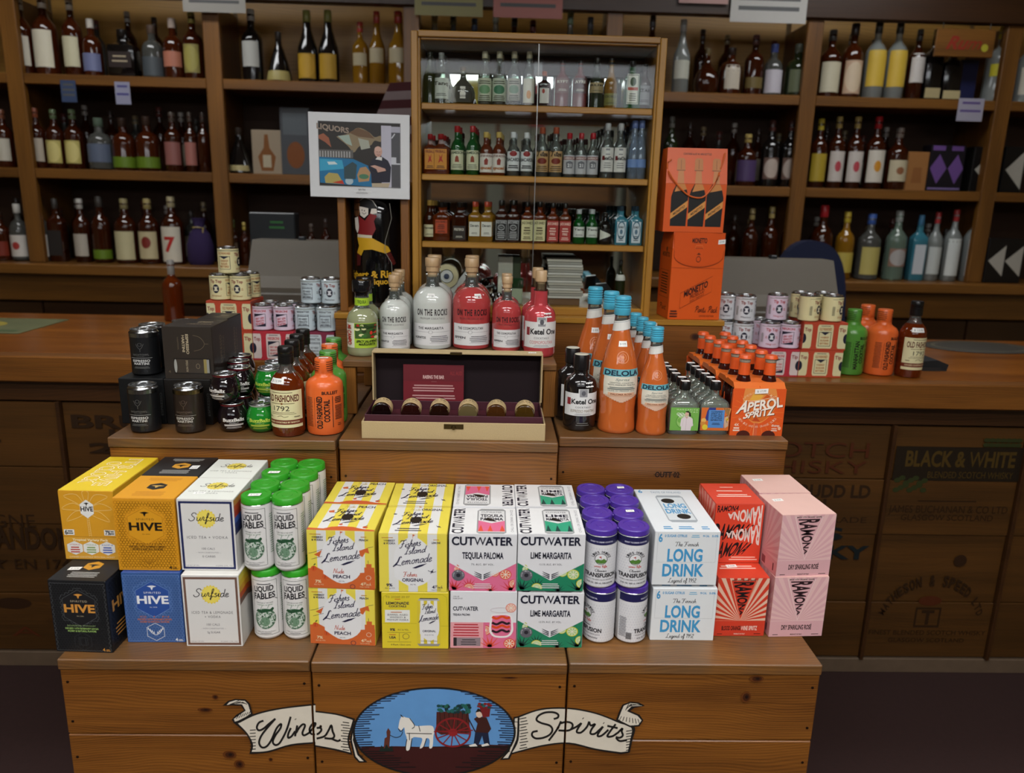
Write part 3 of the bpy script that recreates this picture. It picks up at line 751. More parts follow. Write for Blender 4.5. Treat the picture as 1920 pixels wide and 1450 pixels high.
# ------------------------------------------------------------------ glass cabinet
YC, ZCAB = 2.15, Z3
CX0, CX1, CZ1 = -.226, .447, 1.882
CW = (CX1-CX0)/2; CCX = (CX0+CX1)/2
cab = thing('display_cabinet', 'tall oak display cabinet with sliding glass doors and a mirror back', 'cabinet', (CCX, YC, ZCAB))
CH, CD = CZ1-ZCAB, .19
def cb(n, *q, m=CASE, bev=.002): return MB().box(*q, m, bev).obj(n, cab)
cb('side_panel', -CW, 0, 0, -CW+.022, CD, CH); cb('side_panel', CW-.022, 0, 0, CW, CD, CH)
cb('top_panel', -CW+.0225, 0, CH-.02, CW-.0225, CD, CH, m=CASE_X); cb('bottom_panel', -CW+.0225, 0, 0, CW-.0225, CD, .022, m=CASE_X)
cb('face_strip', -CW-.002, -.008, -.0, -CW+.016, -.0005, CH); cb('face_strip', CW-.016, -.008, 0, CW+.002, -.0005, CH)
cb('face_rail', -CW+.0165, -.008, CH-.014, CW-.0165, -.0005, CH+.002, m=CASE_X); cb('face_rail', -CW+.0165, -.008, 0, CW-.0165, -.0005, .02, m=CASE_X)
SZ = [at_y(1000, v, YC+.012).z-ZCAB for v in (198, 331, 457)]
for z in SZ: cb('shelf', -CW+.0225, .012, z-.017, CW-.0225, CD-.012, z, m=CASE_X)
MIR = mat('mirror_silver', 'e4e8e6', .03, metal=1, var=.01)
cb('mirror_back', -CW+.0225, CD-.010, .0225, CW-.0225, CD-.004, CH-.0205, m=MIR, bev=0)
cb('lintel', -CW+.0225, CD-.022, CH-.075, CW-.0225, CD-.0105, CH-.021, m=DARKW)
PANE = glass('cabinet_glass', 'fafcfb', .3)
for x0, x1, y in ((-CW+.0227, .01, .0045), (-.012, CW-.0227, .0085)):
    cb('glass_door', x0, y, .0228, x1, y+.003, SZ[2]-.018, m=PANE, bev=0)
    for i in range(3):
        cb('glass_door', x0, y, SZ[i]+.0005, x1, y+.003, (CH-.0212 if i == 0 else SZ[i-1]-.0175), m=PANE, bev=0)
cb('door_track', -.0015, .0035, .023, .0005, .0042, CH-.022, m=mat('steel_trim', '9a9a98', .3, metal=1), bev=0)

def lab_oval(col, c2):
    def f(a): a.c(50, 55, 40, 34, col); a.t(c2, 50, 55, 56, 14, '221a12', 1)
    return f
def lab_emb(col, x=50, y=50, r=18):
    return lambda a: a.c(x, y, r, r, col, 12)
def lab_fire(a): a.p([(30, 30), (42, 58), (36, 74), (52, 60), (66, 78), (60, 52), (72, 34), (52, 42)], 'b02a10'); a.t('FIREBALL', 50, 88, 84, 13, '7a1a08', 1); a.lines(50, 16, 70, 2, 8, 4, '40160a')
def lab_bac(a): a.c(50, 88, 26, 14, '8d1a1c', 14); a.t('BACARDI', 50, 58, 92, 16, '1d1d22', 1); a.lines(50, 26, 80, 2, 10, 6, '1d1d22')
def lab_jam(a): a.t('JAMESON', 50, 88, 96, 13, '1d3a1d', 1); a.p([(36, 40), (64, 40), (60, 66), (50, 74), (40, 66)], '8d3a1c'); a.lines(50, 26, 70, 3, 8, 3, '3a4a3a')
def lab_cap(a): a.t('CAPTAIN MORGAN', 50, 88, 94, 12, '6a2a18', 1); a.p([(40, 40), (60, 40), (64, 66), (52, 78), (38, 64)], '8d2a18'); a.sc('spiced', 50, 18, 80, 18, 'a8632a', 5)
def lab_tito(a): a.sc('Titos', 50, 76, 74, 24, '2a1a10', 6) if 'o' in CUR else None; a.c(50, 52, 30, 15, '7a2a1a', 14); a.lines(50, 26, 76, 3, 9, 4, '3a2a1a')
def lab_smir(a): a.r(2, 76, 98, 92, '7a1416'); a.t('SMIRNOFF', 50, 84, 84, 10, 'e0d8d0', 1); a.p([(30, 30), (70, 30), (74, 62), (50, 70), (26, 62)], '6a6a70'); a.t('21', 50, 46, 26, 16, 'e6e6e6', 1)
def lab_ket(a): a.r(36, 70, 64, 96, '8a8a8e'); a.t('KetelOne', 54, 56, 80, 14, '1b1b1e', 1); a.r(12, 48, 30, 66, '6a1416'); a.lines(50, 36, 50, 3, 9, 3, '777777')
def lab_jd(c):
    def f(a): a.t("JACK DANIEL'S", 50, 88, 94, 12, c, 1); a.ring(50, 62, 30, 14, 4, c); a.t('Old No.7', 50, 62, 34, 9, c); a.lines(50, 40, 70, 4, 9, 4, c); a.frame(3, 3, 97, 97, 3, 2, c)
    return f
def lab_honey(c):
    def f(a): a.t("JACK DANIEL'S", 50, 86, 94, 12, c, 1); a.lines(50, 62, 60, 2, 12, 6, c); a.t('HONEY', 50, 36, 60, 11, c, 1); a.lines(50, 18, 70, 2, 8, 4, c)
    return f
def lab_fire2(a): a.t("JACK DANIEL'S", 50, 86, 94, 12, 'f0c8b8', 1); a.lines(50, 62, 60, 2, 12, 6, 'f0c8b8'); a.t('FIRE', 50, 36, 44, 11, 'f0c8b8', 1); a.lines(50, 18, 70, 2, 8, 4, 'f0c8b8')
def lab_gin(a): a.ring(50, 60, 46, 44, 8, '3a6a80'); a.t('BOMBAY', 50, 74, 60, 10, '1d2a38', 1); a.c(50, 52, 16, 12, '5a7a90', 12); a.lines(50, 30, 54, 3, 9, 4, '3a4a58')
def lab_aga(c):
    def f(a): a.c(50, 50, 34, 20, c, 12); a.lines(50, 86, 74, 2, 9, 4, '3a3a30'); a.lines(50, 22, 70, 3, 8, 4, '3a3a30')
    return f
def lab_jag(a): a.frame(4, 3, 96, 97, 4, 2, '2f4a22'); a.c(50, 74, 26, 15, '2f4a22', 14); a.r(6, 46, 94, 56, 'b4401c'); a.lines(50, 34, 60, 4, 7, 3, '4a4a40')
# (description, centre px, width px, top px, shape, glass, cap, label, text, text colour); crop frame of the cabinet, scale 2.417
M1 = [('dark olive', 575, 62, 235, 'tall', OLIVE, '2a2a22', None, None), ('clear gin', 647, 66, 240, 'tall', CLEAR, '8d8d88', ('c9cfc4', .1, .5, 150), 'Tanq'),
      ('round squat tequila', 745, 104, 305, 'bulb', GREYG, '6a5340', ('e6e2d6', .14, .46, 80), 'Don'), ('clear pale-label tequila', 842, 60, 235, 'mini', CLEAR, 'b5ad90', ('c6ccb2', .08, .5, 150, lab_aga('6f9a70')), None),
      ('clear green-agave tequila', 907, 60, 235, 'mini', CLEAR, 'b5ad90', ('c2cbb6', .08, .5, 150, lab_aga('3f7a5a')), None), ('clear frosted tequila', 973, 60, 235, 'mini', CLEAR, 'a39a80', ('a9a898', .1, .5, 130, lab_aga('6a8a70')), None),
      ('clear sun-label tequila', 1040, 58, 235, 'mini', CLEAR, 'a39a80', ('d8d6c4', .06, .5, 110, lab_emb('c98a2a', 50, 34)), None), ('black orange-capped liqueur', 1110, 58, 325, 'block', BLK, 'b0521e', ('d9d5cb', .1, .52, 90, lab_emb('a8341c', 40, 80, 16)), None),
      ('tall red liqueur', 1190, 66, 275, 'std', REDL, '181412', ('6d3a34', .3, .62, 110), 'RYPT', ), ('tall dark red liqueur', 1270, 66, 275, 'std', REDL, '181412', ('4a2220', .3, .62, 110), 'AYRE'),
      ('gold parchment-label', 1345, 62, 262, 'tall', OLIVE, '141210', ('a5936a', .3, .5, 150), 'RUM'), ('golden green-necked', 1410, 58, 265, 'tall', GOLD, '141210', ('7d7a3c', .06, .3, 150), 'GOLD'),
      ('green herbal liqueur', 1505, 72, 278, 'block', GREENG, '141412', ('dcdccd', .1, .72, 92, lab_jag), None), ('dark grey-label vodka', 1578, 58, 292, 'mini', DARKA, '141412', ('8d8d92', .1, .52, 130), 'STAR')]
M2 = [('amber red-capped cinnamon', 572, 62, 608, 'block', AMBER, '8d1416', ('d08a2a', .12, .62, 96, lab_fire), None), ('wider amber red-capped cinnamon', 645, 74, 608, 'block', AMBER, '8d1416', ('d08a2a', .12, .62, 96, lab_fire), None),
      ('green whiskey red-necked', 718, 60, 572, 'mini', GREENG, '9a1c20', ('d6d6b4', .1, .5, 130, lab_jam), None), ('green whiskey', 787, 58, 572, 'mini', GREENG, '9a1c20', ('d6d6b4', .1, .5, 130, lab_jam), None),
      ('gold-capped spiced rum', 848, 58, 600, 'mini', AMBER, 'c2a65a', ('dcd6cc', .07, .5, 140, lab_cap), None), ('second gold-capped spiced rum', 905, 58, 600, 'mini', AMBER, 'c2a65a', ('dcd6cc', .07, .5, 140, lab_cap), None),
      ('clear white-capped rum', 970, 58, 600, 'mini', CLEAR, 'd9dcdc', ('d9dcdc', .12, .56, 130, lab_bac), None), ('second clear white-capped rum', 1030, 56, 602, 'mini', CLEAR, 'd9dcdc', ('d9dcdc', .12, .56, 130, lab_bac), None),
      ('copper-capped vodka', 1099, 60, 578, 'mini', CLEAR, '9a4a30', ('c09a68', .1, .52, 140, lab_tito), None), ('second copper-capped vodka', 1161, 60, 578, 'mini', CLEAR, '9a4a30', ('c09a68', .1, .52, 140, lab_tito), None),
      ('red-capped vodka', 1222, 54, 604, 'mini', CLEAR, 'a01a24', ('b9b9bc', .08, .5, 140, lab_smir), None), ('second red-capped vodka', 1275, 52, 604, 'mini', CLEAR, 'a01a24', ('b9b9bc', .08, .5, 140, lab_smir), None), ('third red-capped vodka', 1327, 52, 604, 'mini', CLEAR, 'a01a24', ('b9b9bc', .08, .5, 140, lab_smir), None),
      ('silver-capped vodka', 1392, 60, 560, 'mini', CLEAR, 'a8a8a8', ('dcdad4', .12, .56, 130, lab_ket), None), ('second silver-capped vodka', 1450, 58, 560, 'mini', CLEAR, 'a8a8a8', ('dcdad4', .12, .56, 130, lab_ket), None),
      ('frosted blue vodka', 1512, 56, 548, 'slim', ICE, '5d6fa0', ('6f8cc0', .2, .34, 150), None), ('second frosted blue vodka', 1568, 54, 548, 'slim', ICE, '5d6fa0', ('6f8cc0', .2, .34, 150), None)]
M3 = [('dark cognac gold-capped', 577, 56, 908, 'mini', DARKA, '9a7a3a', ('d2c9a4', .1, .4, 140), 'Hennessy'), ('amber orange-label rye', 648, 76, 918, 'block', AMBER, '151210', ('b8441c', .2, .55, 92, lab_honey('2a120a')), None),
      ('dark black-label whiskey', 728, 66, 918, 'block', DARKA, '151210', ('2a221c', .05, .4, 110), 'PIGGYBACK'), ('pale red-capped scotch', 796, 56, 915, 'block', GOLD, 'a8402a', ('dcd9cc', .14, .5, 110), 'Dewars'), ('second pale red-capped scotch', 850, 56, 915, 'block', GOLD, 'a8402a', ('dcd9cc', .14, .5, 110), 'Dewars'),
      ('black-label whiskey', 916, 54, 908, 'block', DARKA, '161412', ('1b1a1b', .05, .54, 124, lab_jd('b4b4b4')), None), ('second black-label whiskey', 970, 54, 908, 'block', DARKA, '161412', ('1b1a1b', .05, .54, 124, lab_jd('b4b4b4')), None),
      ('cream-label honey whiskey', 1032, 54, 915, 'block', AMBER, '161412', ('dcd3a0', .05, .56, 124, lab_honey('4a3a1a')), None), ('second cream-label honey whiskey', 1088, 54, 915, 'block', AMBER, '161412', ('dcd3a0', .05, .56, 124, lab_honey('4a3a1a')), None),
      ('red-label whiskey', 1147, 54, 920, 'block', AMBER, '161412', ('a8322c', .05, .56, 124, lab_fire2), None), ('second red-label whiskey', 1203, 53, 922, 'block', AMBER, '161412', ('a8322c', .05, .56, 124, lab_fire2), None),
      ('green silver-capped gin', 1266, 54, 950, 'mini', GREENG, 'b4b8b8', ('d8dcd4', .2, .5, 130), 'Tanq'), ('second green silver-capped gin', 1325, 54, 950, 'mini', GREENG, 'b4b8b8', ('d8dcd4', .2, .5, 130), 'Tanq'),
      ('black white-triangle', 1385, 56, 965, 'std', BLK, '1c1614', ('181414', .1, .5, 150, lambda a: a.p([(10, 10), (10, 92), (96, 50)], 'd8d8cc')), None),
      ('pale blue gin', 1455, 58, 935, 'block', BLUEG, '20303c', ('cfdae2', .06, .6, 92, lab_gin), None), ('second pale blue gin', 1522, 58, 935, 'block', BLUEG, '20303c', ('cfdae2', .06, .6, 92, lab_gin), None)]
SHN = ['top', 'middle', 'lowest']
for si, (row, zs) in enumerate(zip((M1, M2, M3), SZ)):
    yb = YC+.05
    for i, q in enumerate(row):
        d, px, wpx, tpx, shp, gl, capc, lab, tx = q[:9]
        base = at_y(560+px/2.417, [480, 803, 1108][si]/2.417, yb); z = ZCAB+zs
        hh = at_y(560+px/2.417, tpx/2.417, yb).z-z; ww = wpx*.99/2.417/FPX*(yb/1.02)
        bx = min(max(base.x, CX0+.0245+ww/2), CX1-.0245-ww/2)
        p = lambda k: (min(max(bx+.004*k, CX0+.0245+ww/2), CX1-.0245-ww/2), yb+.047*k, z+.0005)
        dk = gl in (DARKA, BLK, AMBER, GREENG, REDL, OLIVE)
        o = bottle('miniature_bottle', f'{d} miniature bottle, {ORD[i]} from left in front on {SHN[si]} cabinet shelf', 'bottle', p(0), shp, ww, hh, gl, capc, .87, lab, tx, 'd8d0c0' if lab and lab[0] in ('6d3a34', '4a2220', '2a221c') else '2a2620', 'miniature bottles in the glass cabinet', seg=14)
        for k in (1, 2):
            if shp == 'bulb' or (k == 2 and ((i+si) % 2 or si == 0)): continue
            dup(o, p(k), 0, f'{d} miniature bottle, {ORD[i]} file from left, {"second" if k == 1 else "third"} row on {SHN[si]} cabinet shelf')

# things kept in the bottom of the cabinet
zb = ZCAB+.0228
def inb(u, v, dy=.07): p = at_y(u, v, YC+dy); return p
t = thing('tape_dispenser', 'white packing tape gun with a big cream tape roll in the cabinet', 'tape dispenser', (inb(838, 500).x, YC+.075, zb))
b = MB(); ring = [(.020, -.018), (.034, -.018), (.034, .018), (.020, .018), (.020, -.018)]
def lay_y(mb, n0, cz):  # turn the last lathe on its side
    mb.v[n0:] = [(x, z, cz+y) for x, y, z in mb.v[n0:]]
b.lathe(ring, plastic('cfc49c', .4), 28, cap=False); lay_y(b, 0, .075); b.obj('tape_roll', t)
b = MB(); b.lathe([(.018, -.019), (.018, .019)], plastic('cfcfcc'), 18); lay_y(b, 0, .075); n = len(b.v); b.lathe([(.008, -.021), (.008, .021)], plastic('2f3a55'), 12); lay_y(b, n, .075); b.obj('hub', t)
b = MB(); b.prism([(-.05, .03), (.02, .022), (.045, .05), (.07, .095), (.062, .1), (.03, .06), (.012, .042), (-.045, .048)], -.012, .012, plastic('c9c9c5')); b.prism([(-.03, 0), (.02, 0), (.022, .03), (-.035, .034)], -.016, .016, plastic('bdbdba')); b.obj('handle', t)
t = thing('paper_stack', 'thick stack of dog-eared papers in the cabinet', 'papers', (inb(1058, 520).x, YC+.08, zb))
MB().box(-.045, -.035, 0, .045, .05, .02, mat('wood_block', '6a4c30', .6)).obj('block', t)
rnd = random.Random(5)
for k in range(15):
    z = .0205+k*.0075; dx = rnd.uniform(-.004, .004)
    b = MB(); b.box(-.05+dx, -.04, z, .05+dx, .05, z+.0062, mat('paper_%d' % (k % 3), ['c9c6bd', '9d9a90', 'b5b0a2'][k % 3], .8)); o = b.obj('sheaf', t); o.rotation_euler[2] = rnd.uniform(-.05, .05)
t = thing('card_box', 'white upright carton behind the green box in the cabinet', 'box', (inb(948, 520).x, YC+.13, zb))
MB().box(-.022, -.012, 0, .022, .012, .13, card('dcdccc'), .001).obj('carton', t); MB().box(.0225, -.01, 0, .045, .012, .13, card('46543a'), .001).obj('green_carton', t)
t = thing('tin_box', 'small dark green box with a paler base in the cabinet', 'box', (inb(966, 520, .06).x, YC+.06, zb))
MB().box(-.024, -.02, .045, .024, .02, .075, gloss('16381f'), .004).obj('lid', t); MB().box(-.022, -.018, 0, .022, .018, .045, card('9aa58c'), .002).obj('base', t)
t = thing('hand_stamp', 'black hand stamp lying beside the paper stack in the cabinet', 'stamp', (inb(1135, 540).x, YC+.06, zb))
MB().prism([(-.035, .02), (-.03, .062), (.0, .066), (.03, .03), (.045, .005), (.03, 0), (.0, .03)], -.014, .014, plastic('151515')).obj('handle', t); MB().box(.0, -.015, 0, .04, .015, .012, plastic('0f0f10'), .002).obj('foot', t)
bottle('liquor_bottle', 'small dark bottle with a white label at the right end inside cabinet bottom', 'bottle', (inb(1164, 540).x, YC+.09, zb), 'std', .03, .13, OLIVE, '15120f', .87, ('cfcfc8', .55, .68, 150), None)
t = thing('bead_cluster', 'dark bunch of artificial grapes lying in the cabinet', 'grapes', (inb(925, 545).x, YC+.05, zb))
GR = gloss('1d0d12'); gm = MB().lathe([(.0005, -.009), (.006, -.007), (.009, 0), (.006, .007), (.0005, .009)], GR, 10).mesh('grape')
for k in range(26): part('grape', t, gm, (rnd.uniform(-.05, .04), rnd.uniform(-.015, .02), .009+rnd.choice([0, .014, .026]) * (1 if k > 9 else 0)))
MB().tube([(-.05, 0, .03), (-.02, 0, .046), (.0, 0, .05)], .005, plastic('120d0d')).obj('stem', t)

# ------------------------------------------------------------------ boxed painted bottle sign beside the cabinet
t = thing('bottle_sign', 'black painted bottle sign in an oak frame left of cabinet', 'sign', (at_y(702, 500, 2.13).x, 2.13, Z3))
W = .098; hh = 1.5-Z3
for x0, x1 in ((-W, -W+.022), (W-.024, W)): MB().box(x0, 0, 0, x1, .12, hh, OAKZ, .002).obj('frame_side', t)
MB().box(-W+.0222, .1, 0, W-.0242, .118, hh, mat('sign_back', '0c0a0a', .6)).obj('back_board', t); MB().box(-W+.0222, 0, 0, W-.0242, .1, .012, OAKZ, .001).obj('sill', t)
MB().box(-W+.0222, 0, hh-.02, W-.0242, .1, hh, OAKZ, .001).obj('head', t)
bb = MB(); bb.lathe([(.064, .0125), (.066, .016), (.066, .27), (.06, .3), (.03, .33)], gloss('0b0b0d'), 32, loc=(0, .068, 0)); bb.obj('painted_bottle', t)
a = Art(True); K = '0b0b0d'
# figure: hat, face, shirt, breeches, stockings, basket (frame = crop 570..790, 190..600 at 3.536)
def q(x, y): return ((x-300)/360*100, (1345-y)/700*100)
def Q(*pp): return [q(*p) for p in pp]
a.p(Q((330,650),(398,652),(392,745),(380,772),(345,772),(332,745)), '6b4326')
for k in range(3): a.r(*q(330+k*20, 770), *q(336+k*20, 655), '2f1a0e')
a.r(*q(330, 690), *q(396, 682), '2f1a0e'); a.r(*q(334, 735), *q(392, 728), '2f1a0e')
a.p(Q((392,668),(430,650),(470,670),(498,712),(470,730),(398,706)), '1b1a1c'); a.l(Q((400,672),(432,652),(476,672),(496,706)), 1.2, 'c9c6c0', .5)
a.p(Q((390,708),(452,720),(450,760),(425,782),(398,765)), 'd6cdc2'); a.l(Q((412,748),(424,758),(440,748)), .9, K, .5); a.c(*q(428, 736), 1, .6, K, 8); a.c(*q(412, 733), 1, .6, K, 8)
a.p(Q((345,784),(380,775),(388,850),(372,880),(352,850)), 'd6cdc2'); a.p(Q((470,722),(498,722),(500,750),(460,760)), 'd6cdc2')
a.p(Q((386,768),(430,798),(462,752),(500,765),(482,800),(492,850),(470,895),(378,888),(388,830)), '7d1c1f')
a.p(Q((372,885),(470,890),(470,908),(372,905)), 'c9c0a8')
a.p(Q((370,905),(472,908),(560,960),(575,990),(545,1005),(470,980),(418,985),(400,1022),(365,1005),(385,960)), 'c99a20')
a.p(Q((365,1005),(398,1022),(392,1085),(360,1090)), '4a1414'); a.p(Q((545,1005),(572,992),(612,1070),(592,1082)), '5a1a16')
for k in range(4): a.l(Q((545+k*16, 1004+k*18), (575+k*10, 1000+k*20)), .8, K, .5)
a.tq('Egbert & Rist', (q(300, 1165), q(600, 1158), q(600, 1112), q(300, 1128)), 'c99a20', 1); a.tq('Liquors', (q(455, 1205), q(590, 1200), q(590, 1165), q(455, 1170)), 'c99a20', 1)
print_part('painted_figure', t, (a, lambda x, y, k: (lambda th, r: (r*math.sin(th), .068-r*math.cos(th), .018+y/100*.30))(R_((x/100-.5)*150), .0665+.00012*k)))
tw = MB(); tw.tube(smooth_line([(.05, .09), (.04, .2)], 2) and [(.045, -.002, .30), (.05, -.004, .26), (.032, -.004, .2), (.03, -.004, .17), (.048, -.003, .14), (.05, -.004, .1), (.044, -.003, .06)], .0008, plastic('8d8a80')); tw.obj('loose_wire', t)

# poster with the photograph of the owner
c = [at_y(579, 209, 2.112), at_y(766, 216, 2.112), at_y(769, 376, 2.112), at_y(579, 367, 2.112)]
x0, x1 = (c[0].x+c[3].x)/2, (c[1].x+c[2].x)/2; z0, z1 = (c[2].z+c[3].z)/2, (c[0].z+c[1].z)/2
t = thing('mounted_photograph', 'white mounted colour photograph of a man outside a liquor shop', 'photo', ((x0+x1)/2, 2.112, z0)); t.rotation_euler[1] = R_(.4)
PW, PH = x1-x0, z1-z0
MB().box(-PW/2, 0, 0, PW/2, .004, PH, card('d9dadb'), .001).obj('mount', t)
a = Art(); a.r(9.5, 13.5, 91, 90, '2a2622')
def q(x, y): return ((x-30)/675*100, (652-y)/585*100)
def Q(*pp): return [q(*p) for p in pp]
a.tq('LIQUORS', (q(85, 178), q(300, 205), q(300, 170), q(85, 142)), '9a8878', 1)
a.p(smooth_line(Q((215,230),(300,205),(360,165),(430,190),(470,225),(512,215),(512,255),(470,250),(440,285),(370,290),(330,335),(290,290),(215,230)), 4), '8a7a5e'); a.p(Q((225,225),(300,215),(320,290),(280,275)), '9fb0a4'); a.p(Q((360,235),(430,250),(440,300),(380,315)), 'a5a798'); a.p(Q((300,200),(360,165),(430,190),(470,235),(360,225)), '6a4f36')
a.p(Q((95,225),(130,210),(165,240),(180,305),(140,270),(95,245)), '9a5a40'); a.r(*q(94, 375), *q(325, 320), '5d5a58')
for k in range(12): a.r(*q(100+k*18, 372), *q(108+k*18, 330), 'a5a5a2')
a.p(Q((95,372),(325,380),(440,430),(450,570),(100,552)), '1f6e9a'); a.p(Q((100,385),(250,390),(262,450),(100,470)), '3aa0c4'); a.p(Q((150,405),(200,402),(220,420),(160,425)), 'cfe0e0'); a.p(Q((130,510),(160,480),(220,485),(250,540),(240,556),(135,552)), 'b0a05a'); a.p(Q((180,548),(250,530),(262,558)), 'b8341c')
a.c(*q(296, 534), 4, 4.4, 'a8bcc4'); a.p(Q((262,440),(320,400),(350,420),(340,520),(262,520)), '33484e'); a.p(Q((350,490),(370,440),(410,430),(440,470),(430,530),(360,540)), 'b08a60'); a.c(*q(395, 500), 5, 3, '4a7a5a')
a.r(*q(515, 575), *q(582, 145), 'b9b7c4'); a.r(*q(582, 190), *q(643, 150), 'a9a8b4'); a.r(*q(582, 575), *q(643, 190), '4c4c50'); a.r(*q(582, 400), *q(615, 360), 'c4c6cc'); a.r(*q(582, 410), *q(643, 400), 'c4c6cc'); a.l(Q((585,230),(606,198)), 1.2, 'c4c6cc')
a.p(Q((425,430),(450,380),(485,360),(520,358),(560,385),(580,430),(572,535),(445,540),(448,490)), '1c1c2c'); a.p(Q((448,545),(572,540),(560,575),(450,572)), 'b5a58a')
a.p(Q((475,378),(490,358),(520,362),(518,385),(496,380)), 'd8d4d0'); a.c(*q(494, 324), 4, 6.4, 'c49a8a', 18); a.c(*q(494, 306), 3.6, 3, 'cfa898', 14); a.c(*q(487, 325), .5, .4, '3a2a22', 6); a.c(*q(503, 325), .5, .4, '3a2a22', 6); a.l(Q((485,345),(496,349),(506,345)), .6, '8a5a4c')
a.p(Q((440,425),(470,418),(540,440),(545,455),(490,468),(480,445)), 'c49a8a'); a.l(Q((445,450),(490,472),(560,455)), .9, '0f0f18')
a.frame(9.5, 13.5, 91, 90, .4, .5, '8a8a8a'); a.t('Jack Rist', 52, 10.5, 7, 2.4, '444444'); a.lines(52, 7.6, 12, 2, 1.6, .6, '999999'); a.r(44, 7.6, 62, 8.2, 'f0f0ee')
print_part('photo_print', t, (a, m_front(PW, PH, -.0002)))

# ------------------------------------------------------------------ wall shelving behind the counter
YS = 3.5
SA, SB, SL = at_y(960, 163, YS).z, at_y(960, 338, YS).z, at_y(960, 511, YS).z
PX = [at_y(35, 210, YS).x, at_y(405, 210, YS).x, at_y(772, 210, YS).x, at_y(1145, 210, YS).x, at_y(1513, 210, YS).x, at_y(1880, 210, YS).x]
PX = [PX[0]-(PX[1]-PX[0])]+PX+[PX[5]+.8]
st = thing('wall_shelving', 'long wooden bottle shelving along the back wall', 'shelving', (0, YS, 0))
ZT = at_y(960, 18, YS).z
for x in PX: MB().box(x-.035, 0, SL, x+.035, .03, ZT, SHELF_Z, .003).obj('post', st)
for i in range(len(PX)-1):
    a, c = PX[i]+.012, PX[i+1]-.012
    for z, nm in ((SA, 'shelf_board'), (SB, 'shelf_board')): MB().box(a, .0305, z-.03, c, .33, z, SHELF, .002).obj(nm, st); MB().box(PX[i]+.0355, .004, z-.042, PX[i+1]-.0355, .03, z, SHELF, .003).obj('shelf_edge', st)
    MB().box(PX[i]-.0115, .031, SL, PX[i]+.0115, .33, ZT, SHELF_Z).obj('divider', st)
    MB().box(a, .332, SA, c, .345, ZT+.2, BACKW_LIT).obj('back_panel', st); MB().box(a, .332, .1, c, .345, SA-.001, mat('back_shade', '3a2413', .7, var=.2, scale=8)).obj('back_panel', st)  # shade below the top shelf is painted as a darker panel colour
MB().box(PX[0], -.1, SL-.045, PX[-1], .345, SL-.0005, SHELF, .004).obj('ledge', st)
for i in range(len(PX)-1):
    MB().box(PX[i]+.004, .0, .1, PX[i+1]-.004, .03, SL-.18, DARKW, .003).obj('cupboard_door', st)
MB().box(PX[0], -.03, SL-.17, PX[-1], -.005, SL-.05, SHELF, .003).obj('apron', st)
MB().box(PX[0], -.02, ZT, PX[-1], .0295, ZT+.16, DARKW, .004).obj('top_beam', st)

BAYN = ['leftmost bay', 'left bay', 'second bay', 'middle bay', 'bay right of cabinet', 'right bay', 'rightmost bay']
ROWN = ['top', 'middle', 'lower']
CN = {'6b2a08': 'amber'}
def lab_round(c): return lambda a: a.c(50, 50, 46, 46, c, 16)
def band(c): return lambda a: a.r(0, 0, 100, 42, c)
BGW = ('c9c2b0', .12, .5, 120)
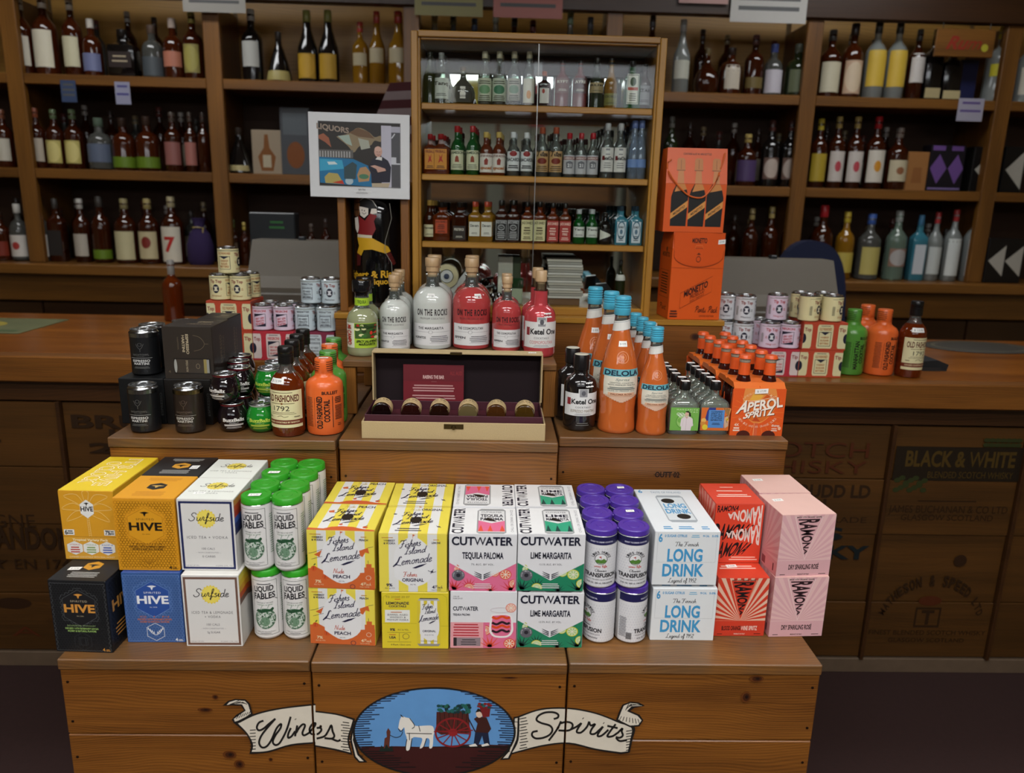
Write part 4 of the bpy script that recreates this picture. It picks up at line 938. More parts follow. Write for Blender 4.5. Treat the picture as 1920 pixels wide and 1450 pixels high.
# (x px, width px, top px, bottom px, shape, glass, cap colour, label, words)
BG = [
 # left bays, crop of the first 640 px at 2.417 -> already in photo px
 (0, 0, 50, 34, -4, 'std', AMBERB, 'cfc8b8', BGW, 'amber bottle with a pale picture label'), (0, 0, 93, 42, -8, 'std', AMBERB, 'cfc8b8', ('d2cbb4', .1, .56, 110), 'amber bottle with a tall cream label'), (0, 0, 143, 38, -4, 'std', AMBERB, 'c9c2b0', ('c6c0a0', .12, .5, 110), 'amber bottle with a yellowish label'),
 (0, 0, 178, 44, 36, 'squat', AMBERB, 'cfc8bc', ('6d7396', .1, .4, 140), 'stout amber bottle with a blue-grey label'), (0, 0, 236, 54, 56, 'block', BLK, '1a1512', ('2a1f1c', .2, .52, 110, lambda a: a.lines(50, 70, 70, 2, 30, 10, 'a89a80')), 'square black decanter'), (0, 0, 290, 38, 48, 'squat', GREYG, '5a4a40', ('4a5054', .05, .4, 150), 'grey glass bottle'),
 (0, 0, 329, 40, 35, 'squat', AMBERB, 'b9a79a', ('b0705a', .2, .45, 130), 'rounded red-brown bottle with a salmon label'), (0, 0, 366, 34, 24, 'std', DARKA, '8a8040', ('8a8048', .1, .52, 100, lab_round('9d944e')), 'dark bottle with an olive oval label'),
 (0, 1, 14, 32, 206, 'std', AMBERB, '7a4a34', BGW, 'amber bottle at the far left edge'), (0, 1, 76, 36, 203, 'std', DARKA, '8a4a30', ('b0a594', .12, .5, 120), 'dark amber bottle with a copper cap'), (0, 1, 110, 34, 206, 'std', DARKA, '5a6a4a', ('b5a960', .1, .48, 110, lab_round('cfc27a')), 'dark bottle with a round olive label'), (0, 1, 145, 35, 206, 'std', DARKA, '5a6a4a', ('b5a960', .1, .48, 110, lab_round('cfc27a')), 'dark bottle with a round yellow label'),
 (0, 1, 192, 50, 222, 'squat', GREYG, '5a6a5a', ('5a6478', .15, .5, 150), 'stout bottle with a slate-blue label'), (0, 1, 237, 40, 222, 'squat', AMBERB, '3a2a22', ('5f7a1e', .06, .26, 170), 'amber bottle with a lime-green band'), (0, 1, 281, 46, 219, 'squat', AMBERB, '3a2a22', ('5f7a1e', .06, .26, 170), 'wider amber bottle with a lime-green band'),
 (0, 1, 329, 34, 211, 'std', DARKA, '4a4038', ('8d5a54', .12, .5, 130), 'dark bottle with a dusty pink label'), (0, 1, 362, 34, 211, 'std', DARKA, '4a4038', ('a0665c', .12, .5, 130), 'dark bottle with a rose label'), (0, 1, 386, 28, 212, 'std', DARKA, '3a302a', None, 'plain dark bottle against the post'),
 (0, 2, 8, 34, 398, 'std', AMBERB, '3a2a22', ('7a2a18', .1, .4, 130), 'amber bottle with a rusty label'), (0, 2, 43, 46, 383, 'squat', GREYG, 'c4c0b8', ('cfc9c0', .08, .46, 130, lab_emb('a83a34')), 'squarish bottle with white label and white cap'), (0, 2, 84, 38, 381, 'std', GREYG, 'c4c0b8', ('cfc9c0', .08, .46, 130, lab_emb('a83a34')), 'bottle with white label and red emblem'), (0, 2, 114, 40, 373, 'block', DARKA, '3a3632', ('2a2624', .1, .5, 110), 'black-labelled square bottle'),
 (0, 2, 160, 30, 373, 'std', DARKA, 'b0aca4', ('b0a89a', .1, .45, 110), 'dark bottle with a grey cap'), (0, 2, 196, 50, 369, 'squat', DARKA, '3a3632', ('5f7a1e', .06, .2, 170), 'big dark bottle with a green band'), (0, 2, 242, 40, 373, 'std', DARKA, '8a8058', ('c0b890', .06, .5, 120), 'dark bottle with a long cream label'), (0, 2, 285, 38, 373, 'std', DARKA, '9a8a58', ('bdb08a', .08, .5, 120, lab_emb('7a2a22', 50, 60, 22)), 'dark bottle with a cream label and red emblem'), (0, 2, 329, 40, 369, 'std', DARKA, 'a59a78', ('cdc6b4', .04, .56, 115, lambda a: a.t('7', 50, 50, 50, 40, 'b02018', 1)), 'dark bottle with a white label and red numeral'),
 (0, 0, 476, 36, 18, 'std', BLK, 'b9b9b4', ('b5b5ae', .2, .55, 100), 'black bottle with a neck tag'), (0, 0, 525, 44, 60, 'tri', BLK, '2a2420', ('a89a5c', .03, .22, 140), 'black cone-shaped bottle with a cream label'), (0, 0, 579, 38, 20, 'champ', BLK, '8a8a4a', ('b58e28', .06, .4, 110, lab_round('c49a30')), 'black bottle with a shield-shaped yellow label'), (0, 0, 618, 38, 20, 'champ', BLK, '8a8a4a', ('b58e28', .06, .4, 110), 'black bottle with a broad yellow label'),
 (0, 0, 677, 38, 42, 'std', GOLD, 'a83a30', ('b5a888', .3, .5, 110), 'golden bottle with a red cap'), (0, 0, 708, 36, 22, 'tall', GOLD, 'a83a30', ('b5a888', .3, .5, 110), 'tall golden bottle with a red cap'), (0, 0, 748, 38, 22, 'tall', GOLD, 'a83a30', ('b5a888', .3, .5, 110), 'tall golden bottle beside the cabinet'),
 (0, 1, 451, 48, 240, 'tri', BLK, '3a302a', ('a89a6a', .06, .18, 120), 'dark pointed decanter'),
 # right side
 (0, 0, 1274, 30, 37, 'tall', CLEARB, 'a8a8a4', ('bfbfb0', .2, .45, 120), 'clear bottle with a pale label'), (0, 0, 1323, 46, 91, 'bulb', DARKA, '6a5a3a', None, 'dark globe-shaped bottle'), (0, 0, 1367, 46, 90, 'squat', AMBERB, '2a1a14', ('bfb5a4', .12, .62, 84), 'amber bottle with a tall white label'), (0, 0, 1410, 34, 66, 'std', DARKA, '5a3a34', ('6a5a30', .12, .3, 130), 'dark bottle with a gold strip'), (0, 0, 1446, 42, 83, 'squat', GREYG, '4a5a9a', ('bdb8c0', .06, .5, 130), 'pale bottle with a blue cap'), (0, 0, 1491, 42, 83, 'squat', OLIVE, '5a5e50', ('5d6448', .08, .5, 110), 'dark green bottle with a grey-green label'),
 (0, 1, 1253, 26, 219, 'std', OLIVE, '6a6a64', None, 'dim green bottle'), (0, 1, 1396, 36, 252, 'std', DARKA, 'b09a5a', ('4c3a62', .1, .5, 150), 'dark bottle with a purple label'), (0, 1, 1439, 38, 226, 'std', BLK, '4a2a24', ('6a5248', .12, .44, 110, lab_round('b5a69a')), 'black bottle with a round label'), (0, 1, 1474, 36, 226, 'std', BLK, '4a2a24', ('6a5248', .12, .44, 110, lab_round('b5a69a')), 'black bottle with a red and white round label'),
 (0, 2, 1400, 28, 391, 'std', DARKA, '9a8a5a', None, 'dark bottle with a gold top'), (0, 2, 1436, 30, 388, 'std', DARKA, 'a5935c', None, 'dark bottle with a brass-coloured top'), (0, 2, 1473, 36, 389, 'std', DARKA, 'a5935c', ('b5aea4', .12, .4, 110), 'dark bottle with a white label'),
 (0, 0, 1551, 38, 56, 'std', DARKA, '4a4844', ('bfb89e', .08, .52, 130), 'dark bottle with a cream label'), (0, 0, 1591, 40, 44, 'squat', AMBERB, '3a302c', ('b89a80', .06, .5, 110, lab_round('c9b59a')), 'amber bottle with an oval label'), (0, 0, 1634, 44, 39, 'std', CLEARB, '3a3a34', ('c9a83c', .16, .62, 130), 'clear bottle with a yellow label'), (0, 0, 1673, 44, 39, 'std', CLEARB, '3a3a34', ('c9a83c', .16, .62, 130), 'second clear bottle with a yellow label'), (0, 0, 1711, 36, 55, 'std', DARKA, '4a4844', ('c4beb8', .25, .66, 120), 'dark bottle with a white label'),
 (0, 0, 1742, 36, 55, 'block', BLK, '8a7a4a', ('a89a72', .04, .18, 124), 'black square bottle with a pale base label'), (0, 0, 1777, 36, 80, 'block', BLK, '8a7a4a', ('b0a278', .04, .18, 124), 'second black square bottle with a pale base label'), (0, 0, 1865, 46, 50, 'std', CLEARB, 'c4b83a', ('c9bf30', .34, .5, 130), 'clear bottle with a yellow cap'), (0, 0, 1918, 34, 60, 'std', CLEARB, 'b5b5b0', BGW, 'clear bottle at the right edge'),
 (0, 1, 1528, 32, 223, 'std', DARKA, 'c4b03a', ('a8902c', .1, .5, 130), 'dark bottle with yellow label and yellow cap'), (0, 1, 1561, 36, 219, 'std', DARKA, 'b09a5a', ('c4bcb4', .1, .52, 120, lab_emb('b0404a')), 'dark bottle with white label and gold cap'), (0, 1, 1595, 36, 219, 'std', DARKA, 'b09a5a', ('c4bcb4', .1, .52, 120, lab_emb('b0404a')), 'second dark bottle with white label and gold cap'), (0, 1, 1633, 38, 219, 'std', DARKA, 'b0242a', ('cdc6b8', .1, .54, 120, lab_emb('c98a2a')), 'dark bottle with a red cap'), (0, 1, 1675, 38, 240, 'std', DARKA, '6a6058', ('bdb294', .14, .48, 120, lab_emb('8a5a3a')), 'dark bottle with a cream square label'),
 (0, 2, 1532, 46, 385, 'squat', DARKA, 'a8242a', ('b8b0a8', .08, .3, 130), 'dark bottle with a wide red cap'), (0, 2, 1576, 34, 397, 'std', GOLD, 'bfa83a', ('b5a24a', .1, .4, 120), 'golden bottle with a yellow cap'), (0, 2, 1621, 42, 401, 'std', GREYG, '3a5aa0', ('b8ab62', .08, .5, 110), 'clear bottle with a blue cap and yellow label'), (0, 2, 1671, 46, 395, 'std', glass('pale_green_glass', '9fb8a4', 1.2, .3), '9aa09a', ('8a6a5a', .2, .46, 110, lab_round('a8a4a0')), 'pale green bottle with a round label'), (0, 2, 1712, 38, 403, 'block', BLUEG, '3a6a8a', ('c4cbd0', .1, .55, 96), 'light blue gin bottle'),
 (0, 2, 1742, 32, 398, 'std', CLEARB, 'b0383a', ('bfc4c0', .1, .5, 120), 'clear bottle with a small red cap'), (0, 2, 1775, 38, 393, 'std', CLEARB, 'b0383a', ('cdd2ce', .08, .6, 110), 'clear bottle with red cap and long label'), (0, 2, 1814, 42, 391, 'std', CLEARB, 'b83a36', ('c9c4c0', .08, .58, 110, lab_emb('a03a34')), 'clear bottle with red cap and red crest'),
]
BZ = [SA, SB, SL]
cnt = {}
for (_, row, x, wpx, top, shp, gl, capc, lab, desc) in BG:
    yb = YS+(.09 if row < 2 else .06)
    base = at_y(x, [155, 330, 505][row]+(x-960)*.02, yb); z = BZ[row]
    zt = at_y(x, top, yb).z; h = min(zt-z, .345); nb = min([abs(q[2]-x) for q in BG if q[1] == row and q[2] != x]); ww = min(min(wpx*1.02, nb*.94)/FPX*(yb/1.03), .115)
    bottle('liquor_bottle', f'{desc} on the {ROWN[row]} back shelf', 'bottle', (base.x, yb, z+.0005), shp, ww, h, gl, capc, .84, lab, None, '222222', 'bottles on the back shelves', seg=14)
# a second file of dim bottles deeper on the shelves
k = 0
for row, xs in ((0, (62, 118, 205, 262, 310, 345)), (1, (58, 95, 128, 168, 215, 260, 305, 345, 372)), (2, (20, 65, 100, 135, 178, 220, 262, 305, 350, 375)), (1, (1290, 1315, 1345, 1372, 1418, 1456)), (2, (1388, 1418, 1455, 1545, 1598, 1645, 1690, 1760, 1795)), (0, (1300, 1345, 1430, 1570, 1612, 1655, 1692, 1725)), (1, (1545, 1578, 1614, 1655))):
    for i, x in enumerate(xs):
        side = 'left' if x < 900 else ('right' if x > 1500 else 'middle'); yb = YS+.22
        b0 = at_y(x, 300, yb); h = [.3, .29, .28][row]-.02*(i % 3)
        o = bottle('liquor_bottle', f'dim {"dark" if i % 2 else "brown"} bottle standing {ORD[i]} in the rear file of the {side} {ROWN[row]} back shelf', 'bottle', (b0.x, yb, BZ[row]+.0005), 'std', .068, h, [DARKA, AMBERB, GREYG][i % 3], ['3a302a', '8a7a5a', '5a2a24', 'a5a098'][i % 4], .85, [None, ('8a8070', .12, .48, 120), ('b0a890', .1, .5, 110)][i % 3], None, '222222', 'bottles on the back shelves', seg=12)
        k += 1
# bottle tops seen above the cabinet
for i, (x, c, g) in enumerate(((815, 'a8a07a', CLEAR), (850, '6a7a6a', GREYG), (890, '3a4a6a', GREYG), (930, 'a8b5a8', CLEAR), (965, '2f3a52', DARKA), (1000, '6a3a3a', DARKA), (1070, '8aa58a', CLEAR), (1108, '4a4a52', GREYG), (1165, '5a8a4a', CLEAR), (1225, '4a4a4e', DARKA))):
    yb = YS+.1; p = at_y(x, 30, yb)
    bottle('liquor_bottle', f'{["pale", "grey", "slate", "light green", "navy", "maroon", "mint", "charcoal", "green", "dark"][i]}-topped bottle peeping over the top of the cabinet', 'bottle', (p.x, yb, SA+.0005), 'std', .075, .33-.02*(i % 3), g, c, .84, BGW, None, '222222', 'bottles on the back shelves', seg=12)

# boxed goods on the back shelves
def carton(name, label, x, row, wpx, top, col, art=None, dy=.08, D=.08):
    yb = YS+dy; p = at_y(x, [140, 320, 490][row], yb); z = BZ[row]; h = at_y(x, top, yb).z-z; wd = wpx/FPX*yb/1.03
    t = thing(name, label, 'box', (p.x, yb, z+.0005), 0, 'cartons on the back shelves')
    MB().box(-wd/2, 0, 0, wd/2, D, h, card(col), .003).obj('carton', t)
    if art: print_part('front_print', t, (art, m_front(wd, h)))
    return t
a = Art(); a.p([(30, 8), (70, 8), (80, 40), (60, 60), (56, 90), (44, 90), (40, 60), (20, 40)], '7a4a1c'); a.r(36, 16, 64, 44, 'b0a58c'); carton('cognac_box', 'beige carton printed with a cognac bottle on the middle back shelf', 502, 1, 54, 244, '9a8a74', a)
a = Art(); a.c(50, 30, 30, 20, '7a4418'); a.r(10, 60, 90, 92, '5a6064'); carton('cognac_box', 'grey window carton with an amber bottle on the middle back shelf', 556, 1, 54, 202, '474a4e', a)
carton('spirit_box', 'navy blue carton on the top back shelf below the wooden sign', 1816, 0, 34, 112, '1b1f44', None)
a = Art(); a.p([(25, 20), (75, 20), (70, 60), (30, 60)], '8a5a30'); carton('spirit_box', 'squat kraft paper carton on the middle back shelf', 1720, 1, 40, 285, '9a6a3c', a)
a = Art(); a.p([(2, 50), (26, 80), (50, 50), (26, 16)], '6a4a8a'); a.p([(54, 50), (78, 80), (98, 50), (78, 16)], '6a4a8a'); a.r(4, 88, 40, 98, '6a4a8a'); a.r(58, 88, 92, 98, '6a4a8a'); a.r(2, 4, 96, 8, '7a6a98'); carton('spirit_box', 'black carton with purple diamonds on the middle back shelf', 1774, 1, 66, 272, '15121a', a)
a = Art(); a.p([(12, 50), (95, 92), (95, 8)], 'b0aca0'); carton('spirit_box', 'black carton with a white triangle on the middle back shelf', 1842, 1, 40, 275, '12100f', a); carton('spirit_box', 'black carton with a white triangle at the right edge of middle back shelf', 1900, 1, 40, 275, '12100f', a)
a = Art(); a.p([(4, 50), (48, 85), (48, 15)], 'b0aca0'); a.p([(50, 50), (96, 85), (96, 15)], 'b0aca0'); carton('spirit_box', 'black carton with two white triangles on the lower back shelf', 1884, 2, 72, 448, '12100f', a, .0)
t = thing('velvet_bag', 'purple drawstring bottle bag on the lower back shelf', 'bag', (at_y(376, 460, YS+.05).x, YS+.05, SL))
MB().lathe([(.05, 0), (.062, .02), (.06, .09), (.045, .14), (.022, .17), (.03, .2), (.034, .21)], mat('velvet', '2a1a44', .9), 16, sy=.7).obj('pouch', t); MB().tube([(-.024, -.018, .168), (0, -.022, .17), (.024, -.018, .168), (.02, -.024, .12)], .003, plastic('a08a4a')).obj('cord', t)

# paper notices, shelf tags and hanging sign
def notice(name, label, u0, v0, u1, v1, y, col, n=3, tc='555555'):
    p, q = at_y(u0, v0, y), at_y(u1, v1, y); t = thing(name, label, 'notice', ((p.x+q.x)/2, y, min(p.z, q.z)))
    wd, h = q.x-p.x, abs(p.z-q.z); MB().box(-wd/2, 0, 0, wd/2, .002, h, card(col)).obj('paper', t)
    a = Art(); a.lines(50, 80, 84, n, 70/max(n, 1), 10, tc); print_part('notice_print', t, (a, m_front(wd, h, -.0003)))
yb = YS-.035
notice('paper_notice', 'white printed notice hanging from top beam at the left', 339, -40, 461, 25, yb, '9a968e')
notice('paper_notice', 'olive paper notice hanging above the cabinet', 777, -40, 905, 32, yb, '8a8350'); notice('paper_notice', 'salmon pink paper notice hanging above the cabinet', 926, -40, 1054, 36, yb, 'a8665c')
notice('paper_notice', 'small pink notice edge hanging beside the white notice', 1276, -40, 1365, 8, yb, 'b08a84'); notice('paper_notice', 'white printed notice hanging from top beam right of cabinet', 1375, -40, 1510, 45, yb, 'b5b2ac')
notice('shelf_tag', 'blue card tag on the edge of left top back shelf', 112, 150, 145, 192, YS-.002, '3a4866'); notice('shelf_tag', 'white and violet card tag on the edge of left top back shelf', 214, 153, 246, 196, YS-.002, '8f8fa4', 2, '4a4880'); notice('shelf_tag', 'white and purple card tag on the edge of right top back shelf', 1799, 184, 1840, 228, YS-.002, '9a96a4', 2, '5a4a80')
p, q = at_y(1749, 56, YS+.02), at_y(1850, 112, YS+.02)
t = thing('hanging_sign', 'small wooden sign with red script hanging over the right shelf', 'sign', ((p.x+q.x)/2, YS-.02, min(p.z, q.z))); wd, h = q.x-p.x, abs(p.z-q.z)
MB().box(-wd/2, 0, 0, wd/2, .012, h, SHELF, .003).obj('board', t); a = Art(); a.sc('Run', 44, 30, 60, 50, '8a2a1c', 5) if 'R' in CUR else a.t('Rum', 46, 50, 56, 44, '8a2a1c', 1, .2); a.c(84, 34, 6, 14, 'a8a030', 10); print_part('sign_lettering', t, (a, m_front(wd, h, -.0003)))
MB().tube([(-wd*.4, .006, h), (-wd*.4, .006, h+.08)], .0015, plastic('3a3a36')).obj('cord', t); MB().tube([(wd*.4, .006, h), (wd*.4, .006, h+.08)], .0015, plastic('3a3a36')).obj('cord', t)

# tills and oddments on the counter
GREYP = plastic('625c52', .5); DKP = plastic('1d2226', .4)
def till(label, u0, u1, v0, y, z):
    p, q = at_y(u0, v0, y), at_y(u1, v0, y); wd = q.x-p.x; t = thing('cash_register', label, 'cash register', ((p.x+q.x)/2, y, z)); h = p.z-z
    MB().prism([(0, 0), (.36, 0), (.36, h*.55), (.3, h*.9), (.2, h), (.1, h), (.03, h*.62), (0, h*.5)], -wd/2, wd/2, GREYP, 'yz').obj('housing', t)
    MB().box(-wd/2-.004, -.012, 0, wd/2+.004, -.0005, h*.45, plastic('57524a', .5), .006).obj('drawer', t)
    MB().box(-.01, .12, h-.012, .012, .15, h+.012, DKP, .002).obj('latch', t)
    return t, wd, h
yt = 2.56
t, wd, h = till('grey cash register on the left counter behind the small cans', 455, 640, 452, yt, ZL)
MB().box(-wd*.62, .2, h*.4, -wd*.12, .26, h+.09, DKP, .004).obj('display', t); p = Art(); p.lines(60, 60, 34, 2, 26, 12, '2f6a34'); print_part('digits', t, (p, m_front(wd*.5, .07, .199, -wd*.62, h+.015)))
till('grey cash register on the right counter behind the cans', 1362, 1588, 488, yt, ZC)
for i, (x, c) in enumerate(((420, 'a8843a'), (440, '5a6a3a'), (460, 'b09a4a'), (478, 'a83a34'), (500, '3a2a24'), (520, '7a6a3a'), (540, '6a3a34'), (560, '4a2a22'), (585, '5a5048'), (612, '3a302c'))):
    pp = at_y(x, 470, YS+.06); bottle('liquor_bottle', f'small dark bottle, {ORD[i]} from left behind the left cash register', 'bottle', (pp.x, YS+.06, SL), 'std', .045, .22-.012*(i % 3), DARKA, c, .82, ('5a4a38', .15, .5, 120) if i % 2 else None, None, '222222', 'bottles on the back shelves', seg=12)
pp = at_y(326, 575, 2.78)
bottle('liquor_bottle', 'lone amber bottle with a grey neck on the left counter', 'bottle', (pp.x, pp.y, ZL), 'std', .07, .22, AMBER, '8a8884', .66, None, None, seg=16)
t = thing('counter_mat', 'faded green and yellow mat lying on the left counter', 'mat', (at_z(40, 600, ZL).x, 2.6, ZL)); MB().box(-.28, -.16, 0, .16, .14, .003, mat('mat_print', '5d5f40', .6, var=.3, scale=9), .001).obj('mat', t); print_part('mat_print', t, (Art().c(40, 50, 30, 30, '9a8a3a').r(4, 6, 96, 16, '4a5a3c'), m_top(.42, .28, .0032, -.15, -.27)))
t = thing('counter_mat', 'dark oval mat lying on the right counter', 'mat', (at_z(1835, 652, ZC).x, at_z(1835, 652, ZC).y, ZC)); MB().lathe([(.2, 0), (.205, .002), (.2, .004)], mat('mat_dark', '3a3630', .6), 28, sy=.6).obj('mat', t); print_part('mat_print', t, (Art().ring(50, 50, 46, 46, 4, '55503f'), m_top(.38, .22, .0042, -.11)))
pp = at_z(1748, 697, ZC)
t = thing('change_tray', 'small dark tray on the right counter beside the last bottle', 'tray', (pp.x, pp.y+.05, ZC)); MB().prism([(-.05, 0), (.05, 0), (.055, .02), (.02, .034), (-.02, .03), (-.045, .02)], -.04, .04, DKP).obj('tray', t); MB().box(-.03, -.043, .0, .03, -.0405, .012, plastic('2a2c2e')).obj('lip', t)
# striped flag and blue chair back
p, q = at_y(690, 215, 2.9), at_y(775, 140, 2.9)
t = thing('striped_flag', 'dark red and white striped flag behind the cabinet', 'flag', ((p.x+q.x)/2, 2.9, p.z-.1)); 
for k in range(7): MB().prism([(-.1+.014*k, .0+.03*k), (.12, .03*k+.01), (.12, .03*k+.04), (-.1+.014*(k+1), .03*(k+1))], 0, .003, mat('flag_%d' % (k % 2), ['4a2024', '8a7a7a'][k % 2], .9)).obj('stripe', t)
MB().tube([(.125, .002, -.9+.1), (.125, .002, .26)], .008, plastic('2a2220')).obj('pole', t)
p = at_y(1545, 470, 2.75)
t = thing('office_chair', 'navy blue chair back behind the right cash register', 'chair', (p.x*1.19, 3.33, 0))
NB = mat('chair_fabric', '161d3a', .9, bump=.3, scale=200)
MB().prism(smooth_line([(-.13, .62), (-.17, .95), (-.16, 1.2), (-.08, 1.31), (.05, 1.3), (.13, 1.18), (.16, .9), (.15, .62)], 4), 0, .06, NB).obj('backrest', t)
MB().box(-.2, -.4, .42, .2, .02, .5, NB, .03, 2).obj('seat', t); MB().lathe([(.03, .06), (.025, .42)], DKP, 10, loc=(0, -.2, 0)).obj('column', t)
MB().box(-.03, .0, .45, .03, .03, .65, DKP, .004).obj('back_bracket', t)
for k in range(5): MB().tube([(0, -.2, .07), (.22*math.cos(k*1.2566), -.2+.22*math.sin(k*1.2566), .045)], .018, DKP).obj('foot', t)
# the shop behind the camera, seen only in the cabinet's mirror
for i, (x, z, wd, h, c, lb) in enumerate(((-.62, 2.3, .24, .36, 'e8d03a', 'yellow'), (-.16, 2.3, .5, .36, 'ecd84a', 'broad yellow'), (.42, 2.22, .16, .42, 'd8303a', 'red'), (1.0, 2.3, .3, .36, 'e8e8e4', 'white'), (2.05, 2.25, .3, .42, '6ad02a', 'bright green'), (-1.3, 2.2, .4, .4, 'e8e8e4', 'off-white'))):
    t = thing('wall_poster', f'{lb} poster on the wall behind the camera, seen in the cabinet mirror', 'poster', (x, -3.54, z)); MB().box(-wd/2, -.004, 0, wd/2, 0, h, card(c)).obj('sheet', t)
for i, x in enumerate((-1.9, -.65, .65, 1.9)):
    t = thing('gondola_shelf', f'{["first", "second", "third", "fourth"][i]} brown stock shelf from the left across the aisle, seen in mirror', 'shelf', (x, -3.3, 0))
    for z in (.1, .55, 1.0, 1.45, 1.85): MB().box(-.55, -.2, z, .55, .2, z+.03, DARKW).obj('shelf_board', t)
    for sx in (-.57, .55): MB().box(sx, -.2, 0, sx+.02, .2, 1.9, DARKW).obj('side_panel', t)
    MB().box(-.55, -.2, 0, .55, -.18, 1.9, PINE).obj('back_panel', t)

# ------------------------------------------------------------------ tier one: drink cartons and can packs
def box_thing(name, label, W, D, h, col, prints, loc, rz=0., group=None, sidecol=None):
    """a carton: origin at the middle of its front bottom edge"""
    t = thing(name, label, 'box', loc, rz, group)
    MB().box(-W/2, 0, 0, W/2, D, h, card(col), .0016).obj('carton', t)
    mp = {'front': m_front(W, h), 'top': m_top(W, D, h), 'right': m_right(D, h, W/2), 'left': m_left(D, h, -W/2)}
    for side, a in prints: print_part(side+'_print', t, (a.clip(), mp[side]))
    return t
def hexa(x, y, r, asp=1., rot=0): return [(x+r*math.cos(R_(60*k+30+rot)), y+r*asp*math.sin(R_(60*k+30+rot))) for k in range(6)]
def hexgrid(a, col, r=2.9, asp=.74, x0=2, x1=98, y0=2, y1=98, skip=None, wd=.75):
    dx = r*math.sqrt(3); dy = r*1.5*asp; j = 0; y = y0+r*asp
    while y < y1-r*asp*.8:
        x = x0+r+(dx/2 if j % 2 else 0)
        while x < x1-r*.8:
            if not (skip and skip(x, y)):
                P = hexa(x, y, r, asp); a.l(P+[P[0]], wd, col, asp); a.cur -= 1
            x += dx
        y += dy; j += 1
    a.cur += 1
def bee(a, x, y, s, col, asp=.74):
    a.p([(x-s*1.9, y+s*.5*asp), (x-s*.4, y+s*.9*asp), (x, y+s*.3*asp), (x-s*.5, y)], col); a.cur -= 1
    a.p([(x+s*1.9, y+s*.5*asp), (x+s*.4, y+s*.9*asp), (x, y+s*.3*asp), (x+s*.5, y)], col); a.cur -= 1
    a.p([(x-s*.35, y+s*.9*asp), (x+s*.35, y+s*.9*asp), (x+s*.45, y-s*.3*asp), (x, y-s*1.3*asp), (x-s*.45, y-s*.3*asp)], col)
def hive_front(bg, line, fill, tx, sub, l1, ll, deco, botc):
    a = Art(); a.r(.5, .5, 99.5, 99.5, bg)
    hexgrid(a, line, skip=lambda x, y: abs(x-50) < 31 and abs(y-63) < 27-abs(x-50)*.35)
    a.p(hexa(50, 62, 33, .78), line); a.p(hexa(50, 62, 32.2, .78), fill)
    bee(a, 50, 79, 4.2, tx); a.t('SPIRITED', 50, 71.5, 29, 2.6, sub, 0, 0, .12); a.t('HIVE', 50, 61.5, 54, 10.5, tx, 1); a.t('Est. 2020', 50, 51, 12, 1.4, sub)
    a.t(l1, 50, 37.5, 50, 2.2, ll[0], 0, 0, .15)
    for k, s in enumerate(('INFUSED WITH ROSEMARY LEMON', 'HONEY & NATURAL FLAVORS')): a.t(s, 50, 33.6-k*3.6, 58-8*k, 2.3, ll[1], 1)
    P = hexa(50, 15.5, 17, .74); a.l(P+[P[0]], .8, botc, .74)
    if deco == 'fan':
        for d in range(-4, 5): a.l([(50, 9), (50+d*3.2, 20-abs(d)*1.3)], .6, botc, sm=0)
    elif deco == 'leaf':
        for s in (-1, 1):
            a.l([(50, 11), (50+s*7, 14), (50+s*12, 20)], .8, botc, sm=3)
            for k in range(4): a.p([(50+s*(2+k*3), 12.5+k*2), (50+s*(3+k*3), 16.5+k*2), (50+s*(5+k*3), 13.6+k*2)], botc); a.cur -= 1
            a.cur += 1
    else: a.frame(42, 10, 58, 21, .8, .6, botc); a.r(45, 11, 45.8, 20, botc); a.r(54, 11, 54.8, 20, botc)
    a.t('4', 85, 4.5, 4, 4, tx, 1); a.lines(92, 4.4, 8, 2, 1.6, .7, tx)
    return a
def hive_top(bg, hx, beec, tc, extra=True):
    a = Art(); a.r(.5, .5, 99.5, 99.5, bg); a.p(hexa(50, 52, 17, .9), hx); bee(a, 50, 52, 6, beec, .9)
    a.lines(50, 88, 56, 3, 5, 2, tc, 2); a.lines(50, 28, 58, 4, 5, 2, tc, 4); return a
def hive_side(bg, line, tx):
    a = Art(); a.r(.5, .5, 99.5, 99.5, bg); hexgrid(a, line, 4.2); a.t('HIVE', 46, 60, 66, 14, tx, 1); a.lines(50, 32, 70, 4, 5, 2, tx); return a
HB = 'spirit can cartons on the left of the low crates'
bh_f = hive_front('17181a', '4a4c4e', '1b1b1d', 'c98a3c', 'a89a80', 'BOURBON WHISKEY', ('8aa06a', '8fb060'), 'barrel', '303234')
o_bh = box_thing('canned_cocktail_carton', 'black honeycomb-patterned cocktail carton, bottom left corner of the low display', .106, .112, .147, '161718',
    [('front', bh_f), ('top', hive_top('1a1b1d', 'c9902e', '1a1b1d', 'b8b8b4')), ('right', hive_side('151618', '2c2e30', 'b5803a'))], (-.7505, 1.268, Z1), -.04, HB)
sticker(o_bh, (-.028, .045, .1474))
box_thing('canned_cocktail_carton', 'blue honeycomb-patterned cocktail carton under the orange one', .109, .118, .147, '2c4a8c',
    [('front', hive_front('37588f', '6a86bc', '2c4c92', 'dfe0e4', 'dfe0e4', 'G I N', ('b5683c', 'b5683c'), 'leaf', 'dfe0e4'))], (-.632, 1.302, Z1), .01, HB)
box_thing('canned_cocktail_carton', 'orange honeycomb-patterned tequila carton on top of the blue one', .113, .117, .1445, 'd18f1c',
    [('front', hive_front('cf8f1e', 'a86e12', 'd0921f', '1c150c', '3a2a10', 'TEQUILA', ('5a3a10', '4a2f10'), 'fan', 'a06c14')), ('top', hive_top('dd9a20', '1d1a16', 'd8b060', 'b87414'))], (-.6355, 1.309, Z1+.1475), 0, HB)
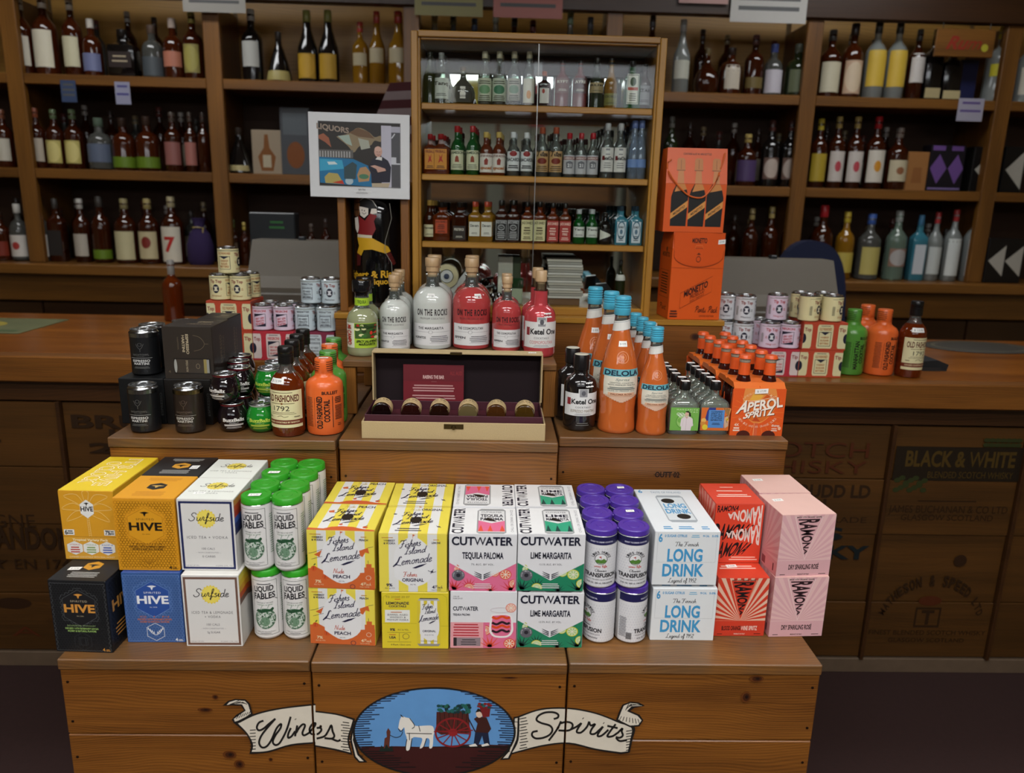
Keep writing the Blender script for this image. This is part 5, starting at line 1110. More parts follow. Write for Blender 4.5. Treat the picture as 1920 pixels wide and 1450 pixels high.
bb = box_thing('canned_cocktail_carton', 'black cocktail carton with an orange hexagon, behind the orange carton', .113, .112, .1445, '1a1a1c', [('top', hive_top('1b1b1d', 'd0952e', '1b1b1d', 'a8a8a4'))], (-.6355, 1.4275, Z1+.1475), 0, HB)
sticker(bb, (.03, .05, .1449), .016, .02)
dup(o_bh, (-.632, 1.4215, Z1), 0, 'black honeycomb-patterned cocktail carton hidden behind the blue one', HB)
# yellow variety pack
a = Art(); a.r(.5, 33, 99.5, 99.5, 'cf9526'); a.r(.5, .5, 99.5, 33.4, 'd09a34'); a.l([(0, 33.4), (100, 33.4)], .5, '8a6018')
LN = 'e0bc74'
for s in (-1, 1):
    for P in ([(50, 74), (50+s*16, 94), (50+s*40, 92), (50+s*22, 84), (50, 74)], [(50, 72), (50+s*24, 82), (50+s*46, 74), (50+s*22, 72), (50, 72)], [(50, 70), (50+s*22, 70), (50+s*40, 56), (50+s*16, 62), (50, 70)], [(50, 76), (50+s*6, 96), (50+s*3, 99)]):
        a.l(P, .7, LN, 1, 4)
for s in (-1.6, 1.6): a.l([(50+s, 62), (51+s*1.3, 34)], .6, LN)
for k in range(9): a.l([(48.6, 36+k*3), (53, 36+k*3)], .5, LN)
a.p(hexa(50, 74, 14, .95), 'dcdcd8'); bee(a, 50, 81, 2.6, '201a14', .9); a.t('HIVE', 50, 74, 23, 6.4, '1c1a1a', 1)
a.r(3, 36, 22, 44, 'dcdcd8'); a.t('6', 7, 40, 5, 6, '222222', 1); a.lines(14.5, 41.6, 11, 2, 3, 1.6, '444444'); a.r(77, 36, 97, 44, 'dcdcd8'); a.t('7%', 84, 40, 10, 6, '222222', 1); a.lines(92, 41.6, 7, 2, 3, 1.6, '444444')
a.t('Tropical Variety Pack', 50, 29.2, 66, 3, 'ecdcb0', 1)
for k, (x, c) in enumerate(((20, 'b8463c'), (50, '7a9a5a'), (80, '3a5ab0'))): a.p(hexa(x, 17, 16.4, .62), 'd8d8d4'); a.t(['VODKA', 'TEQUILA', 'GIN'][k], x, 22, 20, 2, c); a.lines(x, 18, 18, 3, 3.4, 1.8, c)
a.t('CANNED COCKTAILS WITH REAL HONEY', 50, 4, 84, 2.2, 'ecdcb0')
b = Art(); b.r(.5, .5, 99.5, 99.5, 'e6c62c'); 
for c, d in (('f2ead0', 0), ('e3bd2c', .8)):
    b.tq("IT'S HIVE", ((48+d, 94-d), (48+d, 14+d), (74-d, 14+d), (74-d, 94-d)), c, 1 if not d else 0); b.tq("O'CLOCK", ((16+d, 84-d), (16+d, 20+d), (42-d, 20+d), (42-d, 84-d)), c, 1 if not d else 0)
box_thing('variety_carton', 'large bright yellow variety carton with a palm tree, top left corner', .103, .193, .1415, 'd8a82a', [('front', a), ('top', b)], (-.762, 1.35, Z1+.1475), -.02, HB)
bk = dup(o_bh, (-.7505, 1.4215, Z1), 0, 'black honeycomb-patterned cocktail carton hidden behind the front black one', HB)

# surfside-style cartons
def surf(border, txt, l1, l2, s3):
    a = Art(); a.r(.5, .5, 99.5, 99.5, 'd3d1ce'); a.frame(3, 2, 97, 97, 4, 3, border)
    a.star(50, 73, 18, 'dcc238', 18, .74, .86); a.c(50, 73, 15.4, 11.4, 'e2cf5c')
    a.sc('Surfside', 50, 70, 62, 11, '26262a', 1.5, .72, .12)
    a.t(l1, 50, 47 if not l2 else 48, 72, 3.6, '2c2a30', 0, 0, .12)
    if l2: a.t(l2, 50, 42, 28, 3.2, '2c2a30', 0, 0, .1)
    a.t('100 CALS', 50, 31, 23, 2.8, '55525a'); a.t('-- NON-CARBONATED --', 50, 25.5, 44, 1.6, '77747c'); a.t(s3, 50, 20, 23, 2.8, '55525a')
    a.t('4.5% ALC. BY VOL.', 20, 7, 24, 1.6, '77747c'); a.t('4 CANS 12 FL. OZ', 76, 7, 30, 1.6, '77747c')
    return a
def surf_top():
    a = Art(); a.r(.5, .5, 99.5, 99.5, 'e0e2da'); a.star(50, 62, 20, 'dcc238', 18, .9, .86); a.c(50, 62, 17, 15, 'e2cf5c'); a.sc('Surfside', 50, 58, 62, 15, '2e2c2a', 1.6, 1., .12); a.t('ICED TEA & LEMONADE', 48, 36, 80, 5, '6a6a66', 0, 0, .1); a.t('+ VODKA', 48, 27, 30, 5, '6a6a66', 0, 0, .1); return a
def surf_side(cs):
    a = Art(); a.r(.5, .5, 99.5, 99.5, 'cfcdc8')
    for k, c in enumerate(cs): a.p([(.5, 98-k*8), (40, 98-k*8), (99, 88-k*9), (99, 79-k*9), (40, 90-k*8), (.5, 90-k*8)], c); a.cur -= 1
    a.cur += 1; a.l([(42, 0), (42, 66), (52, 66), (52, 98)], .8, '9a9894'); return a
SG = 'white sun-logo tea cartons'
s_top = box_thing('iced_tea_carton', 'white carton with a navy border and yellow sun, upper front', .104, .109, .143, 'd8d6d0', [('front', surf('1b2450', 0, 'ICED TEA + VODKA', None, '0 CARBS')), ('top', surf_top()), ('right', surf_side(['c9863a', 'b8481f', 'a5341a', '3a5aa8', '22306a', '1b2450']))], (-.523, 1.308, Z1+.1495), 0, SG)
sticker(s_top, (-.02, .03, .1434))
box_thing('iced_tea_carton', 'white carton with a brown border and yellow sun, bottom row', .106, .111, .149, 'd8d6d0', [('front', surf('6b4f42', 0, 'ICED TEA & LEMONADE', '+ VODKA', '3g SUGAR')), ('right', surf_side(['dccb4a', 'd8b82a', 'cf9a2a', 'b8501f', '6b4f42']))], (-.518, 1.291, Z1), .01, SG)
sb = box_thing('iced_tea_carton', 'white sun-logo carton standing behind the navy-bordered one', .104, .109, .143, 'd8d6d0', [('top', surf_top())], (-.523, 1.4185, Z1+.1495), 0, SG)
dup(sb, (-.523, 1.4185, Z1+.002), 0, 'white sun-logo carton hidden in the bottom row behind the brown-bordered one', SG)

# four-packs of cans in plastic carriers
STEEL = mat('can_aluminium', 'b8babc', .22, metal=1, var=.02)
def can_prof(r, h): return [(r*.82, 0), (r*.88, .001), (r, h*.045), (r, h*.93), (r*.9, h*.965), (r*.9, h*.985), (r*.93, h*.99), (r*.93, h), (r*.86, h), (r*.84, h-.003)]
def can_mesh(r, h, col, seg=20, rough=.3):
    m = mat('can_coat_'+col, col, rough, var=.02, coat=.25)
    pr = can_prof(r, h)
    b = MB(); b.lathe(pr[:4], m, seg); b.lathe(pr[3:], STEEL, seg, cap=False); b.lathe([(.0005, h-.0035), (r*.845, h-.003)], STEEL, seg, cap=False)
    return b.mesh('can_body')
def pack(name, label, loc, r, h, pitch, capcol, bodycol, art, turn=(0, 0), group=None, lipfrac=.9, bottom=None):
    t = thing(name, label, 'can pack', loc, 0, group); CP = mat('carrier_'+capcol, capcol, .35, var=.03)
    key = ('pk', bodycol, id(art), r)
    if key not in CACHE:
        hc = h-.004; cm = can_mesh(r, hc, bodycol)
        c1 = MB().lathe([(r*.97, hc*.945), (r*1.0, hc*.95), (r*.99, h-.0015), (r*.94, h), (r*.70, h), (r*.68, h-.0012), (r*.36, h-.0012), (r*.34, h-.0004), (.0005, h-.0004)], CP, 22, cap=False).mesh('carrier_ring')
        pm = MB().art(art, m_cyl(r, hc*.05, hc*.875, 250)).mesh('label_print')
        gm = MB().lathe([(r*1.0, hc*.94), (r*1.01, hc*.953), (r*1.0, hc*.965)], CP, 22, cap=False).mesh('carrier_rim')
        CACHE[key] = (cm, c1, pm, gm)
    cm, c1, pm, gm = CACHE[key]
    br = MB()
    br.box(-pitch/2, -.006, h*.93, pitch/2, .006, h*.97, CP, .001); br.box(-pitch/2, pitch-.006, h*.93, pitch/2, pitch+.006, h*.97, CP, .001)
    br.box(-pitch/2-.006, 0, h*.932, -pitch/2+.006, pitch, h*.968, CP, .001); br.box(pitch/2-.006, 0, h*.932, pitch/2+.006, pitch, h*.968, CP, .001)
    ca = br.obj('carrier', t)
    for i, (sx, y) in enumerate(((-1, 0), (1, 0), (-1, pitch), (1, pitch))):
        x = sx*pitch/2; c = part('can', t, cm, (x, y, 0), R_(turn[i % 2])); part('label_print', c, pm); part('carrier_ring', ca, c1, (x, y, 0)); part('carrier_rim', ca, gm, (x, y, 0))
    return t
a = Art(True); a.r(0, 0, 100, 100, 'd6d4d2', 2); 
for q in ((30, 4, 30.7, 96), (70, 4, 70.7, 96)): a.r(*q, '2b3a2e'); a.cur -= 1
a.r(30, 95.4, 70, 96, '2b3a2e'); a.cur -= 1; a.r(30, 4, 70, 4.6, '2b3a2e')
a.lines(50, 90, 26, 1, 3, 1.4, '33333a'); a.tq('LIQUID', ((34, 77), (65, 79.5), (65, 88), (34, 85.5)), '17171b', 1); a.tq('FABLES', ((33, 64.5), (67, 67), (67, 76.5), (33, 74)), '17171b', 1); a.l([(33, 74), (35, 66), (32, 62)], .9, '17171b'); a.l([(66, 66), (70, 63)], .9, '17171b')
a.t('TORTOISE & THE HARE', 50, 59, 26, 2, '3a4a40'); a.t('VODKA & LIME', 50, 55.5, 24, 1.8, '3a7a4a')
rnd = random.Random(11)
a.c(50, 32, 16.5, 17.5, 'b9c4ba', 22); a.ring(50, 32, 16.5, 17.5, 2.4, '4f6f58', 24)
for k in range(150):
    t_ = rnd.random()*2*PI; q_ = math.sqrt(rnd.random()); a.c(50+15.6*q_*math.cos(t_), 32+16.6*q_*math.sin(t_), rnd.uniform(.6, 1.5), rnd.uniform(.7, 1.6), rnd.choice(['2f5a3c', '3f6a4a', '1f3f2a', '5a7a62', 'd2d4ce']), 6); a.cur -= 1
a.cur += 1; a.c(50, 27, 7, 8, '6a8a70', 14)
a.p([(36, 44), (39, 48), (45, 47), (52, 49), (58, 48), (62, 51), (64, 48), (61, 44), (52, 43.5), (46, 42), (40, 42.5)], '244a30'); a.l([(44, 49), (47, 55)], .8, '8a9a90'); a.l([(54, 50), (57, 56)], .8, '8a9a90')
a.t('Vodka with Natural Flavors', 50, 10, 30, 1.8, '44444a'); a.lines(50, 7, 20, 1, 2, 1, '77777a')
for q in ((4, 14, 26), (76, 14, 26)): a.lines(q[0]+9, 84, 17, 18, 3.6, 1.2, '6f8a72', q[0])
LF = a; LH = .1465
lf1 = pack('can_pack', 'four-pack of white label cans with green carrier, upper front', (-.4085, 1.336, Z1+LH+.0005), .0282, LH, .0572, '2f9422', 'd6d4d2', LF, (-6, -2), 'white cans in green carriers')
sticker(lf1, (-.03, -.006, LH+.0006))
dup(lf1, (-.4065, 1.4565, Z1+LH+.0005), -.03, 'four-pack of white label cans with green carrier, upper back', 'white cans in green carriers').children
lfb = pack('can_pack', 'four-pack of white label cans with green carrier, bottom row', (-.399, 1.340, Z1), .0282, LH, .0572, '2f9422', 'd6d4d2', LF, (2, 0), 'white cans in green carriers')
dup(lfb, (-.399, 1.4585, Z1), 0, 'four-pack of white label cans with green carrier, hidden at the bottom back', 'white cans in green carriers')
a = Art(True); a.r(0, 0, 100, 100, 'd4d4d6', 2)
for j in range(14):
    for i in range(26): a.c(2+i*3.9+(j % 2)*1.95, 3+j*5.6, 1.5, 2.5, 'cbcbd0', 6); a.cur -= 1
a.cur += 1; a.r(0, 84, 100, 100, '1d1c4a', 1)
a.t('READY TO DRINK COCKTAIL', 50, 90, 34, 2.6, 'c9c9d8', 1); a.ring(50, 56, 9.2, 11, .9, '26262a'); a.c(50, 56, 8.2, 9.8, 'd8d8da'); a.c(50, 53, 8, 6, '4f7a34', 16, 180, 360); a.p([(42.2, 53), (46, 56), (50, 54), (54, 57), (57.8, 53)], '4f7a34'); a.l([(50, 54), (50, 62)], .5, '333333'); a.p([(50, 62), (50, 58.5), (46.5, 60)], 'b8342c')
a.arc('LINKS DRINKS', 50, 56, 10.5, 12.6, 168, 12, 4, '1d1d24', 1); a.sc('enuoy life', 50, 41, 18, 4, 'b8342c', .7, 1.2) if False else a.sc('unci life', 50, 40, 18, 4.6, 'b8342c', .6, 1.2)
a.sc('Classic', 50, 31, 17, 4.6, '26262c', .6, 1.2); a.t('TRANSFUSION', 50, 23.5, 50, 8, '18181e', 1); a.t('VODKA, GINGER ALE & GRAPE JUICE', 50, 14.5, 46, 2, '33333a'); a.t('12 FL. OZ. (355 mL) 7.0% ALC/VOL', 50, 7.5, 40, 2.4, '33333a', 1)
a.lines(8, 50, 12, 14, 3, 1, '44444c', 8)
for k in range(9): a.r(14+k*.9, 6, 14.5+k*.9, 20, '222226'); a.cur -= 1
a.cur += 1
TH = .1205
tr1 = pack('can_pack', 'four-pack of transfusion cans with purple carrier, upper front', (.246, 1.334, Z1+TH+.0005), .0306, TH, .0618, '4a2f95', 'd4d4d6', a, (-4, 3), 'white and navy cans in purple carriers')
tr2 = dup(tr1, (.249, 1.4615, Z1+TH+.0005), 0, 'four-pack of transfusion cans with purple carrier, upper back', 'white and navy cans in purple carriers'); sticker(tr1, (.035, .066, TH+.0006), .017, .011); sticker(tr2, (.034, .066, TH+.0006), .015, .011)
trb = pack('can_pack', 'four-pack of cans turned round, with purple carrier, bottom row', (.2525, 1.339, Z1), .0306, TH, .0618, '4a2f95', 'd4d4d6', a, (-62, 66), 'white and navy cans in purple carriers')
dup(trb, (.2525, 1.4665, Z1), 0, 'four-pack of cans with purple carrier, hidden at the bottom back', 'white and navy cans in purple carriers')

# lemonade cartons
NAVY = '1c1b3a'
def stripes(a, y0, y1, n=7):
    for k in range(n):
        a.r(.5+99*k/n, y0, .5+99*(k+1)/n, y1, 'dccb4c' if k % 2 == 0 else 'd6d6d4'); a.cur -= 1
    a.cur += 1
def badge(a, x, y, rx, ry, c='d9d9da'): a.p(smooth_line([(x-rx, y-ry*.62), (x-rx, y+ry*.35), (x-rx*.6, y+ry*.78), (x, y+ry), (x+rx*.6, y+ry*.78), (x+rx, y+ry*.35), (x+rx, y-ry*.62), (x, y-ry), (x-rx, y-ry*.62)], 4), c)
def fil(a, x, y, w, h, pen=1.3):
    """the three stacked, rising script words"""
    for s, dx, dy, ww, hh in (('Fishers', -.06, .52, .62, .3), ('Island', .08, .26, .62, .26), ('Lemonade', .02, -.16, 1.1, .34)):
        n = len(a.items); a.sc(s, 0, 0, ww*w, hh*h, NAVY, pen, 1., .18)
        for k in range(n, len(a.items)):
            v, f, c = a.items[k]; a.items[k] = ([(px+x+dx*w, py+y+dy*h+px*.16) for px, py in v], f, c)
    a.l([(x-.56*w, y-.3*h), (x-.42*w, y-.1*h), (x-.36*w, y+.1*h)], pen*1.6, NAVY); a.p([(x, y-.34*h), (x+.2*w, y-.22*h), (x+.44*w, y-.14*h), (x+.3*w, y-.26*h), (x+.1*w, y-.36*h)], NAVY)
def peach(a, x, y, s): a.c(x, y, s, s, 'c25228', 12); a.l([(x, y+s*1.2), (x+s*.6, y+s*1.8)], s*.4, '3a5a24'); a.l([(x, y+s), (x-s*.2, y-s*.6)], s*.2, '8a3416')
def lem_front(kind):
    a = Art(); stripes(a, .5, 99.5)
    if kind == 'peach':
        a.p([(.5, .5), (99.5, .5), (99.5, 30), (72, 28), (60, 16), (40, 22), (24, 30), (14, 36), (.5, 34)], 'c4602f'); a.p([(84, 28), (84, 38), (87, 38), (87, 44), (95, 44), (95, 38), (99, 38), (99, 28)], 'c4602f'); a.l([(90, 44), (90, 50)], .7, NAVY)
        peach(a, 9, 34, 4.6); peach(a, 26, 20, 5); a.ring(90, 20, 4, 4, .8, 'd8b8a0'); a.ring(66, 4, 4, 4, .8, NAVY)
        a.p([(10, 58), (22, 66), (18, 54)], 'c4602f'); a.p([(24, 64), (30, 66), (28, 58)], 'c4602f'); a.l([(2, 60), (10, 62), (22, 67), (30, 66), (28, 58), (18, 54), (6, 50)], .6, NAVY, 1, 3)
        a.p([(76, 66), (90, 72), (92, 62), (86, 64), (82, 56), (74, 60)], 'c4602f'); a.l([(90, 72), (98, 74)], .6, NAVY)
    badge(a, 50, 52, 27, 43); a.l([(50, 92), (50, 99)], .6, 'c4602f'); a.p([(50, 99), (54, 98), (50, 95)], 'c4602f')
    fil(a, 49, 56, 50, 42)
    a.sc('Nude' if kind == 'peach' else 'Fishers', 46, 27, 20, 8, 'b5462c', .8) if kind != 'peach' else a.sc('Nude', 46, 27, 16, 8, 'b5462c', .8)
    a.t('PEACH' if kind == 'peach' else 'ORIGINAL', 50, 21, 25 if kind == 'peach' else 32, 5.4, NAVY, 1); a.t('355 ML', 50, 13, 9, 2, NAVY)
    a.sc('made with real', 13, 92, 20, 4, 'b5462c', .4) if False else a.lines(13, 93, 20, 1, 3, 1.2, 'b8863a'); a.t('WHISKEY', 16, 88, 17, 3, NAVY, 1); a.t('& VODKA', 16, 83.5, 17, 3, NAVY, 1); a.t('PEACH' if kind == 'peach' else 'LEMONS', 84, 85, 13, 3, NAVY, 1); a.lines(84, 90, 10, 1, 3, 1.2, 'b8863a')
    c = 'e0c8a0' if kind == 'peach' else NAVY
    a.t('7%' if kind == 'peach' else '9%', 15, 12, 9, 4.6, c, 1); a.t('ALC by VOL', 16, 6.6, 15, 2.2, c); a.t('4', 80, 9, 4, 5, c, 1); a.sc('Pack' if 'P' in CUR else 'a', 88, 7, 12, 5, c, .6); a.t('12oz CANS', 84, 4, 14, 2, c)
    if kind != 'peach': a.l([(72, 38), (78, 34), (84, 36)], .8, NAVY); a.l([(76, 32), (80, 40)], .8, NAVY); a.c(78, 36, 2, 1.4, NAVY, 8)
    return a
def lem_top(kind):
    a = Art(); stripes(a, .5, 99.5)
    if kind == 'peach': a.p([(.5, .5), (99.5, .5), (99.5, 5), (80, 8), (66, 14), (50, 16), (34, 13), (24, 6), (.5, 8)], 'c25a2c'); peach(a, 84, 14, 4); peach(a, 46, 22, 3); a.p([(16, 72), (24, 76), (26, 66), (18, 66)], 'c4602f')
    a.t('PEACH' if kind == 'peach' else 'ORIGINAL', 72, 91, 26 if kind == 'peach' else 34, 8, NAVY, 1); a.sc('Nude', 46, 87, 16, 9, 'b5a04a', .8)
    fil(a, 46, 44, 52, 46, 1.8); a.c(50, 50, 9, 12, '17130f', 16)
    if kind != 'peach': a.lines(42, 18, 40, 2, 7, 3, NAVY); a.c(86, 26, 3, 2, NAVY, 8); a.l([(82, 30), (90, 22)], .8, NAVY); a.c(16, 72, 3, 2, NAVY, 8)
    return a
LW, LD_, LHt = .1265, .1235, .1185
FP, FO, TP, TO = lem_front('peach'), lem_front('orig'), lem_top('peach'), lem_top('orig')
LG = 'yellow striped lemonade cartons'
lp = box_thing('lemonade_carton', 'yellow striped lemonade carton with orange peach scene, upper front', LW, LD_, LHt, 'd2bc44', [('front', FP), ('top', TP)], (-.2755, 1.300, Z1+LHt+.0005), -.035, LG)
dup(lp, (-.271, 1.4265, Z1+LHt+.0005), -.02, 'yellow striped lemonade carton with orange peach scene, upper back', LG)
dup(lp, (-.277, 1.300, Z1), -.06, 'yellow striped lemonade carton with orange peach scene, bottom front', LG)
dup(lp, (-.2735, 1.429, Z1), 0, 'yellow striped lemonade carton with orange peach scene, hidden bottom back', LG)
lo = box_thing('lemonade_carton', 'yellow and white striped original lemonade carton, upper front', LW, LD_, LHt, 'd2bc44', [('front', FO), ('top', TO)], (-.1405, 1.290, Z1+LHt+.0005), 0, LG)
dup(lo, (-.1405, 1.4215, Z1+LHt+.0005), 0, 'yellow and white striped original lemonade carton, upper back', LG); dup(lo, (-.139, 1.4215, Z1), 0, 'yellow and white striped original lemonade carton, hidden bottom back', LG)
a = Art(); a.r(.5, .5, 99.5, 99.5, 'd3c030'); a.r(5, 47, 42, 69, 'dcdcd6'); a.l([(0, 45), (52, 45)], .5, '9a8a1c'); a.l([(88, 41), (100, 41)], .5, '9a8a1c'); a.l([(0, 45), (3, 92), (10, 97), (90, 97), (97, 92), (100, 41)], .5, '9a8a1c')
a.t('TS: 23260 20 07', 24, 92, 36, 3.4, '6a5a2a'); a.sc('craft', 24, 86, 12, 5, 'b8642c', .6) if False else a.lines(24, 88, 10, 1, 3, 1.4, 'b8642c'); a.t('LEMONADE', 24, 81, 34, 4.6, NAVY, 1); a.t('COCKTAILS', 24, 75.6, 26, 3.4, NAVY, 1)
a.lines(22, 65, 20, 1, 3, 1.4, 'b8642c'); a.t('BARREL AGED', 24, 60.5, 30, 3, NAVY); a.t('WHISKEY &', 24, 56, 24, 3, NAVY); a.t('PREMIUM VODKA', 24, 51.5, 32, 3, NAVY)
a.t('9%', 16, 34, 8, 4.4, NAVY, 1); a.t('ALC by VOL.', 32, 34, 17, 2.6, NAVY); a.l([(8, 29), (44, 29)], .4, NAVY); a.t('USA', 16, 20, 10, 4, NAVY, 1); a.lines(16, 25, 12, 1, 2, 1.2, 'b8642c'); a.ring(36, 22, 5, 5, .6, NAVY); a.l([(26, 28), (26, 14)], .4, NAVY); a.l([(8, 12), (44, 12)], .4, NAVY); a.t('4 Pack 12oz cans', 28, 7, 30, 2.6, NAVY)
for k in range(7): a.r(53+k*5, 9, 58+k*5, 86, 'cdb938' if k % 2 == 0 else 'd9d9d8'); a.cur -= 1
a.cur += 1; a.p([(54, 86), (87, 86), (84, 90), (57, 90)], 'a8a8a6'); a.r(57, 89, 84, 90.6, '3a3a38'); a.p([(53, 9), (88, 9), (85, 5), (56, 5)], '8a8a86'); badge(a, 71, 48, 14, 34); fil(a, 70, 56, 26, 30, .9); a.t('ORIGINAL', 71, 32, 20, 3.4, NAVY, 1); a.t('9% ALC BY VOL', 71, 25, 14, 1.8, NAVY); a.t('WHISKEY AND VODKA', 71, 14, 26, 2, NAVY)
box_thing('lemonade_carton', 'plain yellow lemonade carton end with a pictured can, bottom row', LW, LD_, LHt, 'cdb93a', [('front', a)], (-.137, 1.289, Z1), 0, LG)

# cutwater-style cartons
def citrus(a, x, y, r, rim, fl, a0=0, a1=360):
    a.c(x, y, r, r, rim, 18, a0, a1); a.c(x, y, r*.82, r*.82, 'dcd8c8', 18, a0, a1)
    n = 8
    for k in range(n):
        t0, t1 = a0+(a1-a0)*(k+.12)/n, a0+(a1-a0)*(k+.88)/n
        a.p([(x+r*.12*math.cos(R_((t0+t1)/2)), y+r*.12*math.sin(R_((t0+t1)/2))), (x+r*.74*math.cos(R_(t0)), y+r*.74*math.sin(R_(t0))), (x+r*.76*math.cos(R_((t0+t1)/2)), y+r*.76*math.sin(R_((t0+t1)/2))), (x+r*.74*math.cos(R_(t1)), y+r*.74*math.sin(R_(t1)))], fl); a.cur -= 1
    a.cur += 1
def agave(a, x, y, s, c):
    for d in (-60, -35, -12, 12, 35, 60): a.p([(x-s*.12, y), (x+s*math.sin(R_(d)), y+s*math.cos(R_(d))), (x+s*.12, y)], c); a.cur -= 1
    a.cur += 1
DK = '171a2c'
def cut_front(l1, alc, pat, rim, fl, leaf):
    a = Art(); a.r(.5, .5, 99.5, 99.5, 'd5d5d8'); a.p([(.5, .5), (99.5, .5), (99.5, 50), (50, 19), (.5, 50)], pat)
    for x, y, s in ((8, 2, 20), (92, 2, 20), (62, 0, 14), (30, 8, 16)): agave(a, x, y, s, leaf)
    citrus(a, 8, 40, 8, rim, fl, -90, 60); citrus(a, 84, 30, 9, rim, fl); citrus(a, 68, 33, 7, rim, fl, -150, 30); citrus(a, 30, 6, 8, rim, fl, -20, 170); citrus(a, 97, 14, 8, rim, fl, 90, 250)
    a.p([(0.5, 50), (50, 19), (99.5, 50), (99.5, 52), (50, 21.5), (.5, 52)], 'd5d5d8')
    a.c(14, 28, 9.5, 9.8, '5a5a62', 20); a.arc('MADE WITH REAL', 14, 28, 6.4, 6.6, 200, -20, 1.8, 'c9c9cc'); a.c(14, 28, 3.4, 3.6, '26262e', 10)
    a.t('CUTWATER', 49, 88, 90, 13.6, DK, 1); a.r(26, 81.4, 33, 84.5, 'd5d5d8') if False else None
    a.t(l1, 50, 63, 61, 10.5, DK, 1); a.t(alc, 50, 47.5, 34, 3, DK, 0, 0, .08)
    for s in (-1, 1):
        for k in range(3): a.p([(50+s*1.5, 30-k*3), (50+s*13, 35.5-k*3.4), (50+s*10, 33-k*3.4), (50+s*1.5, 27.8-k*3)], DK); a.cur -= 1
    a.cur += 1; a.lines(50, 13, 28, 3, 3.4, 1.4, 'd0d0d0'); return a
def cut_top(l1, pat, leaf, flip=False):
    a = Art(); a.r(.5, .5, 99.5, 99.5, 'dcdcdc')
    f = (lambda p: (100-p[0], 100-p[1])) if flip else (lambda p: p)
    a.tq('CUTWATER', tuple(map(f, ((20, 2), (20, 97), (4, 97), (4, 2)))), DK, 1)
    a.p(list(map(f, [(40, 6), (44, 2), (80, 2), (84, 6), (84, 90), (80, 96), (46, 96), (40, 88)])), '8f9192'); a.p(list(map(f, [(42, 8), (82, 8), (82, 88), (42, 88)])), 'd2d2d2')
    a.p(list(map(f, [(42, 10), (82, 10), (82, 50), (62, 40), (42, 50)])), pat)
    for x in (46, 60, 78): a.p(list(map(f, [(x-4, 10), (x, 34), (x+4, 10)])), leaf)
    for k, s in enumerate(l1.split()): a.tq(s, tuple(map(f, ((45, 60-k*13+4), (80, 60-k*13+4), (80, 70-k*13+4), (45, 70-k*13+4)))), DK, 1)
    a.tq('CUTWATER', tuple(map(f, ((46, 80), (78, 80), (78, 85), (46, 85)))), DK); a.p(list(map(f, [(56, 62), (64, 56), (70, 46), (60, 48), (50, 52)])), '15110f')
    a.tq('CHILL OR DRINK ON ICE', tuple(map(f, ((95, 8), (95, 92), (91, 92), (91, 8)))), '8a8a90'); return a
CG = 'white and bright patterned cocktail cartons'
PK, GNC = 'd4698c', '1f7a58'
cp = box_thing('cocktail_carton', 'white and pink tequila paloma carton, upper front', LW, LD_, .1165, 'd0d0d4', [('front', cut_front('TEQUILA PALOMA', '7% ALC. BY VOL.', PK, 'd2503a', 'd8603c', 'c23a3c')), ('top', cut_top('TEQUILA PALOMA', PK, 'd8503a'))], (-.0105, 1.293, Z1+.1205), 0, CG)
box_thing('cocktail_carton', 'white and pink paloma carton with its top print upside down, upper back', LW, LD_, .1165, 'd0d0d4', [('top', cut_top('TEQUILA PALOMA', PK, 'd8503a', True))], (-.0105, 1.4235, Z1+.1205), 0, CG)
cl = box_thing('cocktail_carton', 'white and green lime margarita carton, upper front', LW, LD_, .1165, 'd0d0d4', [('front', cut_front('LIME MARGARITA', '12.5% ALC. BY VOL.', GNC, 'b8bf3a', '9fbf7a', '163a34')), ('top', cut_top('LIME MARGARITA', '2f9a76', '14403a'))], (.1175, 1.296, Z1+.1205), 0, CG)
dup(cl, (.1165, 1.4265, Z1+.1205), 0, 'white and green lime margarita carton, upper back', CG); dup(cl, (.1205, 1.296, Z1), 0, 'white and green lime margarita carton, bottom front', CG); dup(cl, (.1195, 1.4265, Z1), 0, 'white and green lime margarita carton, hidden bottom back', CG)
a = Art(); a.r(.5, .5, 99.5, 99.5, 'd5d5d8'); a.r(.5, .5, 50, 46, 'd99aa0'); a.r(50, .5, 99.5, 46, PK); agave(a, 60, 2, 22, 'd2503a'); agave(a, 96, 1, 18, 'd2503a'); citrus(a, 53, 32, 9, 'd2503a', 'd8603c', -80, 90); citrus(a, 90, 9, 9, 'd2503a', 'd8603c')
a.t('CHILL OR', 9, 91, 9, 2, DK); a.t('DRINK ON ICE', 11, 87.5, 14, 2, DK); a.t('CUTWATER', 23, 70, 38, 6.6, DK, 1); a.t('TEQUILA PALOMA', 17, 59.5, 26, 3.4, DK, 1)
a.lines(24, 42, 42, 6, 4.8, 2.2, 'b0303c', 3); a.r(5, 4, 46, 19, '8a7a80'); a.r(5, 4, 10, 19, '2a2428'); a.lines(28, 15, 24, 3, 4, 1.6, '333036')
gl = [(62, 60), (59, 40), (60, 28), (68, 20), (86, 20), (94, 28), (95, 40), (90, 60)]; a.p(smooth_line(gl+[gl[0]], 4), 'e2dcdc'); a.p(smooth_line([(64, 58), (62, 40), (63, 30), (69, 23), (85, 23), (91, 30), (92, 40), (88, 58), (64, 58)], 4), 'd4698c')
for y, c in ((54, 'd2481c'), (44, '2a1a20'), (38, 'd2481c'), (30, '2a1a20')): a.l([(63, y+2), (70, y-1), (78, y+3), (85, y), (90, y+2)], 4, c, 1, 4)
a.ring(76, 68, 16, 5, 1.2, 'c9c0c4'); citrus(a, 91, 72, 8, 'd88070', 'e0a090')
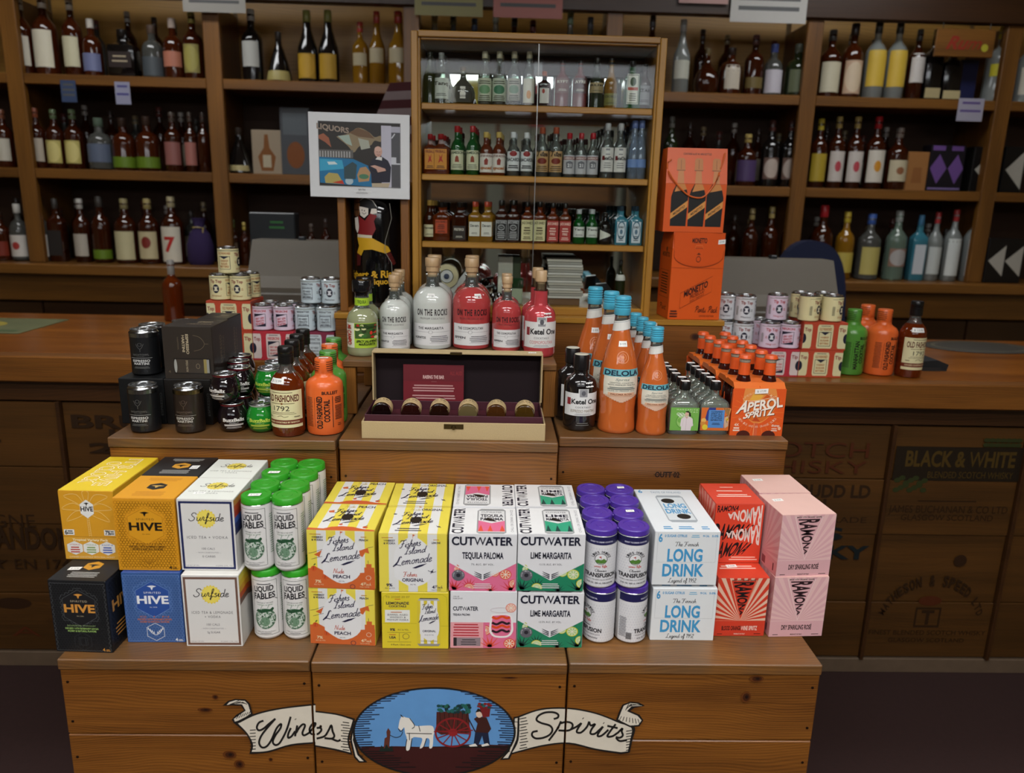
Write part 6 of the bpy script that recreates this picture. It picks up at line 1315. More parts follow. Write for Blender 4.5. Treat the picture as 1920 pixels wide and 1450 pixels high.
box_thing('cocktail_carton', 'white and pink paloma carton picturing a filled glass, bottom front', LW, LD_, .1205, 'd0d0d4', [('front', a)], (-.0075, 1.292, Z1), 0, CG); dup(cp, (-.0085, 1.4235, Z1), 0, 'white and pink tequila paloma carton, hidden bottom back', CG)

# long drink cartons
BL = '3f8fbf'
a = Art(); a.r(.5, .5, 99.5, 99.5, 'd5d8da'); a.l([(5, 97), (5, 43), (95, 43), (95, 97)], .5, 'a4a8ac'); a.t('6', 9, 88, 6, 14, BL, 1); a.t('0 SUGAR CITRUS', 32, 92, 34, 4.4, BL, 1); a.lines(62, 93, 13, 2, 3.2, 1.5, '6aa8c8'); a.t('99 CAL', 78, 92, 10, 3.6, BL, 1); a.t('5.0%', 92, 92, 10, 3.6, BL, 1)
a.sc('The Finnish', 50, 73, 36, 8, '26282c', .8); a.t('LONG', 48, 56, 54, 22, BL, 1); a.t('DRINK', 47, 28, 64, 22, BL, 1); a.sc('Legend of 1952', 47, 5, 44, 8, '26282c', .8)
b = Art(); b.r(.5, .5, 99.5, 99.5, 'd8dcdf'); b.t('6', 9, 94, 7, 7, BL, 1); b.t('TASTE OF FINLAND', 52, 92, 52, 4.4, '6f8ea4'); b.p([(30, 24), (34, 20), (72, 20), (76, 24), (76, 80), (72, 84), (34, 84), (30, 80)], '9aa2a8'); b.p([(32, 25), (74, 25), (74, 79), (32, 79)], 'cdd3d6'); b.t('LONG', 54, 58, 36, 10, BL, 1); b.t('DRINK', 54, 45, 40, 10, BL, 1); b.c(47, 70, 11, 6, '15130f', 16); b.c(58, 33, 11, 6, '15130f', 16)
b.lines(22, 10, 14, 2, 4, 2, BL); b.lines(50, 10, 24, 2, 4, 2, BL); b.lines(80, 10, 12, 2, 4, 2, BL)
s = Art(); s.r(.5, .5, 99.5, 99.5, '3a3d40')
LG2 = 'white and blue long drink cartons'
l1 = box_thing('long_drink_carton', 'white and blue long drink carton with two holes on top, upper row', .127, .218, .1125, 'd2d5d8', [('front', a), ('top', b)], (.3815, 1.329, Z1+.1185), .012, LG2)
dup(l1, (.385, 1.325, Z1), 0, 'white and blue long drink carton, bottom row', LG2)

# ramona-style cartons
def rays(a, cx, cyy, x0, y0, x1, y1, c1, n=30, lo=0, hi=180):
    """sunburst clipped to a rectangle"""
    def hit(t):
        dx, dy = math.cos(R_(t)), math.sin(R_(t)); ks = []
        if dx > 1e-6: ks.append((x1-cx)/dx)
        if dx < -1e-6: ks.append((x0-cx)/dx)
        if dy > 1e-6: ks.append((y1-cyy)/dy)
        k = min(ks); return (cx+dx*k, cyy+dy*k)
    for k in range(n):
        if k % 2: continue
        t0, t1 = lo+(hi-lo)*k/n, lo+(hi-lo)*(k+1)/n; a.p([(cx, cyy), hit(t0), hit((t0+t1)/2), hit(t1)], c1); a.cur -= 1
    a.cur += 1
def ram_front(bg, ray, line, tx, l1, c1, c2=None):
    a = Art(); a.r(.5, .5, 99.5, 99.5, bg); rays(a, 50, 27, .5, 27, 99.5, 99.5, ray, 34)
    a.p([(50, 27), (24, 96), (76, 96)], line); a.p([(50, 30), (26, 95), (74, 95)], bg); a.l([(0, 27), (100, 27)], .5, line)
    a.t('MADE WITH ORGANIC GRAPES', 50, 96, 46, 2.4, tx, 1)
    a.tq('RAMONA', ((31.5, 93), (48.6, 36), (51.4, 36), (68.5, 93)), tx, 1)
    if c2: a.t('BLOOD ORANGE', 34, 14, 38, 7, c1, 1); a.t('WINE SPRITZ', 69, 14, 32, 7, c2, 1)
    else: a.t(l1, 50, 16, 56, 7.5, c1, 1)
    a.t('PRODUCT OF ITALY', 51, 4, 22, 2, c1 if not c2 else c2, 1); a.lines(12, 4, 12, 1, 2, 1, c1); a.lines(86, 4, 16, 1, 2, 1, c1); return a
RED, RDK, PNK = 'd0412a', '1a1416', 'd8a0a0'
a = Art(); a.r(.5, .5, 99.5, 99.5, RED); a.lines(50, 80, 34, 1, 3, 3, 'e8c0b0'); a.lines(50, 62, 66, 1, 3, 4, 'e8c0b0'); a.lines(50, 44, 74, 2, 8, 4, 'e8c0b0')
f2 = Art(); f2.r(.5, .5, 99.5, 99.5, RED)
for k in range(3):
    y = 97-k*31
    f2.tq('RAMONA', ((4, y-28), (64, y-19), (88, y-1 if k else y-6), (4, y)), RDK, 1) if k else f2.tq('RAMONA', ((4, 86), (46, 90), (50, 97), (4, 97)), RDK, 1)
for k in range(2): f2.tq('RAMONA', ((96, 97-k*32), (26, 84-k*32), (26, 74-k*32+3), (96, 64-k*32)), 'dcc8c0', 1)
f2.lines(66, 10, 60, 2, 4, 2, 'e8b0a0')
r1 = box_thing('wine_spritz_carton', 'red carton with bold slanted lettering, on top of the sunburst red carton', .1, .115, .129, 'c93e28', [('front', f2), ('top', a), ('left', Art().r(.5, .5, 99.5, 99.5, 'c93e28'))], (.5045, 1.405, Z1+.1285), .02, 'red wine spritz cartons')
rr = Art(); rr.r(.5, .5, 99.5, 99.5, 'cf4029'); rays(rr, 50, 20, .5, 20, 99.5, 99.5, 'd8806a', 30)
print_part('left_burst_print', r1, (rr, m_left(.115, .129, -.0505)))
r2 = box_thing('wine_spritz_carton', 'red sunburst wine spritz carton in the bottom row', .103, .113, .128, 'c93e28', [('front', ram_front('c53a26', 'd8b09a', 'd88a70', RDK, '', '3a1410', 'e0c0b4')), ('top', a)], (.5045, 1.342, Z1), .02, 'red wine spritz cartons')
sticker(r2, (-.01, .05, .1284)); dup(r2, (.5, 1.458, Z1), .02, 'red sunburst wine spritz carton hidden behind in the bottom row', 'red wine spritz cartons')
pf = ram_front('cfa0a4', 'd8b0ae', 'dcc0bc', '2a1a1e', 'DRY SPARKLING ROS\u00c9', '2a1a1e')
pl = Art(); pl.r(.5, .5, 99.5, 99.5, 'd28f92'); rays(pl, 40, 24, .5, 24, 99.5, 99.5, 'd9a2a2', 30); pl.r(40, 4, 54, 16, '8a4a50'); pl.r(84, 6, 88, 18, '5a2a30')
PG = 'pink sparkling wine cartons'
k1 = box_thing('wine_carton', 'pink sunburst sparkling wine carton, upper front', .111, .108, .1315, 'd9aaa4', [('front', pf), ('left', pl), ('top', Art().r(.5, .5, 99.5, 99.5, 'dfb6ac'))], (.6205, 1.346, Z1+.1305), .09, PG); sticker(k1, (-.03, .075, .1319))
k2 = dup(k1, (.6145, 1.458, Z1+.1305), .04, 'pink sunburst sparkling wine carton, upper back', PG)
dup(k1, (.6195, 1.342, Z1-.0005+.0005), .05, 'pink sunburst sparkling wine carton, bottom front', PG); dup(k1, (.6175, 1.462, Z1), .03, 'pink sunburst sparkling wine carton, hidden bottom back', PG)

# ------------------------------------------------------------------ tier two, left: espresso cans and cartons
LIDM = mat('lid_metal', 'c4c6c8', .25, metal=1, var=.02)
def lid(r, z, seg=22):
    b = MB(); b.lathe([(r, z), (r*1.02, z+.0012), (r, z+.002), (r*.9, z+.002), (r*.87, z-.001), (.0005, z-.0008)], LIDM, seg, cap=False)
    return b.mesh('lid')
def tab(r, z): return MB().prism(smooth_line([(-r*.12, -r*.4), (r*.12, -r*.4), (r*.2, 0), (r*.14, r*.35), (-r*.14, r*.35), (-r*.2, 0), (-r*.12, -r*.4)], 3), z, z+.0012, LIDM, 'xy').mesh('pull_tab')
def can(name, label, loc, r, h, col, art, turn=0., group=None, band=None, rough=.3, span=250, cat='can'):
    t = thing(name, label, cat, loc, R_(turn), group); k = ('can', r, h, col, id(art), band)
    if k not in CACHE:
        m = mat('can_coat_'+col, col, rough, var=.02, coat=.25); pr = can_prof(r, h)
        b = MB(); b.lathe(pr[:4], m, 24); b.lathe(pr[3:7], STEEL, 24, cap=False)
        ms = [('can_body', b.mesh('can_body')), ('lid', lid(r*.9, h-.002)), ('pull_tab', tab(r, h-.001))]
        if band: ms.append(('top_band', MB().art(Art(True).r(0, 0, 100, 100, mat('band_'+band, band, .25, metal=1)), m_cyl(r, h*.84, h*.085, 359)).mesh('top_band')))
        if art: ms.append(('label_print', MB().art(art, m_cyl(r, h*.05, h*.78 if band else h*.87, span)).mesh('label_print')))
        CACHE[k] = ms
    for n, me in CACHE[k]: part(n, t, me)
    return t
def owl(tc, fc):
    a = Art(True); a.ring(50, 82, 3.4, 4.6, .5, fc); a.l([(44, 84), (47, 74), (50, 70), (53, 74), (56, 84)], .5, fc, 1, 3); a.l([(50, 70), (50, 62)], .5, fc); a.t('NIGHTOWL', 50, 54, 26, 5, fc, 0, 0, .05); a.t('COCKTAILS', 50, 48.6, 12, 2, fc)
    a.r(32, 44.4, 68, 45, tc); a.t('ESPRESSO', 50, 37, 28, 6, tc, 1, 0, .04); a.t('MARTINI', 50, 29, 24, 6, tc, 1, 0, .04); a.lines(50, 20, 26, 2, 3.4, 1.2, fc); return a
OWA, OWB = owl('c4c4c2', '6a6a68'), owl('b8b4ac', '6a5c50')
NG = 'espresso martini cans'
q = at_z(263, 814, Z2); can('cocktail_can', 'black espresso cocktail can at the front left of raised crate', (q.x, q.y+.031, Z2), .031, .104, '151618', OWA, 0, NG, '9aa0a6', .35)
q = at_z(348, 815, Z2); can('cocktail_can', 'dark brown espresso cocktail can with a gold band, front', (q.x, q.y+.031, Z2), .031, .104, '261d18', OWB, 0, NG, '8d7f5c', .35)
yb = 1.642; x0, x1, x2 = at_y(229, 790, yb).x, at_y(313, 790, yb).x, at_y(400, 790, yb).x; hb = at_y(313, 711, yb).z-Z2
def dark_box(label, x0, x1, y, D, z, h, col, art=None, side=None, top=None, rz=0.):
    W = x1-x0; t = thing('espresso_carton', label, 'box', ((x0+x1)/2, y, z), rz, 'espresso martini cartons'); MB().box(-W/2, 0, 0, W/2, D, h, card(col), .0015).obj('carton', t)
    if art: print_part('front_print', t, (art, m_front(W, h)))
    if side: print_part('side_print', t, (side, m_right(D, h, W/2)))
    if top: print_part('top_print', t, (top, m_top(W, D, h)))
    return t
a = Art(); a.tq('ESPRESSO', ((95, 20), (95, 70), (90, 70), (90, 20)), '4a4a48'); a.ring(70, 50, 8, 8, 1, '3a3a38')
dark_box('black espresso carton behind the front left can', x0, x1-.001, yb, .13, Z2, hb, '131415', a); dark_box('black espresso carton behind the brown can', x1, x2, yb, .13, Z2, hb, '171412', a)
zt = Z2+hb
for lab, u, v, dy in (('black espresso can standing on the carton, in front', 265, 706, 0), ):
    q = at_z(u, v, zt); y0 = max(q.y, yb)+.031; can('cocktail_can', lab, (q.x, y0, zt), .031, .104, '151618', OWA, 4, NG, '9aa0a6', .35)
    can('cocktail_can', 'black espresso can standing behind on the carton, leftmost', (q.x-.010, y0+.066, zt), .031, .104, '151618', OWA, -10, NG, '9aa0a6', .35)
    can('cocktail_can', 'black espresso can on the carton beside the brown carton', (q.x+.042, y0+.125, zt), .031, .104, '151618', OWA, 20, NG, '9aa0a6', .35)
a = Art(); a.r(.5, .5, 99.5, 99.5, '2b241e'); a.tq('ESPRESSO', ((47, 86), (47, 48), (52, 48), (52, 86)), 'a89a80', 1); a.tq('MARTINI', ((39, 84), (39, 52), (44, 52), (44, 84)), 'a89a80', 1); a.tq('NIGHTOWL', ((29.5, 80), (29.5, 56), (32, 56), (32, 80)), '6a5c4a'); a.l([(62, 84), (76, 80), (84, 68), (76, 58), (62, 54)], .7, '6a5c4a', 1, 4); a.l([(84, 68), (92, 68)], .7, '6a5c4a')
a.r(20, 10, 94, 40, '15110e'); a.r(23, 12, 80, 38, '3a322a'); a.r(80, 11.5, 86, 38.5, '8d7f4c'); a.r(86, 12, 91, 38, '8a8a84'); a.c(23, 25, 3, 13, '9a9a94'); a.tq('ESPRESSO MARTINI', ((44, 36), (44, 14), (48, 14), (48, 36)), 'a89a80'); a.ring(68, 25, 4, 5, .7, '8a7c64'); a.t('4', 10, 14, 4, 5, '6a5c4a')
s = Art(); s.tq('ESPRESSO', ((50, 24), (50, 78), (40, 78), (40, 24)), '7a6c54'); s.tq('MARTINI', ((64, 30), (64, 74), (56, 74), (56, 30)), '6a5c48')
tp = Art(); tp.c(44, 60, 12, 9, '0c0a09', 14); tp.t('MARTINI', 62, 36, 50, 12, '6a5c48', 1); tp.t('ESPRESSO', 66, 60, 30, 12, '8a7c60', 1)
yq = yb+.004; xa, xb = at_y(306, 660, yq).x, at_y(399, 660, yq).x; h2 = at_y(350, 613, yq).z-zt
dark_box('dark brown espresso carton with a can window, on top in front', xa, xb, yq, .115, zt, h2, '2a231d', a, s, tp)
dark_box('dark brown espresso carton on top behind, with a hole', xa+.032, xb-.006, yq+.117, .10, zt, h2, '241e19', None, s, tp)
dark_box('plain dark carton hidden behind under the rear brown carton', xa-.03, xb-.016, yb+.132, .11, Z2, hb, '171412')

# round ball-shaped cocktail cans
def ball(label, loc, col, tc, turn=0., lidc=None, group='ball-shaped cocktail cans'):
    t = thing('ball_can', label, 'can', loc, R_(turn), group); k = ('ball', col)
    if k not in CACHE:
        pr = [(.0185, 0), (.021, .001), (.0275, .009), (.0315, .02), (.0325, .029), (.031, .040), (.0275, .05), (.0245, .056), (.0243, .0585)]
        a = Art(True); a.t('BuzzBallz', 50, 58, 44, 20, tc, 1); a.sc('Cocktails', 50, 38, 20, 12, tc, .6) if False else a.t('Cocktails', 50, 38, 18, 7, tc); a.r(30, 20, 70, 31, tc); a.lines(50, 12, 36, 2, 7, 3, tc)
        m = mat('ball_'+col, col, .08, coat=.8, var=.02)
        CACHE[k] = [('can_body', MB().lathe(pr, m, 26).mesh('can_body')), ('rim', MB().lathe([(.0243, .0585), (.0252, .06), (.0252, .062)], plastic({'140c10': '5a1420'}.get(col, '9aa09a')), 24, cap=False).mesh('rim')), ('lid', lid(.0246, .0625)), ('pull_tab', tab(.026, .0635)), ('label_print', MB().art(a, m_cyl(prof_r(pr), .01, .036, 190)).mesh('label_print'))]
    for n, me in CACHE[k]: part(n, t, me)
    return t
BH = .0645; q = at_z(429, 814, Z2)
b1 = ball('glossy black ball can at the front, bottom layer', (q.x, q.y+.032, Z2), '140c10', 'd4d0cc', 22)
blk = [at_z(u, v+4, Z2+2*BH) for u, v in ((422, 694), (448, 683), (459, 664), (475, 647))]
ys = [q.y+.032, q.y+.098, q.y+.164, q.y+.23]
for i, p in enumerate(blk):
    ball(f'glossy black ball can in the top layer, {ORD[i]} from the front', (p.x, ys[i], Z2+BH), '140c10', 'd4d0cc', [-24, 16, 30, 40][i])
    if i: ball(f'glossy black ball can in the bottom layer, {ORD[i]} from the front', (p.x, ys[i], Z2), '140c10', 'd4d0cc', 20)
q = at_z(484, 815, Z2)
ball('bright green ball can at the front, bottom layer', (q.x, q.y+.032, Z2), '1a7a26', 'b4c84a', 8); xg = q.x-.005
ball('bright green ball can, second in the bottom layer', (xg+.004, q.y+.099, Z2), '1a7a26', 'b4c84a', 0); ball('bright green ball can in the top layer', (xg+.006, q.y+.099, Z2+BH), '1a7a26', 'b4c84a', -10)
ball('bright green ball can, third in the bottom layer', (xg+.003, q.y+.166, Z2), '1a7a26', 'b4c84a', 0); ball('bright green ball can at the back of the top layer', (xg+.003, q.y+.166, Z2+BH), '1a7a26', 'b4c84a', 0)

# whiskey old fashioned bottles
def make_1792(label, loc, turn=0.):
    t = thing('whiskey_bottle', label, 'bottle', loc, R_(turn), 'amber cocktail bottles with cream labels')
    W, h = .0355, .1935
    pr = [(.030, 0), (.0335, .002), (W, .01), (W, .108), (.034, .119), (.029, .129), (.0205, .138), (.0155, .144), (.0145, .15), (.0145, .16)]
    if '1792' not in CACHE:
        f = prof_r(pr); a = Art(True); a.r(0, 0, 100, 100, 'd8d0a4', 3); a.lines(50, 94, 60, 1, 2, 1.6, '5a4a34'); a.t('OLD FASHIONED', 50, 79, 82, 17, '5a2418', 1); a.t('OLD', 20, 79, 20, 17, '2a1a14', 1) if False else None; a.lines(50, 65, 70, 1, 3, 1.6, '6a5a40'); a.c(50, 65, 2.6, 2.6, '7a4a1c', 8); a.t('1792', 48, 52, 38, 13, '1d1a18', 0); a.lines(50, 41, 66, 2, 4, 1, '6a5a40'); a.l([(38, 30), (48, 33), (54, 29), (64, 31)], 1, '4a3a2a', 1, 3); a.lines(16, 29, 14, 1, 3, 2, '4a3a2a'); a.lines(84, 29, 18, 1, 3, 2, '4a3a2a'); a.r(0, 9, 100, 21, '6a2a1c'); a.t('CANNED COCKTAILS BY BARTON', 50, 15, 80, 4, 'd8c8a0', 1)
        CACHE['1792'] = [('bottle_body', MB().lathe(pr[:7], liquor('6e2a0a', .35), 26).mesh('bottle_body')), ('neck', MB().lathe(pr[6:], CLEAR, 22, cap=False).mesh('neck')), ('neck_liquid', MB().lathe([(.0185, .1385), (.012, .146), (.011, .152)], liquor('6e2a0a', .35), 16).mesh('neck_liquid')),
            ('cap', MB().lathe([(.0155, .157), (.0165, .158), (.0165, .172), (.0158, .1725), (.0158, .1735), (.0165, .174), (.0165, .178), (.0158, .1785), (.0165, .1795), (.0165, .191), (.015, .1935)], plastic('131212', .28), 22).mesh('cap')), ('label', MB().art(a, m_cyl(f, .022, .082, 150)).mesh('label')), ('neck_tag', MB().art(Art(True).r(0, 0, 100, 100, 'e6e6e2').t('$ 13.99', 50, 50, 70, 40, '555555'), m_cyl(f, .118, .011, 60, -20)).mesh('price_sticker'))]
    for n, me in CACHE['1792']: part(n, t, me)
    return t
q = at_z(534, 821, Z2); y0 = q.y+.0345
for i, (u, v) in enumerate(((533, 649), (545, 640), (558, 628), (571, 613))):
    p = at_z(u, v+4, Z2+.1935); make_1792(['amber old fashioned bottle at the front with its label facing out', 'amber old fashioned bottle second in the file', 'amber old fashioned bottle third in the file', 'amber old fashioned bottle at the back of the file'][i], (p.x-.004-.004*(i == 1)-.007*(i == 2), y0+.0735*i, Z2), -6)
p = at_z(1712, 710, ZC); make_1792('amber old fashioned bottle alone at the right end of the counter', (p.x, p.y+.036, ZC), 14).scale = (1.06, 1.06, 1.17)

# painted bullet-shaped bottles
def make_bul(label, loc, col, word, turn=0., sc=1.):
    t = thing('cocktail_bottle', label, 'bottle', loc, R_(turn), 'matte painted cocktail bottles'); W, h = .040, .166; k = 'bul'+col
    pr = [(.033, 0), (.038, .003), (W, .01), (W, .105), (.0385, .113), (.033, .120), (.024, .125), (.0195, .13), (.019, .136)]
    if k not in CACHE:
        m = mat('painted_'+col, col, .28, var=.03, coat=.15); f = prof_r(pr); K = '1a1512'; a = Art(True)
        a.t('BULLEIT', 60, 92, 34, 7, K, 1); a.tq(word[0], ((43, 6), (43, 84), (32, 84), (32, 6)), K, 1); a.tq(word[1], ((58, 22), (58, 76), (47, 76), (47, 22)), K, 1); a.r(64, 8, 65.4, 84, K); a.r(27, 10, 27.5, 80, K); a.lines(78, 80, 18, 4, 4, 2, K); a.lines(79, 60, 20, 10, 3.6, 1.6, K, 6); a.lines(80, 16, 10, 2, 4, 1.4, K); a.lines(14, 80, 18, 20, 3.6, 1.2, K, 9)
        n = Art(True)
        for j in range(5): n.lines(25+(j % 2)*2, 88-j*18, 40, 1, 3, 5, K, j); n.lines(75, 88-j*18, 40, 1, 3, 5, K, j+9)
        CACHE[k] = [('bottle_body', MB().lathe(pr, m, 28).mesh('bottle_body')), ('cap', MB().lathe([(.0185, .134), (.0192, .135), (.0192, .164), (.0178, .166), (.0005, .166)], m, 22).mesh('cap')), ('label_print', MB().art(a, m_cyl(f, .012, .092, 150, 10)).mesh('label_print')), ('cap_print', MB().art(n, m_cyl(.0192, .137, .026, 340)).mesh('cap_print'))]
    for n, me in CACHE[k]: part(n, t, me)
    t.scale = (sc, sc, sc); return t
OR, GB = 'd9632c', '4f8a34'
q = at_z(603, 819, Z2); y0 = q.y+.040
for i, (u, v, c) in enumerate(((603, 671, OR), (609, 654, GB), (621, 639, OR), (629, 623, GB))):
    p = at_z(u, v+4, Z2+.166); o = make_bul(['orange painted bottle at the front beside the gift box', 'green painted bottle second in the left file', 'orange painted bottle third in the left file', 'green painted bottle at the back of the left file'][i], (p.x+.006-.007*(i == 2) if i else q.x+.001, y0+.0815*i, Z2), c, ('OLD FASHIONED', 'COCKTAIL') if c == OR else ('MANHATTAN', 'COCKTAIL'), 4)
    if i in (0, 2): sticker(o, (0, 0, .1663), .02, .01)
p = at_z(1603, 706, ZC); make_bul('green painted bottle on the right counter', (p.x-.003, p.y+.046, ZC), GB, ('MANHATTAN', 'COCKTAIL'), 8, 1.07).scale[2] = 1.18
p = at_z(1658, 707, ZC); make_bul('orange painted bottle in front on the right counter', (p.x, p.y+.046, ZC), OR, ('OLD FASHIONED', 'COCKTAIL'), 8, 1.1).scale[2] = 1.19; make_bul('orange painted bottle behind on the right counter', (p.x-.003, p.y+.146, ZC), OR, ('OLD FASHIONED', 'COCKTAIL'), 8, 1.1).scale[2] = 1.19

# ------------------------------------------------------------------ small four-ounce cans and their cartons
def tip_art(kind):
    bg, n1, tc = {'of': ('e4d9a6', 'OLD FASHIONED', 'a8622c'), 'ne': ('e0cbdc', 'NEGRONI', 'b8343c'), 'ma': ('c9d6dc', 'MANHATTAN', '4a4a52'), 'es': ('d6d8dc', 'MARTINI', '4a4a52')}[kind]
    a = Art(True); a.r(0, 0, 100, 100, bg, 1); a.r(0, 91, 100, 92.5, '6a6a5a'); a.lines(50, 95, 96, 1, 2, 2, '7a7a66'); K = '1b1d30'; lt = 'e0d8ba' if kind == 'of' else 'dcdce0'
    # name side (faces turn 0) and badge side (turned 90 degrees)
    x = 50; a.t(n1, x, 82, 24, 9, tc, 1); a.frame(x-11, 14, x+11, 70, .8, 1.6, K)
    if kind == 'of': a.p([(x-10, 70), (x+10, 70), (x, 58)], K)
    elif kind == 'ne': a.p([(x-11, 70), (x-11, 56), (x+8, 68)], K); a.p([(x+11, 14), (x+11, 28), (x-8, 16)], K)
    else: a.r(x-11, 62, x+11, 65, K); a.r(x-11, 20, x+11, 23, K)
    for i, s in enumerate({'of': ('WHISKEY', 'SUGAR', 'BITTERS'), 'ne': ('DRY GIN', 'VERMOUTH', 'RED BITTERS'), 'ma': ('RYE WHISKEY', 'VERMOUTH', 'BITTERS'), 'es': ('VODKA', 'COFFEE', 'SUGAR')}[kind]):
        k = 6 if kind == 'ne' else 0; y = 50-i*12; w2 = 16 if len(s) > 6 else 12; a.tq(s, ((x-w2/2, y-4-k*.5), (x+w2/2, y-4+k*.5), (x+w2/2, y+4+k*.5), (x-w2/2, y+4-k*.5)), tc, 1)
    for x in (20, 80):
        a.t('Tip Top', x, 78, 22, 12, '8d3a34' if kind != 'ne' else 'b8444c', 1); a.c(x, 46, 6, 19, K, 20); a.c(x, 48, 2.6, 8, lt, 10); a.r(x-4, 52, x+4, 55, lt); a.r(x-2.6, 55, x+2.6, 62, K); a.p([(x-4, 36), (x+4, 36), (x+3, 42), (x-3, 42)], lt); a.lines(x-9.5, 48, 4, 2, 6, 2, tc); a.lines(x+9.5, 48, 4, 2, 6, 2, tc); a.t(n1.title(), x, 16, 18, 7, tc)
    a.lines(3, 60, 5, 8, 5, 2, '6a6a5a'); a.r(95, 20, 99, 50, '8a8a80'); return a
TA = {k: tip_art(k) for k in ('of', 'ne', 'ma', 'es')}; TCOL = {'of': 'e4d9a6', 'ne': 'e0cbdc', 'ma': 'c9d6dc', 'es': 'd6d8dc'}
TR, THh = .0278, .0735
NAMES = {'of': 'cream', 'ne': 'pale pink', 'ma': 'pale blue', 'es': 'silver white'}
def tip(label, kind, x, y, z, face=0., sc=1.):
    o = can('small_cocktail_can', label, (x, y, z), TR, THh, TCOL[kind], TA[kind], face, 'small cocktail cans', None, .3, 300); o.scale = (sc, sc, sc); return o
def tip_box(label, x0, x1, y, z, h, D, bg, kind, rz=0.):
    W = x1-x0; t = thing('small_can_carton', label, 'box', ((x0+x1)/2, y, z), rz, 'red cartons of small cans'); MB().box(-W/2, 0, 0, W/2, D, h, card(bg), .0012).obj('carton', t)
    a = Art(); a.r(.5, .5, 99.5, 99.5, bg); cb_, K = {'of': 'd6cda0', 'ne': 'd4c4c0', 'ma': 'c4ccd0'}[kind], '1b1d30'; n1 = {'of': 'OLD FASHIONED', 'ne': 'NEGRONI', 'ma': 'MANHATTAN'}[kind]; tc = {'of': 'a8622c', 'ne': 'b8343c', 'ma': '4a4a52'}[kind]
    for x, full in ((50, 1), (2, 0), (98, 0)):
        c = lambda v: min(99.5, max(.5, v)); a.p([(c(x-18), 84), (c(x-16), 92), (c(x+16), 92), (c(x+18), 84), (c(x+18), 14), (c(x+16), 6), (c(x-16), 6), (c(x-18), 14)], cb_)
        if full:
            a.lines(x, 87, 26, 1, 2, 2, K); a.t(n1, x, 76, 28, 9, tc, 1); a.frame(x-14, 14, x+14, 66, 1, 1.6, K)
            if kind == 'of': a.p([(x-11, 66), (x+11, 66), (x, 54)], K)
            elif kind == 'ne': a.p([(x-14, 66), (x-14, 52), (x+8, 64)], K); a.p([(x+14, 14), (x+14, 26), (x-8, 16)], K)
            else: a.r(x-14, 60, x+14, 62, K)
            for i, s in enumerate({'of': ('WHISKEY', 'SUGAR', 'BITTERS'), 'ne': ('DRY GIN', 'VERMOUTH', 'RED BITTERS'), 'ma': ('RYE WHISKEY', 'VERMOUTH', 'BITTERS')}[kind]): a.t(s, x, 46-i*11, 20, 6, tc, 1)
        elif x > 50: a.t('Tip', 89, 74, 15, 12, '8d3a34', 1); a.c(99.4, 42, 7, 18, K, 14, 90, 270)
        else: a.t('Top', 10, 74, 15, 12, '8d3a34', 1); a.c(.6, 42, 7, 18, K, 14, -90, 90)
    print_part('front_print', t, (a, m_front(W, h))); return t
y0 = 2.108; xa, xb = at_y(389, 610, y0).x, at_y(472, 610, y0).x; hb2 = .0825; RB, RN, RM = 'b8452c', 'b5303c', '7d2a40'
tip_box('red carton picturing cream cans, lower of the left stack', xa, xb, y0, ZL, hb2, .122, RB, 'of'); tip_box('red carton picturing cream cans, upper of the left stack', xa, xb, y0, ZL+hb2+.0005, hb2, .122, RB, 'of')
zt = ZL+2*hb2+.001; cx = (xa+xb)/2
tip('cream small can on the left red stack, front left', 'of', cx-.0295, y0+.03, zt, -R_(0)+85, 1.0); tip('cream small can on the left red stack, front right', 'of', cx+.027, y0+.03, zt, 88); tip('cream small can on the left red stack, behind at the right', 'of', cx+.035, y0+.09, zt, 60); tip('cream small can on the left red stack, behind at the left', 'of', cx-.025, y0+.09, zt, 60); tip('cream small can crowning the left red stack', 'of', cx-.002, y0+.031, zt+THh+.0005, -6)
xc = at_y(550, 610, y0).x; xd = at_y(626, 610, y0).x
tip_box('crimson carton picturing pink cans, in the left group', xb+.001, xc, y0, ZL, hb2, .122, RN, 'ne'); tip_box('maroon carton picturing blue cans, in the left group', xc+.001, xd, y0, ZL, hb2, .122, RM, 'ma')
z1_ = ZL+hb2+.0005
for i, (u, kd) in enumerate(((492, 'ne'), (532, 'ne'), (572, 'ma'), (613, 'ma'))):
    x = at_y(u, 590, y0+.03).x; nm = NAMES[kd]; pos = 'left' if i % 2 == 0 else 'right'
    tip(f'{nm} small can on the left counter, front {pos}', kd, x, y0+.03, z1_, 0); tip(f'{nm} small can on the left counter, behind {pos}', kd, x+.004, y0+.092, z1_, 0)
x = at_y(583, 540, y0+.06).x; tip('pale blue small can stacked highest in the left group', 'ma', x, y0+.062, z1_+THh+.0005, -14); x = at_y(621, 540, y0+.06).x; tip('pale blue small can stacked highest beside the sign frame', 'ma', x, y0+.062, z1_+THh+.0005, 90)
